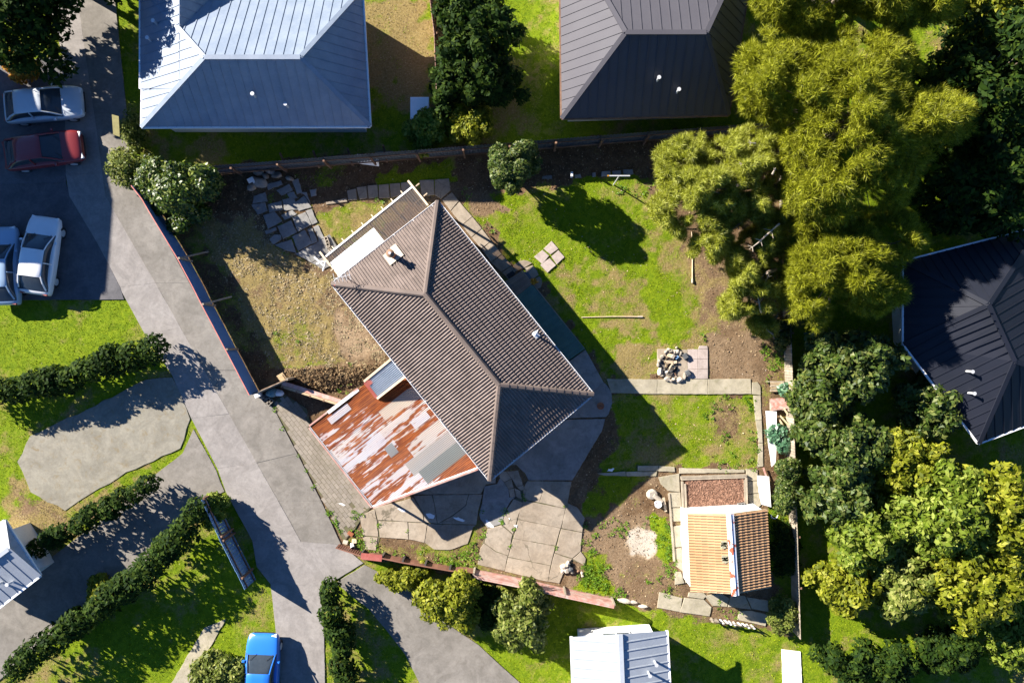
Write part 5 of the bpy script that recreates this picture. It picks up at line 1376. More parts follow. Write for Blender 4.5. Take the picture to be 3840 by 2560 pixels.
# letter board beside the drive
bp = W('a', 380, 1085, 0)
sb = empty('board_on_post', bp, 'olive green flat board on a dark post beside the driveway hedge', 'board')
top = W('a', 310, 1060, 2.2) - bp
MB().tube([(0, 0, -.1), (top.x * .35, top.y * .35, 1.2), (top.x, top.y, 2.2)], [.05, .045, .04], 8).build('post', M['dark_metal'], sb)
w = [p - bp for p in WL('a', [(268, 962), (326, 978), (336, 1152), (280, 1132)], 2.26)]
MB().prism(w, 2.24, 2.28, .005).build('plate', pmat('olive_plate', (0.15, 0.13, 0.025), (0.19, 0.165, 0.04), 4, 20, .6, 0), sb)
# rubble heap and scattered paint tin near the lower weeds
for k, (x, y, r_, mt) in enumerate(((1040, 1050, .26, 'stone_pale'), (1070, 1030, .2, 'stone_pale'), (1055, 1085, .24, 'chip'), (1095, 1080, .22, 'stone_dark'), (1030, 1090, .18, 'chip'), (1085, 1060, .16, 'dark'), (1110, 1105, .14, 'stone'), (1160, 1095, .10, 'timber_brown'), (1190, 1110, .12, 'stone_pale'), (1195, 1135, .10, 'chip'))):
    c = W('f', x, y, 0); o = put('rubble_lump', lump((r_, r_ * .8, r_ * .7), 300 + k, n=1, mat=mt)); o.location = (c.x, c.y, .05 + r_ * .4); o.rotation_euler = (0, 0, k)
    tag(o, ('largest pale lump of rubble in the heap on the slab edge', 'pale lump at the top of the rubble heap', 'chalky lump at the foot of the rubble heap', 'dark lump of rubble shading the heap', 'chalky lump at the slab side of the rubble heap', 'black lump in the middle of the rubble heap', 'brown grey lump at the weedy end of the rubble heap', 'brown timber lump between heap and weeds', 'pale lump lying alone in the weeds by the rubble heap', 'smallest chalky lump in the weeds by the rubble heap')[k], 'rubble', 'rubble heap at the edge of the concrete yard')
c = W('e', 345, 1110, 0); o = empty('paint_tin', c, 'white tin leaning by the end of the brown fence', 'tin')
MB().tube([(0, 0, 0), (0, 0, .3)], .11, 14).build('can', M['white_board'], o); MB().tube([(0, 0, .3), (0, 0, .32)], .1, 14).build('lid', M['dark'], o); o.rotation_euler = (.5, .3, 0)
for k, (x, y, mt) in enumerate(((330, 995, 'rust'), (275, 1085, 'stone_pale'), (370, 1075, 'timber_pale'))):
    c = W('e', x, y, 0); o = MB().box((0, 0, .05), (.32 if k == 0 else .26, .22, .1), ch=.01).build('loose_brick', M[mt]); o.location = c; o.rotation_euler = (0, 0, -.6 + k * .3)
    tag(o, ('rusty red brick lying by the driveway end', 'pale brick against the ribbed end of the brown fence', 'tan brick beside the white tin')[k], 'brick')
for k, (crop, x, y, w, l) in enumerate((('j', 295, 1148, .42, .16), ('j', 370, 1160, .24, .1), ('j', 440, 1192, .3, .1))):
    c = W(crop, x, y, 0); o = put('fence_rock', lump((w, l, .16), 400 + k, mat='stone_pale')); o.location = (c.x, c.y, .08); o.rotation_euler = (0, 0, -.15)
    tag(o, ('long pale rock at the end of the pink rails', 'small pale rock between the long rock and the slabs', 'flat pale rock nearest the broken slabs')[k], 'rock')
c = W('j', 185, 128, 0); o = MB().prism(rough_outline([Vector(v) for v in ((-.2, -.06, 0), (-.1, .08, 0), (.2, .1, 0), (.1, -.08, 0))], .06, .03, 4), 0, .03).build('paper_scrap', M['white_board']); o.location = (c.x, c.y, .08); tag(o, 'crumpled white scrap on the shaded path end', 'scrap')
c = W('j', 1465, 488, 0); o = MB().tube([(-.2, .1, .2), (-.16, -.05, .16), (0, -.12, .12), (.15, -.05, .15), (.17, .08, .2)], .04, 8).build('bent_pipe', M['galv']); o.location = c; tag(o, 'grey bent pipe lying at the shed corner', 'pipe')
# ------------------------------------------------------------------ trees, shrubs and hedges
def unit(a): return a / (np.linalg.norm(a, axis=-1, keepdims=True) + 1e-9)

def leaf_quads(C, N, size, rg, aspect=0.5):
    """diamond leaves centred at C facing roughly N"""
    n = len(C)
    t = unit(np.cross(N, unit(rg.normal(size=(n, 3)))))
    b = np.cross(N, t)
    s = (size * rg.uniform(0.45, 1.5, n))[:, None]
    return np.stack([C - t * s, C + b * s * aspect - t * s * .1, C + t * s, C - b * s * aspect - t * s * .1], 1).reshape(-1, 3)

def blob_points(blobs, n, rg, shell=0.55):
    vol = np.array([(b[3] * b[4] * b[5]) ** (2 / 3) for b in blobs]); w = rg.choice(len(blobs), n, p=vol / vol.sum())
    B = np.array(blobs)[w]
    d = unit(rg.normal(size=(n, 3)))
    d[:, 2] = np.where((d[:, 2] < -0.35), -d[:, 2], d[:, 2])
    r = (shell + (1.03 - shell) * rg.uniform(0, 1, n) ** 0.6)[:, None]
    return B[:, :3] + d * B[:, 3:] * r, d

def crown_mesh(name, blobs, n, size, mat, seed, up=0.35, rnd=0.8):
    rg = np.random.default_rng(seed)
    C, d = blob_points(blobs, n, rg)
    keep = C[:, 2] > 0.06
    C, d = C[keep], d[keep]
    N = unit(d * 0.7 + np.array([0, 0, up]) + rg.normal(size=d.shape) * rnd * 0.5)
    return mesh_np(name, leaf_quads(C, N, size, rg), 4, mat)

def make_blobs(w, l, h, base, seed, n=9, outline=None, slope=None):
    """many small lumps spread over a dome of uneven outline (w x l, from base to h)"""
    r = random.Random(seed); out = []
    ph = [r.uniform(0, 6.28) for _ in range(3)]
    n = max(10, min(64, int(w * l / 0.42)))
    if outline:
        xs = [p[0] for p in outline]; ys = [p[1] for p in outline]
        k = 0; got = []
        while len(got) < n and k < 4000:
            k += 1; x, y = r.uniform(min(xs), max(xs)), r.uniform(min(ys), max(ys))
            d = float(sdist(np.array([x]), np.array([y]), outline)[0])
            if d > .18: got.append((x, y, d))
        dm = max(g[2] for g in got)
        spots = [(x, y, 1 - d / dm) for x, y, d in got]
    else:
        spots = []
        for i in range(n):
            a = i * 2.399 + r.uniform(-.5, .5); q = math.sqrt((i + r.uniform(.1, .9)) / n)
            R_ = 1 + .13 * math.sin(3 * a + ph[0]) + .09 * math.sin(5 * a + ph[1]) + .06 * math.sin(8 * a + ph[2])
            spots.append((math.cos(a) * w * .46 * q * R_, math.sin(a) * l * .46 * q * R_, q))
    rr = math.sqrt(w * l / n)
    for x, y, q in spots:
        k = rr * r.uniform(.58, .88)
        hh = h
        if slope: hh = base + (h - base) * min(1.0, max(.3, .55 + (x * slope[0] + y * slope[1])))
        top = base + (hh - base) * (.30 + .70 * math.sqrt(max(0, 1 - .92 * q * q))) * r.uniform(.78, 1.08)
        out.append((x, y, max(base + .1, top - k * .8), k, k, k * .85))
        if q > .45: out.append((x * .93, y * .93, max(.15, base + (top - base) * r.uniform(.25, .6)), k, k, k))
    out.append((0, 0, base + (h - base) * .45, w * .30, l * .30, (h - base) * .40))
    return out

def tree(name, label, cat, px, hc, w, l, h, base, n, size, mat, seed, group=None, limb='bark', lumps=9, foot=None, outline=None, slope=None):
    p = W('z', px[0], px[1], hc)
    f = W('z', foot[0], foot[1], 0) if foot else Vector((p.x, p.y, 0))
    t = empty(name, f, label, cat, group)
    off = Vector((p.x - f.x, p.y - f.y, 0))
    ol = [((v - p).x, (v - p).y) for v in WL(outline[0], outline[1], hc)] if outline else None
    bl = [(b[0] + off.x, b[1] + off.y) + b[2:] for b in make_blobs(w, l, h, base, seed, lumps, ol, slope)]
    put('crown', crown_mesh('crown', bl, n, size, M[mat], seed), t)
    tr = MB().tube([(0, 0, -.1), Vector((0, 0, base * .6)) + off * .3, Vector((0, 0, base + (h - base) * .55)) + off], [max(.05, h * .03), max(.04, h * .024), .03], 8)
    for b in bl[:10]:
        s = Vector((0, 0, base * .6)) + off * .3; e = Vector(b[:3])
        tr.tube([s, s.lerp(e, .5) + Vector((0, 0, .1)), e], [max(.03, h * .012), max(.02, h * .009), .012], 6)
    tr.build('trunk', M[limb], t)
    return t

tree('hedge_tree', 'large glossy leaved tree overhanging the end of the steel fence', 'tree', (402, 440), 2.4, 4.9, 3.9, 4.0, .5, 15000, .10, 'leaf_glossy', 21, foot=(440, 425), slope=(.15, .30), outline=('b', [(420, 120), (520, 20), (700, -10), (900, 60), (1100, 90), (1170, 160), (1150, 260), (1080, 370), (960, 460), (850, 500), (790, 580), (745, 600), (690, 560), (640, 500), (540, 430), (500, 320), (430, 230)]))
tree('pale_shrub', 'rounded pale green shrub leaning over the driveway edge', 'shrub', (290, 388), 1.2, 1.9, 2.3, 1.9, .1, 3600, .075, 'leaf_pale', 22, lumps=8)
tree('hedge_shrub', 'small clipped hedge shrub behind the olive board', 'shrub', (302, 300), .9, 1.1, 2.4, 1.6, .05, 2600, .07, 'leaf_pale', 23, lumps=7)
tree('hedge_shrub', 'dark glossy shrub between the pale shrub and the steel fence', 'shrub', (340, 410), 1.6, 1.9, 2.0, 2.4, .1, 3600, .085, 'leaf_glossy', 24, lumps=8)
tree('garden_tree', 'dense small leaved tree standing in the shaded border by the back lawn', 'tree', (1178, 384), 2.6, 2.8, 3.0, 4.0, .7, 12500, .085, 'leaf_tree', 25, foot=(1165, 405), outline=('g', [(530, 250), (560, 160), (640, 100), (800, 85), (960, 100), (990, 170), (940, 290), (890, 410), (810, 450), (765, 535), (700, 485), (630, 485), (590, 470), (545, 430), (550, 330)]))
tree('boundary_shrub', 'long green shrub beside the shorter white panel', 'shrub', (1803, 1130), 1.2, 1.5, 4.6, 2.0, .05, 8500, .07, 'leaf_tree', 26, outline=('j', [(1430, 120), (1480, 60), (1560, 20), (1640, 60), (1650, 560), (1590, 540), (1520, 480), (1450, 440), (1440, 330), (1450, 220)]))
tree('corner_bush', 'leafy bush at the lowest corner beyond the broken slabs', 'bush', (1803, 1415), .9, 1.6, 1.9, 1.6, .05, 3600, .075, 'leaf_pale', 27, lumps=8)
tree('boundary_shrub', 'darker shrub under the lowest pine branch', 'shrub', (1795, 765), 1.0, 1.4, 1.8, 1.8, .05, 3200, .07, 'leaf_tree', 28, lumps=8)
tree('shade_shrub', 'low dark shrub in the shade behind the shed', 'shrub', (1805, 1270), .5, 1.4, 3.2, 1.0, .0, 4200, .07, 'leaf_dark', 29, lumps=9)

def needle_tufts(name, P, Dn, K, length, width, rg, mat):
    n = len(P)
    Pp = np.repeat(P, K, 0); D = np.repeat(Dn, K, 0)
    dirs = unit(D * 0.75 + unit(rg.normal(size=(n * K, 3))) * 0.85)
    side = unit(np.cross(dirs, unit(rg.normal(size=(n * K, 3)))))
    L = (length * rg.uniform(.65, 1.2, n * K))[:, None]
    base = Pp + unit(rg.normal(size=Pp.shape)) * length * .18
    V = np.stack([base - side * width / 2, base + side * width / 2, base + dirs * L], 1).reshape(-1, 3)
    return mesh_np(name, V, 3, mat)

def pine(name, label, outline, hmin, hmax, tufts, foot, mat, seed, group='pines along the eastern boundary', K=34, length=.30, gap=.40, bare=(), limb='bark_pale', clump=1.3, wid=.026):
    rg = np.random.default_rng(seed)
    xs = np.array([p[0] for p in outline], float); ys = np.array([p[1] for p in outline], float)
    f = W('z', foot[0], foot[1], 0)
    pts = []; dr = []
    need = tufts; hw = (hmin + hmax) / 2
    ox, oy = xs.mean(), ys.mean()
    trys = 0
    maxd = None
    while need > 0 and trys < 60:
        trys += 1
        X = rg.uniform(xs.min(), xs.max(), 3000); Y = rg.uniform(ys.min(), ys.max(), 3000)
        sd = sdist(X, Y, list(zip(xs, ys)))
        if maxd is None: maxd = sd.max()
        k = X * 0 + fbm(X / 43, Y / 43, 1.0 / clump * 1.1, seed, 3)
        ok = (sd > 0) & (k > gap + rg.uniform(-.06, .06, 3000))
        X, Y, sd, k = X[ok][:need], Y[ok][:need], sd[ok][:need], k[ok][:need]
        q = np.sqrt(np.clip(sd / maxd, 0, 1))
        h = hmin + (hmax - hmin) * q * .8 + (k - .5) * (3.2 if clump > 1 else 4.2) - rg.uniform(0, 1.0, len(X)) ** 2 * 1.5
        h = np.clip(h, .9, None)
        kk = (CAM_H - h) / FPX * 1.63265
        wx = (X - 1176) * kk; wy = -(Y - 784) * kk
        pts.append(np.stack([wx, wy, h], 1))
        c = W('z', ox, oy, hw)
        out = np.stack([wx - c.x, wy - c.y, np.zeros_like(wx)], 1)
        dr.append(unit(out * .12 + np.array([0, 0, .9]) + rg.normal(size=out.shape) * .55))
        need -= len(X)
    P = np.vstack(pts); Dn = np.vstack(dr)
    t = empty(name, f, label, 'pine tree', group)
    Pl = P - np.array([f.x, f.y, 0])
    put('crown', needle_tufts('crown', Pl, Dn, K, length, wid, rg, M[mat]), t)
    c = W('z', ox, oy, hw) - f
    tr = MB().tube([(0, 0, -.2), Vector((c.x * .2, c.y * .2, hw * .5)), Vector((c.x * .75, c.y * .75, hmax * .85))], [.28, .2, .07], 9)
    pick = rg.choice(len(Pl), min(34, len(Pl)), replace=False)
    for i in pick:
        e = Vector(Pl[i]) - Vector((0, 0, .15)); s = Vector((c.x * .35, c.y * .35, hw * rg.uniform(.45, .75)))
        m = s.lerp(e, .55) + Vector(rg.normal(size=3) * .25)
        tr.tube([s, m, e], [.06, .04, .018], 5)
    tr.build('trunk', M['bark'], t)
    for crop, line, h, r in bare:
        b = MB()
        pp = [W(crop, x, y, h + .25 * i) - f for i, (x, y) in enumerate(line)]
        r *= .6
        b.tube(pp, [r * (1 - .75 * i / (len(pp) - 1)) for i in range(len(pp))], 6)
        for i in range(1, len(pp)):
            for s_ in (-1, 1):
                d = (pp[i] - pp[i - 1]); e = pp[i - 1].lerp(pp[i], .6); n_ = Vector((-d.y, d.x, .3 * d.length)) * .35 * s_
                b.tube([e, e + d * .25 + n_], [r * .4, r * .15], 5)
        b.build('bare_branch', M[limb], t)
    return t

hc_ = lambda pts: [((2300 + x / 1.7429) / 1.63265, (400 + y / 1.7429) / 1.63265) for x, y in pts]
pine('pine_tree', 'yellow green pine spreading over the top corner of the lawn', hc_([(265, 290), (330, 250), (430, 200), (520, 175), (590, 180), (600, 250), (660, 220), (730, 170), (900, 130), (1120, 110), (1130, 760), (1000, 800), (870, 720), (800, 800), (730, 1010), (640, 1020), (590, 900), (540, 985), (480, 980), (510, 870), (420, 870), (350, 790), (300, 770), (210, 660), (300, 560), (290, 420)]),
     3.6, 7.2, 4600, (1795, 440), 'needle', 71, gap=.35, clump=.8,
     bare=(('h', [(870, 650), (840, 600), (820, 560)], 5.0, .07), ('h', [(820, 800), (800, 760), (830, 720), (860, 740)], 3.6, .05), ('h', [(930, 240), (880, 235)], 7.0, .06), ('h', [(500, 770), (490, 745), (470, 705)], 3.2, .05), ('h', [(860, 370), (820, 375)], 6.5, .05), ('h', [(1040, 440), (1060, 400)], 6.8, .09)))
pine('pine_tree', 'darker pine reaching down the boundary below the spreading one', hc_([(730, 990), (790, 870), (880, 800), (1000, 760), (1130, 760), (1130, 1300), (1060, 1340), (960, 1340), (870, 1350), (800, 1390), (700, 1370), (685, 1260), (760, 1210), (770, 1120), (740, 1060)]),
     2.6, 5.6, 2400, (1800, 610), 'needle', 72, gap=.36, clump=.8,
     bare=(('h', [(1085, 765), (1000, 840), (940, 895), (888, 932)], 5.2, .085), ('h', [(965, 1345), (945, 1240), (985, 1160), (1025, 1080)], 3.6, .085), ('h', [(920, 1200), (990, 1090)], 4.0, .05)))
pine('young_pine', 'small rounded pine clump at the lowest end of the pines', hc_([(870, 1400), (930, 1350), (1020, 1370), (1070, 1430), (1050, 1490), (980, 1505), (900, 1470)]), 1.6, 2.6, 420, (1772, 745), 'needle', 73, gap=.2)
pine('pine_tree', 'broad golden pine crown behind the top corner of the section', [(1690, 130), (1760, 60), (1870, 90), (1960, 40), (2080, 60), (2120, 180), (2240, 230), (2235, 300), (2120, 380), (2080, 470), (1960, 520), (1800, 520), (1795, 300), (1690, 250)], 5.0, 9.6, 4600, (1880, 330), 'needle_far', 74, K=30, length=.36, gap=.36, clump=1.6, wid=.032)
pine('pine_tree', 'golden pine crown beyond the boundary lower down', [(1805, 500), (1960, 500), (2090, 480), (2130, 560), (2060, 620), (2100, 680), (2000, 730), (1930, 700), (1880, 760), (1815, 740)], 4.0, 7.5, 2500, (1870, 600), 'needle_far', 75, K=30, length=.36, gap=.40, clump=1.5, wid=.032)
pine('pine_tree', 'greener pine crown at the top edge beyond the grey roofed house', [(1760, -90), (1900, -110), (2100, -100), (2230, -60), (2200, 40), (2080, 70), (1950, 30), (1860, 90), (1760, 60), (1720, 0)], 4.5, 8.5, 2600, (1920, 0), 'needle_far', 76, K=30, length=.36, gap=.36, clump=1.6, wid=.032)

TREES = [  # label, centre px, crown height of that centre, w, l, h, base, leaves, size, material
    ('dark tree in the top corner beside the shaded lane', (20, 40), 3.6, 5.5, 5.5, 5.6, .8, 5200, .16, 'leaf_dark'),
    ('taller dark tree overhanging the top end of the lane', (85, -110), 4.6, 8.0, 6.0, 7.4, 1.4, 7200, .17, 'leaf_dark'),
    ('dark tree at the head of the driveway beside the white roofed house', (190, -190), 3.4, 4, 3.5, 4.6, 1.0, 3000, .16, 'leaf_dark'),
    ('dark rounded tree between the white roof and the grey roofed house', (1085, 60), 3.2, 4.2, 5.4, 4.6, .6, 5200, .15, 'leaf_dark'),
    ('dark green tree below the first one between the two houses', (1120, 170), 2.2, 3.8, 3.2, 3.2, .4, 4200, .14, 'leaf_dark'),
    ('small dark tree beside the pinkish fence near the top edge', (1040, 180), 1.8, 2.4, 3.6, 2.6, .3, 3200, .13, 'leaf_dark'),
    ('yellow green shrub above the dark fence beside the white garden box', (975, 300), 1.2, 2.0, 2.2, 1.8, .1, 2600, .12, 'leaf_lime'),
    ('mid green shrub on the lawn beside the yellow green one', (1075, 285), 1.2, 2.6, 2.0, 1.8, .1, 2800, .12, 'leaf_olive'),
    ('dark green tree beyond the golden pine crown', (2290, 190), 4.0, 7.5, 8.5, 6.5, .8, 7500, .18, 'leaf_dark'),
    ('dark green tree above the navy roofed house', (2260, 430), 3.5, 6.0, 5.0, 5.4, .8, 5200, .17, 'leaf_dark'),
    ('green tree in the far top corner', (2320, 20), 3.5, 5.0, 4.0, 5.4, .8, 4200, .17, 'leaf_olive'),
    ('dark green tree beyond the fence above the iron sheet', (1960, 840), 2.8, 5.0, 4.0, 4.4, .6, 5600, .15, 'leaf_tree'),
    ('mid green bushy tree beyond the fence beside the white sheet', (1895, 910), 2.0, 3.0, 4.4, 3.0, .4, 5600, .13, 'leaf_tree'),
    ('dark leafy tree beyond the long boundary shrub', (1955, 1035), 2.6, 4.6, 3.8, 3.8, .5, 5600, .15, 'leaf_tree'),
    ('dark tree between the lime tree and the boundary', (1930, 1140), 2.2, 4.0, 3.4, 3.4, .4, 4800, .14, 'leaf_tree'),
    ('yellow green tree beyond the fence beside the shed', (1985, 1230), 2.4, 3.4, 3.8, 3.8, .4, 4600, .14, 'leaf_lime'),
    ('olive tree below the yellow green tree beyond the fence', (1960, 1350), 1.8, 3.6, 3.2, 2.8, .3, 4600, .13, 'leaf_olive'),
    ('large lime green tree standing on the far lawn', (2170, 1180), 3.2, 5.6, 5.4, 5.0, .7, 7000, .16, 'leaf_lime'),
    ('olive tree filling the lawn between the lime tree and the navy roofed house', (2080, 1060), 2.2, 4.2, 3.6, 3.6, .5, 5200, .14, 'leaf_olive'),
    ('broad green bush under the large lime green tree', (2080, 1230), 1.6, 3.6, 3.4, 2.6, .2, 4200, .13, 'leaf_lime'),
    ('dull green tree under the white guttered edge of the navy house', (2150, 930), 2.0, 3.6, 3.4, 3.2, .4, 4800, .14, 'leaf_tree'),
    ('olive shrub at the far edge between the two large olive trees', (2330, 1290), 1.6, 3.4, 3.0, 2.6, .2, 4000, .13, 'leaf_lime'),
    ('pale olive tree beside the large lime one', (2300, 1180), 3.2, 4.2, 5.0, 5.0, .7, 5200, .16, 'leaf_olive'),
    ('olive green tree in the far lower corner', (2245, 1345), 3.0, 5.6, 4.6, 4.6, .7, 6400, .16, 'leaf_olive'),
    ('small green tree between the two olive trees', (2085, 1340), 2.2, 3.4, 3.8, 3.4, .4, 4600, .14, 'leaf_pale'),
    ('yellow green shrub at the lowest far corner', (2335, 1470), 1.6, 3.2, 3.4, 2.4, .2, 3600, .13, 'leaf_lime'),
    ('dark shrub at the bottom edge beyond the white path', (2020, 1530), 1.4, 6.5, 2.4, 2.2, .1, 4600, .13, 'leaf_dark'),
    ('dark shrub beside the lowest yellow green shrub', (2190, 1500), 1.6, 3.2, 2.2, 2.4, .2, 3200, .13, 'leaf_dark'),
    ('round clipped olive tree nearer the brown steel fence', (1034, 1385), 1.9, 3.2, 3.2, 2.9, .25, 5600, .11, 'leaf_olive'),
    ('round clipped green tree below the pink rails', (1200, 1428), 2.0, 3.0, 3.3, 3.0, .25, 5600, .11, 'leaf_pale'),
    ('dark shrub between the two round clipped trees', (1122, 1392), .9, 1.8, 2.4, 1.5, .1, 2600, .11, 'leaf_dark'),
    ('low green shrub along the outside of the brown fence', (930, 1330), .6, 2.6, 1.2, 1.2, .0, 2600, .10, 'leaf_olive'),
    ('yellow green shrub at the sharp corner of the lawn', (485, 1172), 1.0, 1.6, 1.6, 1.6, .1, 2200, .11, 'leaf_lime'),
    ('olive shrub halfway along the side lane', (232, 1362), 1.0, 1.8, 1.6, 1.6, .1, 2200, .11, 'leaf_olive'),
    ('small olive shrub at the lower end of the side lane', (176, 1428), .9, 1.5, 1.4, 1.4, .1, 2000, .11, 'leaf_olive'),
    ('green bush beside the blue car', (500, 1540), .9, 3.0, 2.0, 1.5, .1, 3200, .11, 'leaf_pale'),
    ('orange leaved shrub beside the shaded forecourt', (40, 146), 1.2, 1.6, 1.5, 2.0, .2, 2600, .11, 'leaf_orange'),
]
for i, (lab, px, hcn, w_, l_, h_, ba, n_, sz, mt) in enumerate(TREES):
    n_ = int(n_ * 1.35)
    cat = 'shrub' if 'shrub' in lab or 'bush ' in lab else 'tree'
    tree('neighbour_shrub' if cat == 'shrub' else 'neighbour_tree', lab, cat, px, hcn, w_, l_, h_, ba, n_, sz, mt, 500 + i, 'trees and shrubs on the neighbouring sections', lumps=10)

def hedge(name, label, pts, w, h, n, size, mat, seed):
    P_ = [W('z', x, y, h * .5) for x, y in pts]; f = Vector((P_[0].x, P_[0].y, 0))
    bl = []; r = random.Random(seed); stems = []
    for p, q in zip(P_[:-1], P_[1:]):
        k = max(2, int((q - p).length / .8))
        for i in range(k + 1):
            c = p.lerp(q, i / k) - f
            bl.append((c.x + r.uniform(-.15, .15), c.y + r.uniform(-.15, .15), h * r.uniform(.42, .55), w * r.uniform(.45, .62), w * r.uniform(.45, .62), h * r.uniform(.45, .58)))
            stems.append(c.copy())
    t = empty(name, f, label, 'hedge')
    put('foliage', crown_mesh('foliage', bl, n, size, M[mat], seed), t); 
    sm = mesh('stem', *(lambda b: (b.V, b.F))(MB().tube([(0, 0, -.1), (0, 0, h * .6)], [.05, .03], 5)), M['bark'])
    for c in stems[::2]: put('stem', sm, t).location = (c.x, c.y, 0)
    return t
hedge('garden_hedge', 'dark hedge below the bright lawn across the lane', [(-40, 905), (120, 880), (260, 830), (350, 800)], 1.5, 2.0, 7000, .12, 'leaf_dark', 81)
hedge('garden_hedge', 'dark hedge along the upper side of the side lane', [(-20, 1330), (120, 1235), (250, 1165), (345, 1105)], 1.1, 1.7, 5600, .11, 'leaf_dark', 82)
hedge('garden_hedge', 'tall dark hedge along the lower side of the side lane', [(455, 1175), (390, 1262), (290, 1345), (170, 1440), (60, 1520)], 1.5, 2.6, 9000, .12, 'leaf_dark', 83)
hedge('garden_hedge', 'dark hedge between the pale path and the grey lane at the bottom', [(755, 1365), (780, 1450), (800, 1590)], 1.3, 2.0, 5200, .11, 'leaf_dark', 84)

# ------------------------------------------------------------------ ground cover
hard = np.zeros(XX.shape, bool)
foot = [[(p.x, p.y) for p in (A, B, C, D)], [(p.x, p.y) for p in (sA, sC, sD, sB)], [((q + bed0).x, (q + bed0).y) for q in mu]]
for poly in HARD + foot:
    xs = [p[0] for p in poly]; ys = [p[1] for p in poly]
    i0, i1 = np.searchsorted(GX, (min(xs) - .3, max(xs) + .3)); j0, j1 = np.searchsorted(GY, (min(ys) - .3, max(ys) + .3))
    if i1 <= i0 or j1 <= j0: continue
    hard[j0:j1, i0:i1] |= sdist(XX[j0:j1, i0:i1], YY[j0:j1, i0:i1], poly) > 0.055
def is_hard(x, y):
    i = np.clip(np.rint((x - GX[0]) / STEP).astype(int), 0, nx - 1); j = np.clip(np.rint((y - GY[0]) / STEP).astype(int), 0, ny - 1)
    return hard[j, i]
sec = zpoly((250, 390), (330, 392), (1790, 285), (1835, 1465), (1400, 1385), (840, 1290), (690, 1240), (640, 960), (570, 905), (340, 490))
def scatter(n, region, rg, inside=True):
    x = rg.uniform(region[0], region[1], n); y = rg.uniform(region[2], region[3], n)
    k = (sdist(x, y, sec) > 0) == inside
    x, y = x[k], y[k]
    k = ~is_hard(x, y)
    return x[k], y[k]
def blades(name, x, y, z, size, width, rg, mat, label, cat, lean=.96):
    n = len(x)
    a = rg.uniform(0, 2 * np.pi, n); ln = rg.uniform(.45, 1.0, n) * lean
    L = size * rg.uniform(.5, 1.3, n)
    base = np.stack([x, y, z], 1)
    d = np.stack([np.cos(a) * ln, np.sin(a) * ln, np.sqrt(np.clip(1 - ln ** 2, .05, 1))], 1)
    s = np.stack([-np.sin(a), np.cos(a), np.zeros(n)], 1) * (width * rg.uniform(.6, 1.3, n))[:, None]
    V = np.stack([base - s, base + s, base + d * L[:, None]], 1).reshape(-1, 3)
    return tag(put(name, mesh_np(name, V, 3, mat)), label, cat, kind='stuff')
rg = np.random.default_rng(3)
box_in = (-22.5, 16.5, -17.5, 13.0)
x, y = scatter(560000, box_in, rg)
cv_, zv = cover_at(x, y)
g = cv_[:, 0] + rg.normal(size=len(x)) * .12
k = g > .52
x, y, zv, cv_ = x[k], y[k], zv[k], cv_[k]
dry = cv_[:, 1] + rg.normal(size=len(x)) * .16 > .62
tall = 1 + (fbm(x, y, 1.1, 77) - .5) * 1.3
blades('lawn_grass', x[~dry], y[~dry], zv[~dry] - .01, 0.07 * tall[~dry], .014, rg, M['blade'], 'bright green lawn grass over the section', 'grass')
blades('dry_grass', x[dry], y[dry], zv[dry] - .01, .06 * tall[dry], .012, rg, M['blade_dry'], 'straw coloured dry grass mixed into the lawns', 'grass', .95)
x, y = scatter(330000, (-32, 32, -22, 22), rg, False)
cv_, zv = cover_at(x, y)
k = cv_[:, 0] > .4; x, y, zv, cv_ = x[k], y[k], zv[k], cv_[k]
dry = cv_[:, 1] + rg.normal(size=len(x)) * .16 > .66
blades('neighbour_grass', x[~dry], y[~dry], zv[~dry] - .01, .085, .022, rg, M['blade'], 'green grass over the neighbouring lawns', 'grass')
blades('neighbour_dry_grass', x[dry], y[dry], zv[dry] - .01, .08, .02, rg, M['blade_dry'], 'dry yellowed grass on the neighbouring lawns', 'grass', .95)

# soil clods, chips and leaf litter on bare ground
def crumbs(name, n, cond, size, mat, label, cat, region=box_in, seed=1, tilt=.5):
    r2 = np.random.default_rng(seed)
    x, y = scatter(n, region, r2); cv2, z2 = cover_at(x, y); k = cond(cv2, x, y, r2); x, y, z2 = x[k], y[k], z2[k]
    C = np.stack([x, y, z2 + .012], 1); N = unit(np.array([0, 0, .8]) + r2.normal(size=C.shape) * tilt)
    tag(put(name, mesh_np(name, leaf_quads(C, N, size * r2.uniform(.5, 1.6, len(x)), r2, .7), 4, mat)), label, cat, kind='stuff')
crumbs('soil_clods', 60000, lambda c, x, y, r: (c[:, 0] < .45) & (r.uniform(size=len(x)) < .8), .032, M['clod'], 'loose clods and crumbs on the bare soil', 'soil clods', seed=4)
crumbs('leaf_litter', 40000, lambda c, x, y, r: r.uniform(size=len(x)) < .07 + .2 * (fbm(x, y, .7, 5) > .58), .03, M['mesh_leaf_litter'], 'dry leaf litter scattered over soil and lawn', 'leaf litter', seed=5)
crumbs('pale_chips', 26000, lambda c, x, y, r: (r.uniform(size=len(x)) < .04) | ((c[:, 2] > 1.25)), .022, M['chip'], 'pale stone chips scattered over the soil', 'stone chips', seed=6)
dl = zpoly((465, 505), (570, 488), (640, 560), (770, 650), (890, 820), (870, 836), (680, 850), (630, 835), (560, 700), (480, 560))
crumbs('dry_clippings', 22000, lambda c, x, y, r: (sdist(x, y, dl) > -.2) & (fbm(x, y, 2.4, 88, 3) + r.normal(size=len(x)) * .06 > .47), .042, M['hay'], 'clumps of dried grass clippings on the upper lawn', 'dry grass', (-18, -6, -3.5, 8.5), 7, .22)
md2 = lambda x, y: sdist(x, y, mound)
x, y = scatter(15000, (-14.5, -6, -4.5, -1.0), rg); k = md2(x, y) > -.05; x, y = x[k], y[k]; _, z2 = cover_at(x, y)
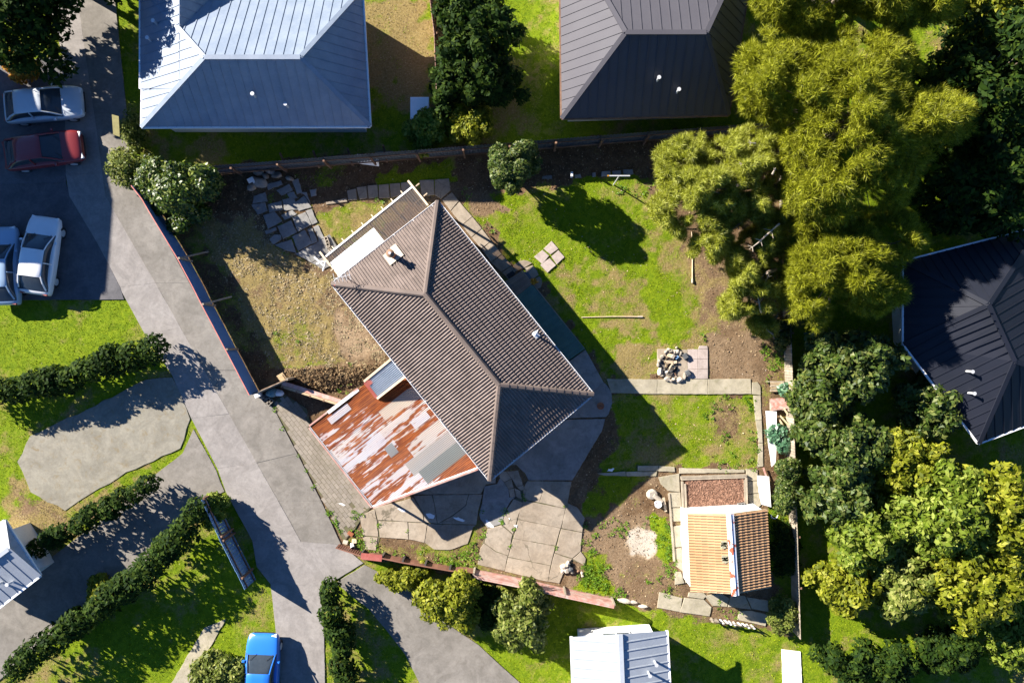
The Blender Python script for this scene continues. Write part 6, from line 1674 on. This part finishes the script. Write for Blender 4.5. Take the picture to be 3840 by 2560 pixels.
C_ = np.stack([x, y, z2 + rg.uniform(0, .05, len(x))], 1)
tag(put('bank_litter', mesh_np('bank_litter', leaf_quads(C_, unit(rg.normal(size=C_.shape) * .7 + np.array([0, 0, .9])), .06 * rg.uniform(.5, 1.4, len(x)), rg, .6), 4, M['bank'])), 'clods and dead leaves on the crumbling soil bank', 'soil bank', kind='stuff')

def rosette_field(name, label, spots, mat, seed, cat='weeds'):
    r2 = np.random.default_rng(seed); V = []
    for crop, x0, y0, rad, n in spots:
        s = CROPS[crop][2] * 68.57
        for _ in range(n):
            a, q = r2.uniform(0, 6.28), rad * 1.35 * math.sqrt(r2.uniform())
            p = W(crop, x0 + q * math.cos(a), y0 + q * math.sin(a), 0)
            for m in range(r2.integers(7, 13)):
                t = r2.uniform(0, 6.28); L = r2.uniform(.04, .11); w = L * .34; hgt = r2.uniform(.02, .11)
                d = np.array([math.cos(t), math.sin(t), 0]); sd_v = np.array([-math.sin(t), math.cos(t), 0])
                b = np.array([p.x, p.y, hgt * .6]) + d * r2.uniform(0, .06)
                V += [b, b + d * L * .5 + sd_v * w + [0, 0, hgt * .5], b + d * L + [0, 0, r2.uniform(-.02, .05)], b + d * L * .5 - sd_v * w + [0, 0, hgt * .5]]
    tag(put(name, mesh_np(name, np.array(V), 4, M[mat])), label, cat, kind='stuff')
rosette_field('weeds', 'clumps of bright green weeds round the yard edges', [
    ('e', 1250, 1285, 45, 5), ('e', 1330, 1305, 40, 5), ('e', 1420, 1290, 45, 8), ('e', 1540, 1340, 70, 16), ('e', 1590, 1220, 50, 6), ('e', 1500, 1250, 60, 6), ('e', 420, 1090, 40, 8), ('e', 440, 1130, 40, 7), ('e', 390, 790, 40, 7), ('e', 430, 990, 35, 4), ('e', 550, 1060, 20, 3), ('e', 330, 965, 20, 2),
    ('e', 620, 1180, 60, 6), ('e', 850, 1215, 90, 6), ('e', 1050, 1260, 80, 8), ('f', 1210, 1200, 60, 18), ('f', 1300, 1150, 70, 22), ('f', 1250, 1090, 50, 10), ('f', 1360, 1220, 50, 10), ('f', 1270, 930, 40, 6), ('f', 1230, 880, 40, 4), ('f', 1390, 1055, 20, 2), ('f', 1400, 1305, 60, 8), ('f', 1510, 1300, 50, 12), ('f', 1210, 730, 30, 5), ('f', 1310, 800, 30, 4), ('f', 1480, 730, 70, 8), ('f', 1550, 740, 40, 6), ('f', 1380, 720, 50, 5),
    ('j', 640, 560, 30, 8), ('j', 620, 650, 40, 10), ('j', 630, 760, 45, 12), ('j', 650, 850, 45, 12), ('j', 650, 930, 40, 10), ('j', 560, 700, 40, 5), ('j', 500, 540, 60, 8), ('j', 270, 590, 50, 6), ('j', 30, 770, 30, 6), ('j', 60, 920, 70, 18), ('j', 30, 1010, 50, 12), ('j', 130, 1040, 40, 8), ('j', 250, 1110, 50, 12), ('j', 630, 1070, 40, 10), ('j', 490, 990, 20, 3), ('j', 570, 990, 20, 3), ('j', 1160, 1250, 40, 6), ('j', 1050, 1220, 60, 6), ('j', 1470, 430, 40, 8), ('j', 1560, 560, 60, 10), ('j', 1440, 380, 30, 5),
    ('d', 1010, 1090, 14, 3), ('d', 1140, 1300, 16, 5), ('d', 1170, 1370, 16, 5), ('d', 960, 980, 10, 2), ('d', 740, 580, 12, 3), ('d', 800, 700, 10, 2), ('e', 100, 780, 14, 5), ('e', 170, 900, 14, 5), ('e', 1730, 760, 18, 3), ('e', 640, 900, 14, 3), ('e', 940, 960, 12, 2), ('f', 545, 600, 20, 6), ('f', 510, 690, 20, 6), ('f', 620, 740, 12, 3), ('f', 590, 900, 10, 2), ('f', 970, 900, 12, 2), ('f', 1050, 560, 14, 2), ('f', 700, 480, 16, 4), ('f', 350, 780, 30, 6), ('f', 300, 900, 40, 8), ('f', 290, 1000, 40, 8),
    ('d', 1290, 1270, 30, 4), ('d', 1300, 1390, 25, 4), ('d', 1210, 430, 40, 7), ('d', 1240, 290, 30, 4), ('d', 890, 160, 20, 2), ('d', 760, 80, 20, 2), ('d', 1100, 430, 40, 2), ('d', 1150, 1320, 14, 3), ('d', 1110, 1250, 14, 3), ('d', 900, 880, 10, 1),
    ('i', 1720, 280, 40, 6), ('i', 1800, 340, 60, 10), ('i', 1830, 430, 50, 10), ('i', 1900, 330, 50, 8), ('i', 1790, 580, 25, 3), ('i', 1900, 420, 50, 8), ('i', 1600, 800, 50, 9), ('i', 1580, 850, 40, 5), ('i', 1280, 840, 40, 5), ('i', 1230, 940, 60, 8), ('i', 1330, 1130, 60, 8), ('i', 1410, 1400, 90, 10), ('i', 1610, 1420, 50, 8), ('i', 1340, 750, 30, 4), ('i', 1130, 170, 40, 4), ('i', 1640, 1250, 40, 7), ('i', 1620, 1120, 40, 6), ('i', 1420, 850, 20, 3),
    ('g', 1660, 480, 50, 9), ('g', 1800, 470, 60, 6), ('g', 1870, 410, 30, 3), ('g', 520, 800, 40, 4), ('g', 330, 490, 50, 5), ('c', 1170, 560, 30, 4)], 'weed', 91)
for k, (x, y, r_, lab) in enumerate(((1845, 1110, .62, 'blue green leafy plant spilling onto the long white panel'), (1915, 1215, .5, 'smaller blue green plant below the long white panel plant'), (1955, 690, .5, 'blue green plant beside the timber stack'))):
    c = W('i', x, y, 0)
    t = empty('leafy_plant', c, lab, 'plant')
    put('leaves', crown_mesh('leaves', [(0, 0, .35, r_, r_, .4), (.2, .1, .3, r_ * .6, r_ * .6, .3), (-.25, .15, .28, r_ * .6, r_ * .5, .3)], 420, .13, M['bluegreen'], 600 + k), t)
    st = MB()
    for q in range(5): a = q * 1.26; st.tube([(0, 0, -.05), (math.cos(a) * r_ * .5, math.sin(a) * r_ * .5, .35)], [.02, .01], 5)
    st.build('stems', M['bark'], t)

# ------------------------------------------------------------------ neighbouring houses
def hip_house(name, label, mat, eave, faces, walls, gutter='white_paint', ribs=0.45, category='house', wallmat='white_wall', windows=True):
    """faces: lists of (x, y, height) in picture survey units; the first two points of each are the eave"""
    P3 = lambda q: W('z', q[0], q[1], q[2])
    c0 = W('z', *walls[0], eave); c0.z = 0
    h_ = empty(name, c0, label, category)
    rf = MB()
    ridge = MB(); gt = MB()
    lines = {}
    for f in faces:
        p = ccw([P3(q) - c0 for q in f])
        n_ = (p[1] - p[0]).cross(p[2] - p[0]).normalized()
        rf.add(p, [tuple(range(len(p)))])
        u = (p[1] - p[0]).normalized(); v = n_.cross(u)
        loc2 = [((q - p[0]).dot(u), (q - p[0]).dot(v)) for q in p]
        um, uM = min(q[0] for q in loc2), max(q[0] for q in loc2)
        if ribs:
            k = int((uM - um) / ribs)
            for i in range(1, k):
                x = um + (uM - um) * i / k; ys = []
                for a, b in zip(loc2, loc2[1:] + loc2[:1]):
                    if (a[0] - x) * (b[0] - x) < 0: ys.append(a[1] + (b[1] - a[1]) * (x - a[0]) / (b[0] - a[0]))
                if len(ys) >= 2 and max(ys) - min(ys) > .3:
                    a, b = p[0] + u * x + v * (min(ys) + .02), p[0] + u * x + v * (max(ys) - .05)
                    rf.bar(a + n_ * .012, b + n_ * .012, .05, .035, up=n_)
        for a, b in zip(p, p[1:] + p[:1]):
            key = tuple(sorted(((round(a.x, 2), round(a.y, 2), round(a.z, 2)), (round(b.x, 2), round(b.y, 2), round(b.z, 2)))))
            lines.setdefault(key, []).append((a, b))
    for v in lines.values():
        a, b = v[0]
        if len(v) > 1 and max(a.z, b.z) > eave + .3: ridge.bar(a + Vector((0, 0, .03)), b + Vector((0, 0, .03)), .22, .07)
        elif len(v) == 1 and abs(a.z - b.z) < .1 and a.z < eave + .2: gt.bar(a - Vector((0, 0, .05)), b - Vector((0, 0, .05)), .14, .12)
    ro = rf.build('roof', M[mat], h_)
    if ridge.V: ridge.build('ridge_capping', M[mat], ro)
    if gt.V: gt.build('gutter', M[gutter], h_)
    wpts = []
    for q in walls: p = W('z', q[0], q[1], eave) - c0; wpts.append(Vector((p.x, p.y, 0)))
    cc = sum(wpts, Vector()) / len(wpts)
    wpts = [p + (cc - p).normalized() * .75 for p in wpts]
    MB().prism(wpts, -.1, eave - .1).build('wall', M[wallmat], h_)
    hi = max((q for f in faces for q in f), key=lambda q: q[2]); f0 = P3(faces[0][0]) - c0; f1 = P3(faces[0][1]) - c0; f2 = P3(faces[0][2]) - c0
    for s_, t_ in ((.35, .45), (.62, .3)):
        b = f0.lerp(f1, s_).lerp(f2, t_); MB().tube([b - Vector((0, 0, .2)), b + Vector((0, 0, .5)), b + Vector((0, 0, .52))], [.06, .06, .1], 10).build('vent_pipe', M['galv'], h_)
    if windows:
        for a, b in zip(wpts, wpts[1:] + wpts[:1]):
            d = b - a; L = d.length
            if L < 3: continue
            d.normalize(); s = Vector((d.y, -d.x, 0))
            if s.dot(a - cc) < 0: s = -s
            for k in range(int(L // 3.2)):
                m = a + d * (L * (k + .5) / int(L // 3.2)); rz = math.atan2(d.y, d.x)
                f = MB()
                for z in (1.0, 2.05): f.box((m.x + s.x * .03, m.y + s.y * .03, z), (1.5, .08, .06), rz)
                for q in (-.72, 0, .72): f.box((m.x + d.x * q + s.x * .03, m.y + d.y * q + s.y * .03, 1.525), (.06, .07, 1.0), rz)
                wo = f.build('window', M['white_paint'], h_)
                MB().box((m.x + s.x * .015, m.y + s.y * .015, 1.525), (1.4, .03, .99), rz).build('pane', M['glass'], wo)
    return h_
M['roof_white'] = pmat('pale_blue_steel_roof', (0.175, 0.215, 0.28), (0.22, 0.26, 0.325), 1.1, 10, .5, 0, 0, .1, fv=.07)
M['roof_mauve'] = pmat('mauve_grey_roof', (0.056, 0.053, 0.064), (0.064, 0.061, 0.072), .4, 12, .7, 0, 0, .2, fv=.06)
M['roof_navy'] = pmat('shade_darkened_navy_roof', (0.004, 0.006, 0.013), (0.007, 0.009, 0.018), .4, 12, .65, 0, 0, .2, fv=.06)  # tree shade is put into this base colour, darker than the navy itself
M['roof_pale'] = pmat('pale_grey_roof', (0.30, 0.33, 0.37), (0.33, 0.36, 0.40), 1.1, 10, .55, 0, 0, .1, fv=.07)
E = 2.6; RT = 5.5
hip_house('neighbour_house', 'house with a pale blue white steel roof above the driveway', 'roof_white', E,
          [[(325, 292, E), (850, 290, E), (690, 132, RT), (470, 132, RT)], [(850, 290, E), (832, -25, E), (690, 132, RT)], [(832, -25, E), (330, -25, E), (470, 132, RT), (690, 132, RT)],
           [(330, -25, E), (325, 292, E), (470, 132, RT)]], [(325, 290), (850, 290), (832, -25), (330, -25)])
hip_house('neighbour_house_wing', 'gabled wing of pale steel at the driveway end of the white roofed house', 'roof_white', E,
          [[(322, -200, E), (322, 204, E), (412, 204, 4.4), (412, -200, 4.4)], [(505, 60, E), (505, -200, E), (412, -200, 4.4), (412, 100, 4.4)]], [(322, 190), (480, 40), (480, -200), (322, -200)], windows=False)
hip_house('neighbour_house', 'house with a mauve grey hip roof at the top edge', 'roof_mauve', E,
          [[(1290, 272, E), (1674, 264, E), (1622, 75, 5.6), (1437, 75, 5.6)], [(1674, 264, E), (1745, -190, E), (1622, 75, 5.6)], [(1745, -190, E), (1285, -190, E), (1437, 75, 5.6), (1622, 75, 5.6)], [(1285, -190, E), (1290, 272, E), (1437, 75, 5.6)]],
          [(1290, 272), (1674, 264), (1745, -190), (1285, -190)], gutter='timber_brown')
hip_house('neighbour_house', 'house with a navy roof with tree shade in its colour and a white gutter beyond the pines', 'roof_navy', E,
          [[(2075, 790, E), (2248, 1018, E), (2330, 830, 4.6), (2270, 700, 4.6)], [(2248, 1018, E), (2560, 900, E), (2330, 830, 4.6)], [(2560, 900, E), (2390, 520, E), (2270, 700, 4.6), (2330, 830, 4.6)], [(2390, 520, E), (2075, 600, E), (2270, 700, 4.6)], [(2075, 600, E), (2075, 790, E), (2270, 700, 4.6)]],
          [(2075, 790), (2248, 1018), (2560, 900), (2390, 520), (2075, 600)])
hip_house('neighbour_house', 'house with a pale grey roof at the bottom edge', 'roof_pale', E,
          [[(1545, 1700, E), (1532, 1448, E), (1425, 1455, 3.3), (1435, 1700, 3.3)], [(1312, 1462, E), (1320, 1700, E), (1435, 1700, 3.3), (1425, 1455, 3.3)]], [(1312, 1462), (1532, 1448), (1545, 1700), (1320, 1700)])
hip_house('neighbour_house', 'house with a white roof at the lower edge beside the side lane', 'roof_pale', E,
          [[(-60, 1440, E), (92, 1322, E), (20, 1260, 3.2), (-130, 1370, 3.2)], [(10, 1195, E), (-200, 1330, E), (-130, 1370, 3.2), (20, 1260, 3.2)], [(92, 1322, E), (10, 1195, E), (20, 1260, 3.2)]], [(-60, 1440), (92, 1322), (10, 1195), (-200, 1330)])
E2 = 4.4  # next house stands out of view, added to cast shade on the forecourt
hip_house('neighbour_house', 'unseen two storey house added to shade the forecourt', 'roof_navy', E2,
          [[(-300, 425, E2), (-264, -30, E2), (-450, 70, 6.4), (-470, 320, 6.4)], [(-760, 425, E2), (-300, 425, E2), (-470, 320, 6.4)], [(-740, -30, E2), (-760, 425, E2), (-470, 320, 6.4), (-450, 70, 6.4)], [(-264, -30, E2), (-740, -30, E2), (-450, 70, 6.4)]],
          [(-300, 425), (-264, -30), (-740, -30), (-760, 425)])
# smaller neighbours' fences and structures
def board_fence(name, label, pts, h, mat, postm='timber_brown'):
    P_ = [W('z', x, y, 0) for x, y in pts]; f = empty(name, P_[0], label, 'fence'); o_ = P_[0]
    me = None
    for p, q in zip(P_[:-1], P_[1:]):
        d = (q - p).normalized(); L = (q - p).length; n = int(L / .17)
        for k in range(n):
            if me is None: m_ = MB().box((0, 0, h / 2), (.155, .022, h)); me = mesh('board', m_.V, m_.F, M[mat])
            b = put('board', me, f); c = p + d * (k + .5) * L / n - o_; b.location = (c.x, c.y, random.uniform(-.02, .02)); b.rotation_euler = (0, 0, math.atan2(d.y, d.x))
        for z in (.35, h - .3): MB().bar(p - o_ + Vector((-d.y * .05, d.x * .05, z)), q - o_ + Vector((-d.y * .05, d.x * .05, z)), .05, .09).build('rail', M[postm], f)
        for k in range(int(L / 2.2) + 1):
            c = p + d * min(L, k * 2.2) - o_ + Vector((-d.y * .11, d.x * .11, 0)); MB().bar(c, c + Vector((0, 0, h - .05)), .1).build('post', M[postm], f)
    return f
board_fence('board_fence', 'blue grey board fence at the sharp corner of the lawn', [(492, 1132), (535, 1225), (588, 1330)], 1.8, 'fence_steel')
board_fence('board_fence', 'pinkish board fence between the dry lawn and the dark trees', [(985, -40), (1003, 100), (1008, 225)], 1.5, 'pink_rail')
gb = W('z', 965, 252, .6)
o = empty('garden_box', (gb.x, gb.y, 0), 'small white lidded garden box beside the yellow green shrub', 'garden box')
MB().box((0, 0, .4), (.9, 1.1, .8), ch=.02).build('body', M['white_paint'], o); MB().box((0, 0, .83), (1.0, 1.2, .06), ch=.015).build('lid', M['white_board'], o)
wpath = setting('white_path', 'narrow white path between the lower lawn and the dark shrubs', 'path')
piece('concrete_slab', wpath, 'z', [(1795, 1490), (1838, 1495), (1845, 1640), (1800, 1640)], 'white_board', .05, jit=.01)
lawnp = setting('stepping_path', 'worn pale path across the lawn near the blue car', 'path')
piece('concrete_slab', lawnp, 'z', [(470, 1440), (520, 1420), (440, 1560), (380, 1640), (350, 1640)], 'concrete_moss', .04, jit=.03)

# ------------------------------------------------------------------ parked cars
def car(name, label, px, rz, paint, scale=1.0, group='cars parked on the neighbouring sections'):
    p = W('z', px[0], px[1], .7)
    t = empty(name, (p.x, p.y, .04), label, 'car', group, rz); t.scale = (scale,) * 3
    st = [(-2.14, .70, .34, .58), (-2.10, .80, .26, .74), (-1.95, .86, .22, .88), (-1.4, .90, .2, .92), (-.6, .91, .18, .92), (.5, .91, .18, .92), (1.1, .90, .2, .90), (1.7, .87, .24, .82), (2.0, .80, .28, .72), (2.12, .68, .36, .58)]
    V = []; F = []
    for x, w, z0, z1 in st:
        V += [(x, -w * .92, z0), (x, -w * 1.02, z0 + (z1 - z0) * .45), (x, -w * .99, z1 - .09), (x, -w * .90, z1), (x, -w * .4, z1 + .03), (x, w * .4, z1 + .03), (x, w * .90, z1), (x, w * .99, z1 - .09), (x, w * 1.02, z0 + (z1 - z0) * .45), (x, w * .92, z0)]
    m = 10
    for i in range(len(st) - 1):
        for j in range(m - 1): F.append((i * m + j, (i + 1) * m + j, (i + 1) * m + j + 1, i * m + j + 1))
        F.append((i * m, i * m + m - 1, (i + 1) * m + m - 1, (i + 1) * m))
    F += [tuple(range(m)), tuple(reversed(range((len(st) - 1) * m, len(st) * m)))]
    bo = put('body', mesh('body', V, F, paint, True), t); sm = bo.modifiers.new('smooth', 'SUBSURF'); sm.levels = sm.render_levels = 2
    cab = [(-1.92, .70, .90), (-1.80, .70, .98), (-1.45, .66, 1.24), (-1.15, .62, 1.38), (-.4, .61, 1.45), (.2, .61, 1.42), (.55, .65, 1.28), (1.0, .70, .98), (1.15, .70, .88)]
    V = []; F = []
    for x, w, z in cab: V += [(x, -w * 1.17, .86), (x, -w * 1.13, .86 + (z - .86) * .35), (x, -w * .98, z - .04), (x, -w * .55, z), (x, w * .55, z), (x, w * .98, z - .04), (x, w * 1.13, .86 + (z - .86) * .35), (x, w * 1.17, .86)]
    for i in range(len(cab) - 1):
        for j in range(7): F.append((i * 8 + j, (i + 1) * 8 + j, (i + 1) * 8 + j + 1, i * 8 + j + 1))
    ca = put('windows', mesh('windows', V, F, M['glass'], True), t); sm = ca.modifiers.new('smooth', 'SUBSURF'); sm.levels = sm.render_levels = 2
    V = []; F = []
    for x, w, z in ((-1.2, .60, 1.365), (-1.12, .62, 1.40), (-.8, .62, 1.432), (-.4, .62, 1.452), (.0, .62, 1.447), (.2, .62, 1.43), (.27, .60, 1.40)):
        V += [(x, -w, z - .05), (x, -w * .86, z + .0), (x, -w * .4, z + .012), (x, w * .4, z + .012), (x, w * .86, z + .0), (x, w, z - .05)]
    for i in range(6):
        for j in range(5): F.append((i * 6 + j, (i + 1) * 6 + j, (i + 1) * 6 + j + 1, i * 6 + j + 1))
    put('roof', mesh('roof', V, F, paint, True), t)
    for s in (-1, 1):
        MB().tube([(-1.18, .60 * s, 1.36), (-1.5, .66 * s, 1.2), (-1.84, .74 * s, .93)], .045, 6).build('pillar', paint, t)
        MB().tube([(.25, .60 * s, 1.39), (.58, .655 * s, 1.25), (1.08, .74 * s, .90)], .035, 6).build('pillar', paint, t)
        MB().tube([(-.42, .635 * s, 1.38), (-.42, .74 * s, 1.05), (-.42, .80 * s, .88)], .035, 6).build('pillar', paint, t)
        MB().tube([(1.13, .45 * s - .2, .93), (.86, .45 * s + .12, 1.11)], .012, 5).build('wiper', M['dark'], t)
    MB().box((2.09, 0, .46), (.06, 1.1, .12), ch=.01).build('grille', M['dark'], t)
    for x in (-1.32, 1.35):
        for s in (-1, 1):
            w_ = MB().tube([(x, s * .70, .32), (x, s * .88, .32)], .32, 18).build('wheel', M['dark'], t)
            MB().tube([(x, s * .86, .32), (x, s * .89, .32)], .19, 12).build('rim', M['galv'], w_)
    for s in (-1, 1):
        MB().box((1.99, s * .58, .64), (.16, .30, .12), -.25 * s, ch=.02).build('headlight', M['white_board'], t)
        MB().box((-2.07, s * .60, .70), (.10, .26, .14), .2 * s, ch=.02).build('tail_light', M['red_paint'], t)
        MB().box((.72, s * .93, .95), (.12, .16, .10), ch=.02).build('mirror', paint, t)
    return t
def paint_mat(name, c):
    t = NT(name); t.b.inputs['Coat Weight'].default_value = .6
    return t.out(t.gain(t.mix(.5, c, c), t.noise(3, 2), .94, 1.06), .35, spec=.5)
car('parked_car', 'bright blue car parked at the bottom edge beside the pale path', (602, 1545), R(88), paint_mat('blue_car_paint', (0.02, 0.16, 0.60)))
car('parked_car', 'white car on the shaded forecourt nearer the lane', (92, 586), R(82), paint_mat('white_car_paint', (0.75, 0.75, 0.75)))
car('parked_car', 'pale blue car on the shaded forecourt at the frame edge', (6, 610), R(92), paint_mat('pale_blue_car_paint', (0.30, 0.42, 0.55)))
car('parked_car', 'dark red car on the shaded forecourt below the silver one', (100, 345), R(8), paint_mat('red_car_paint', (0.20, 0.02, 0.022)))
car('parked_car', 'silver car on the shaded forecourt near the orange shrub', (100, 240), R(5), paint_mat('silver_car_paint', (0.50, 0.54, 0.58)))
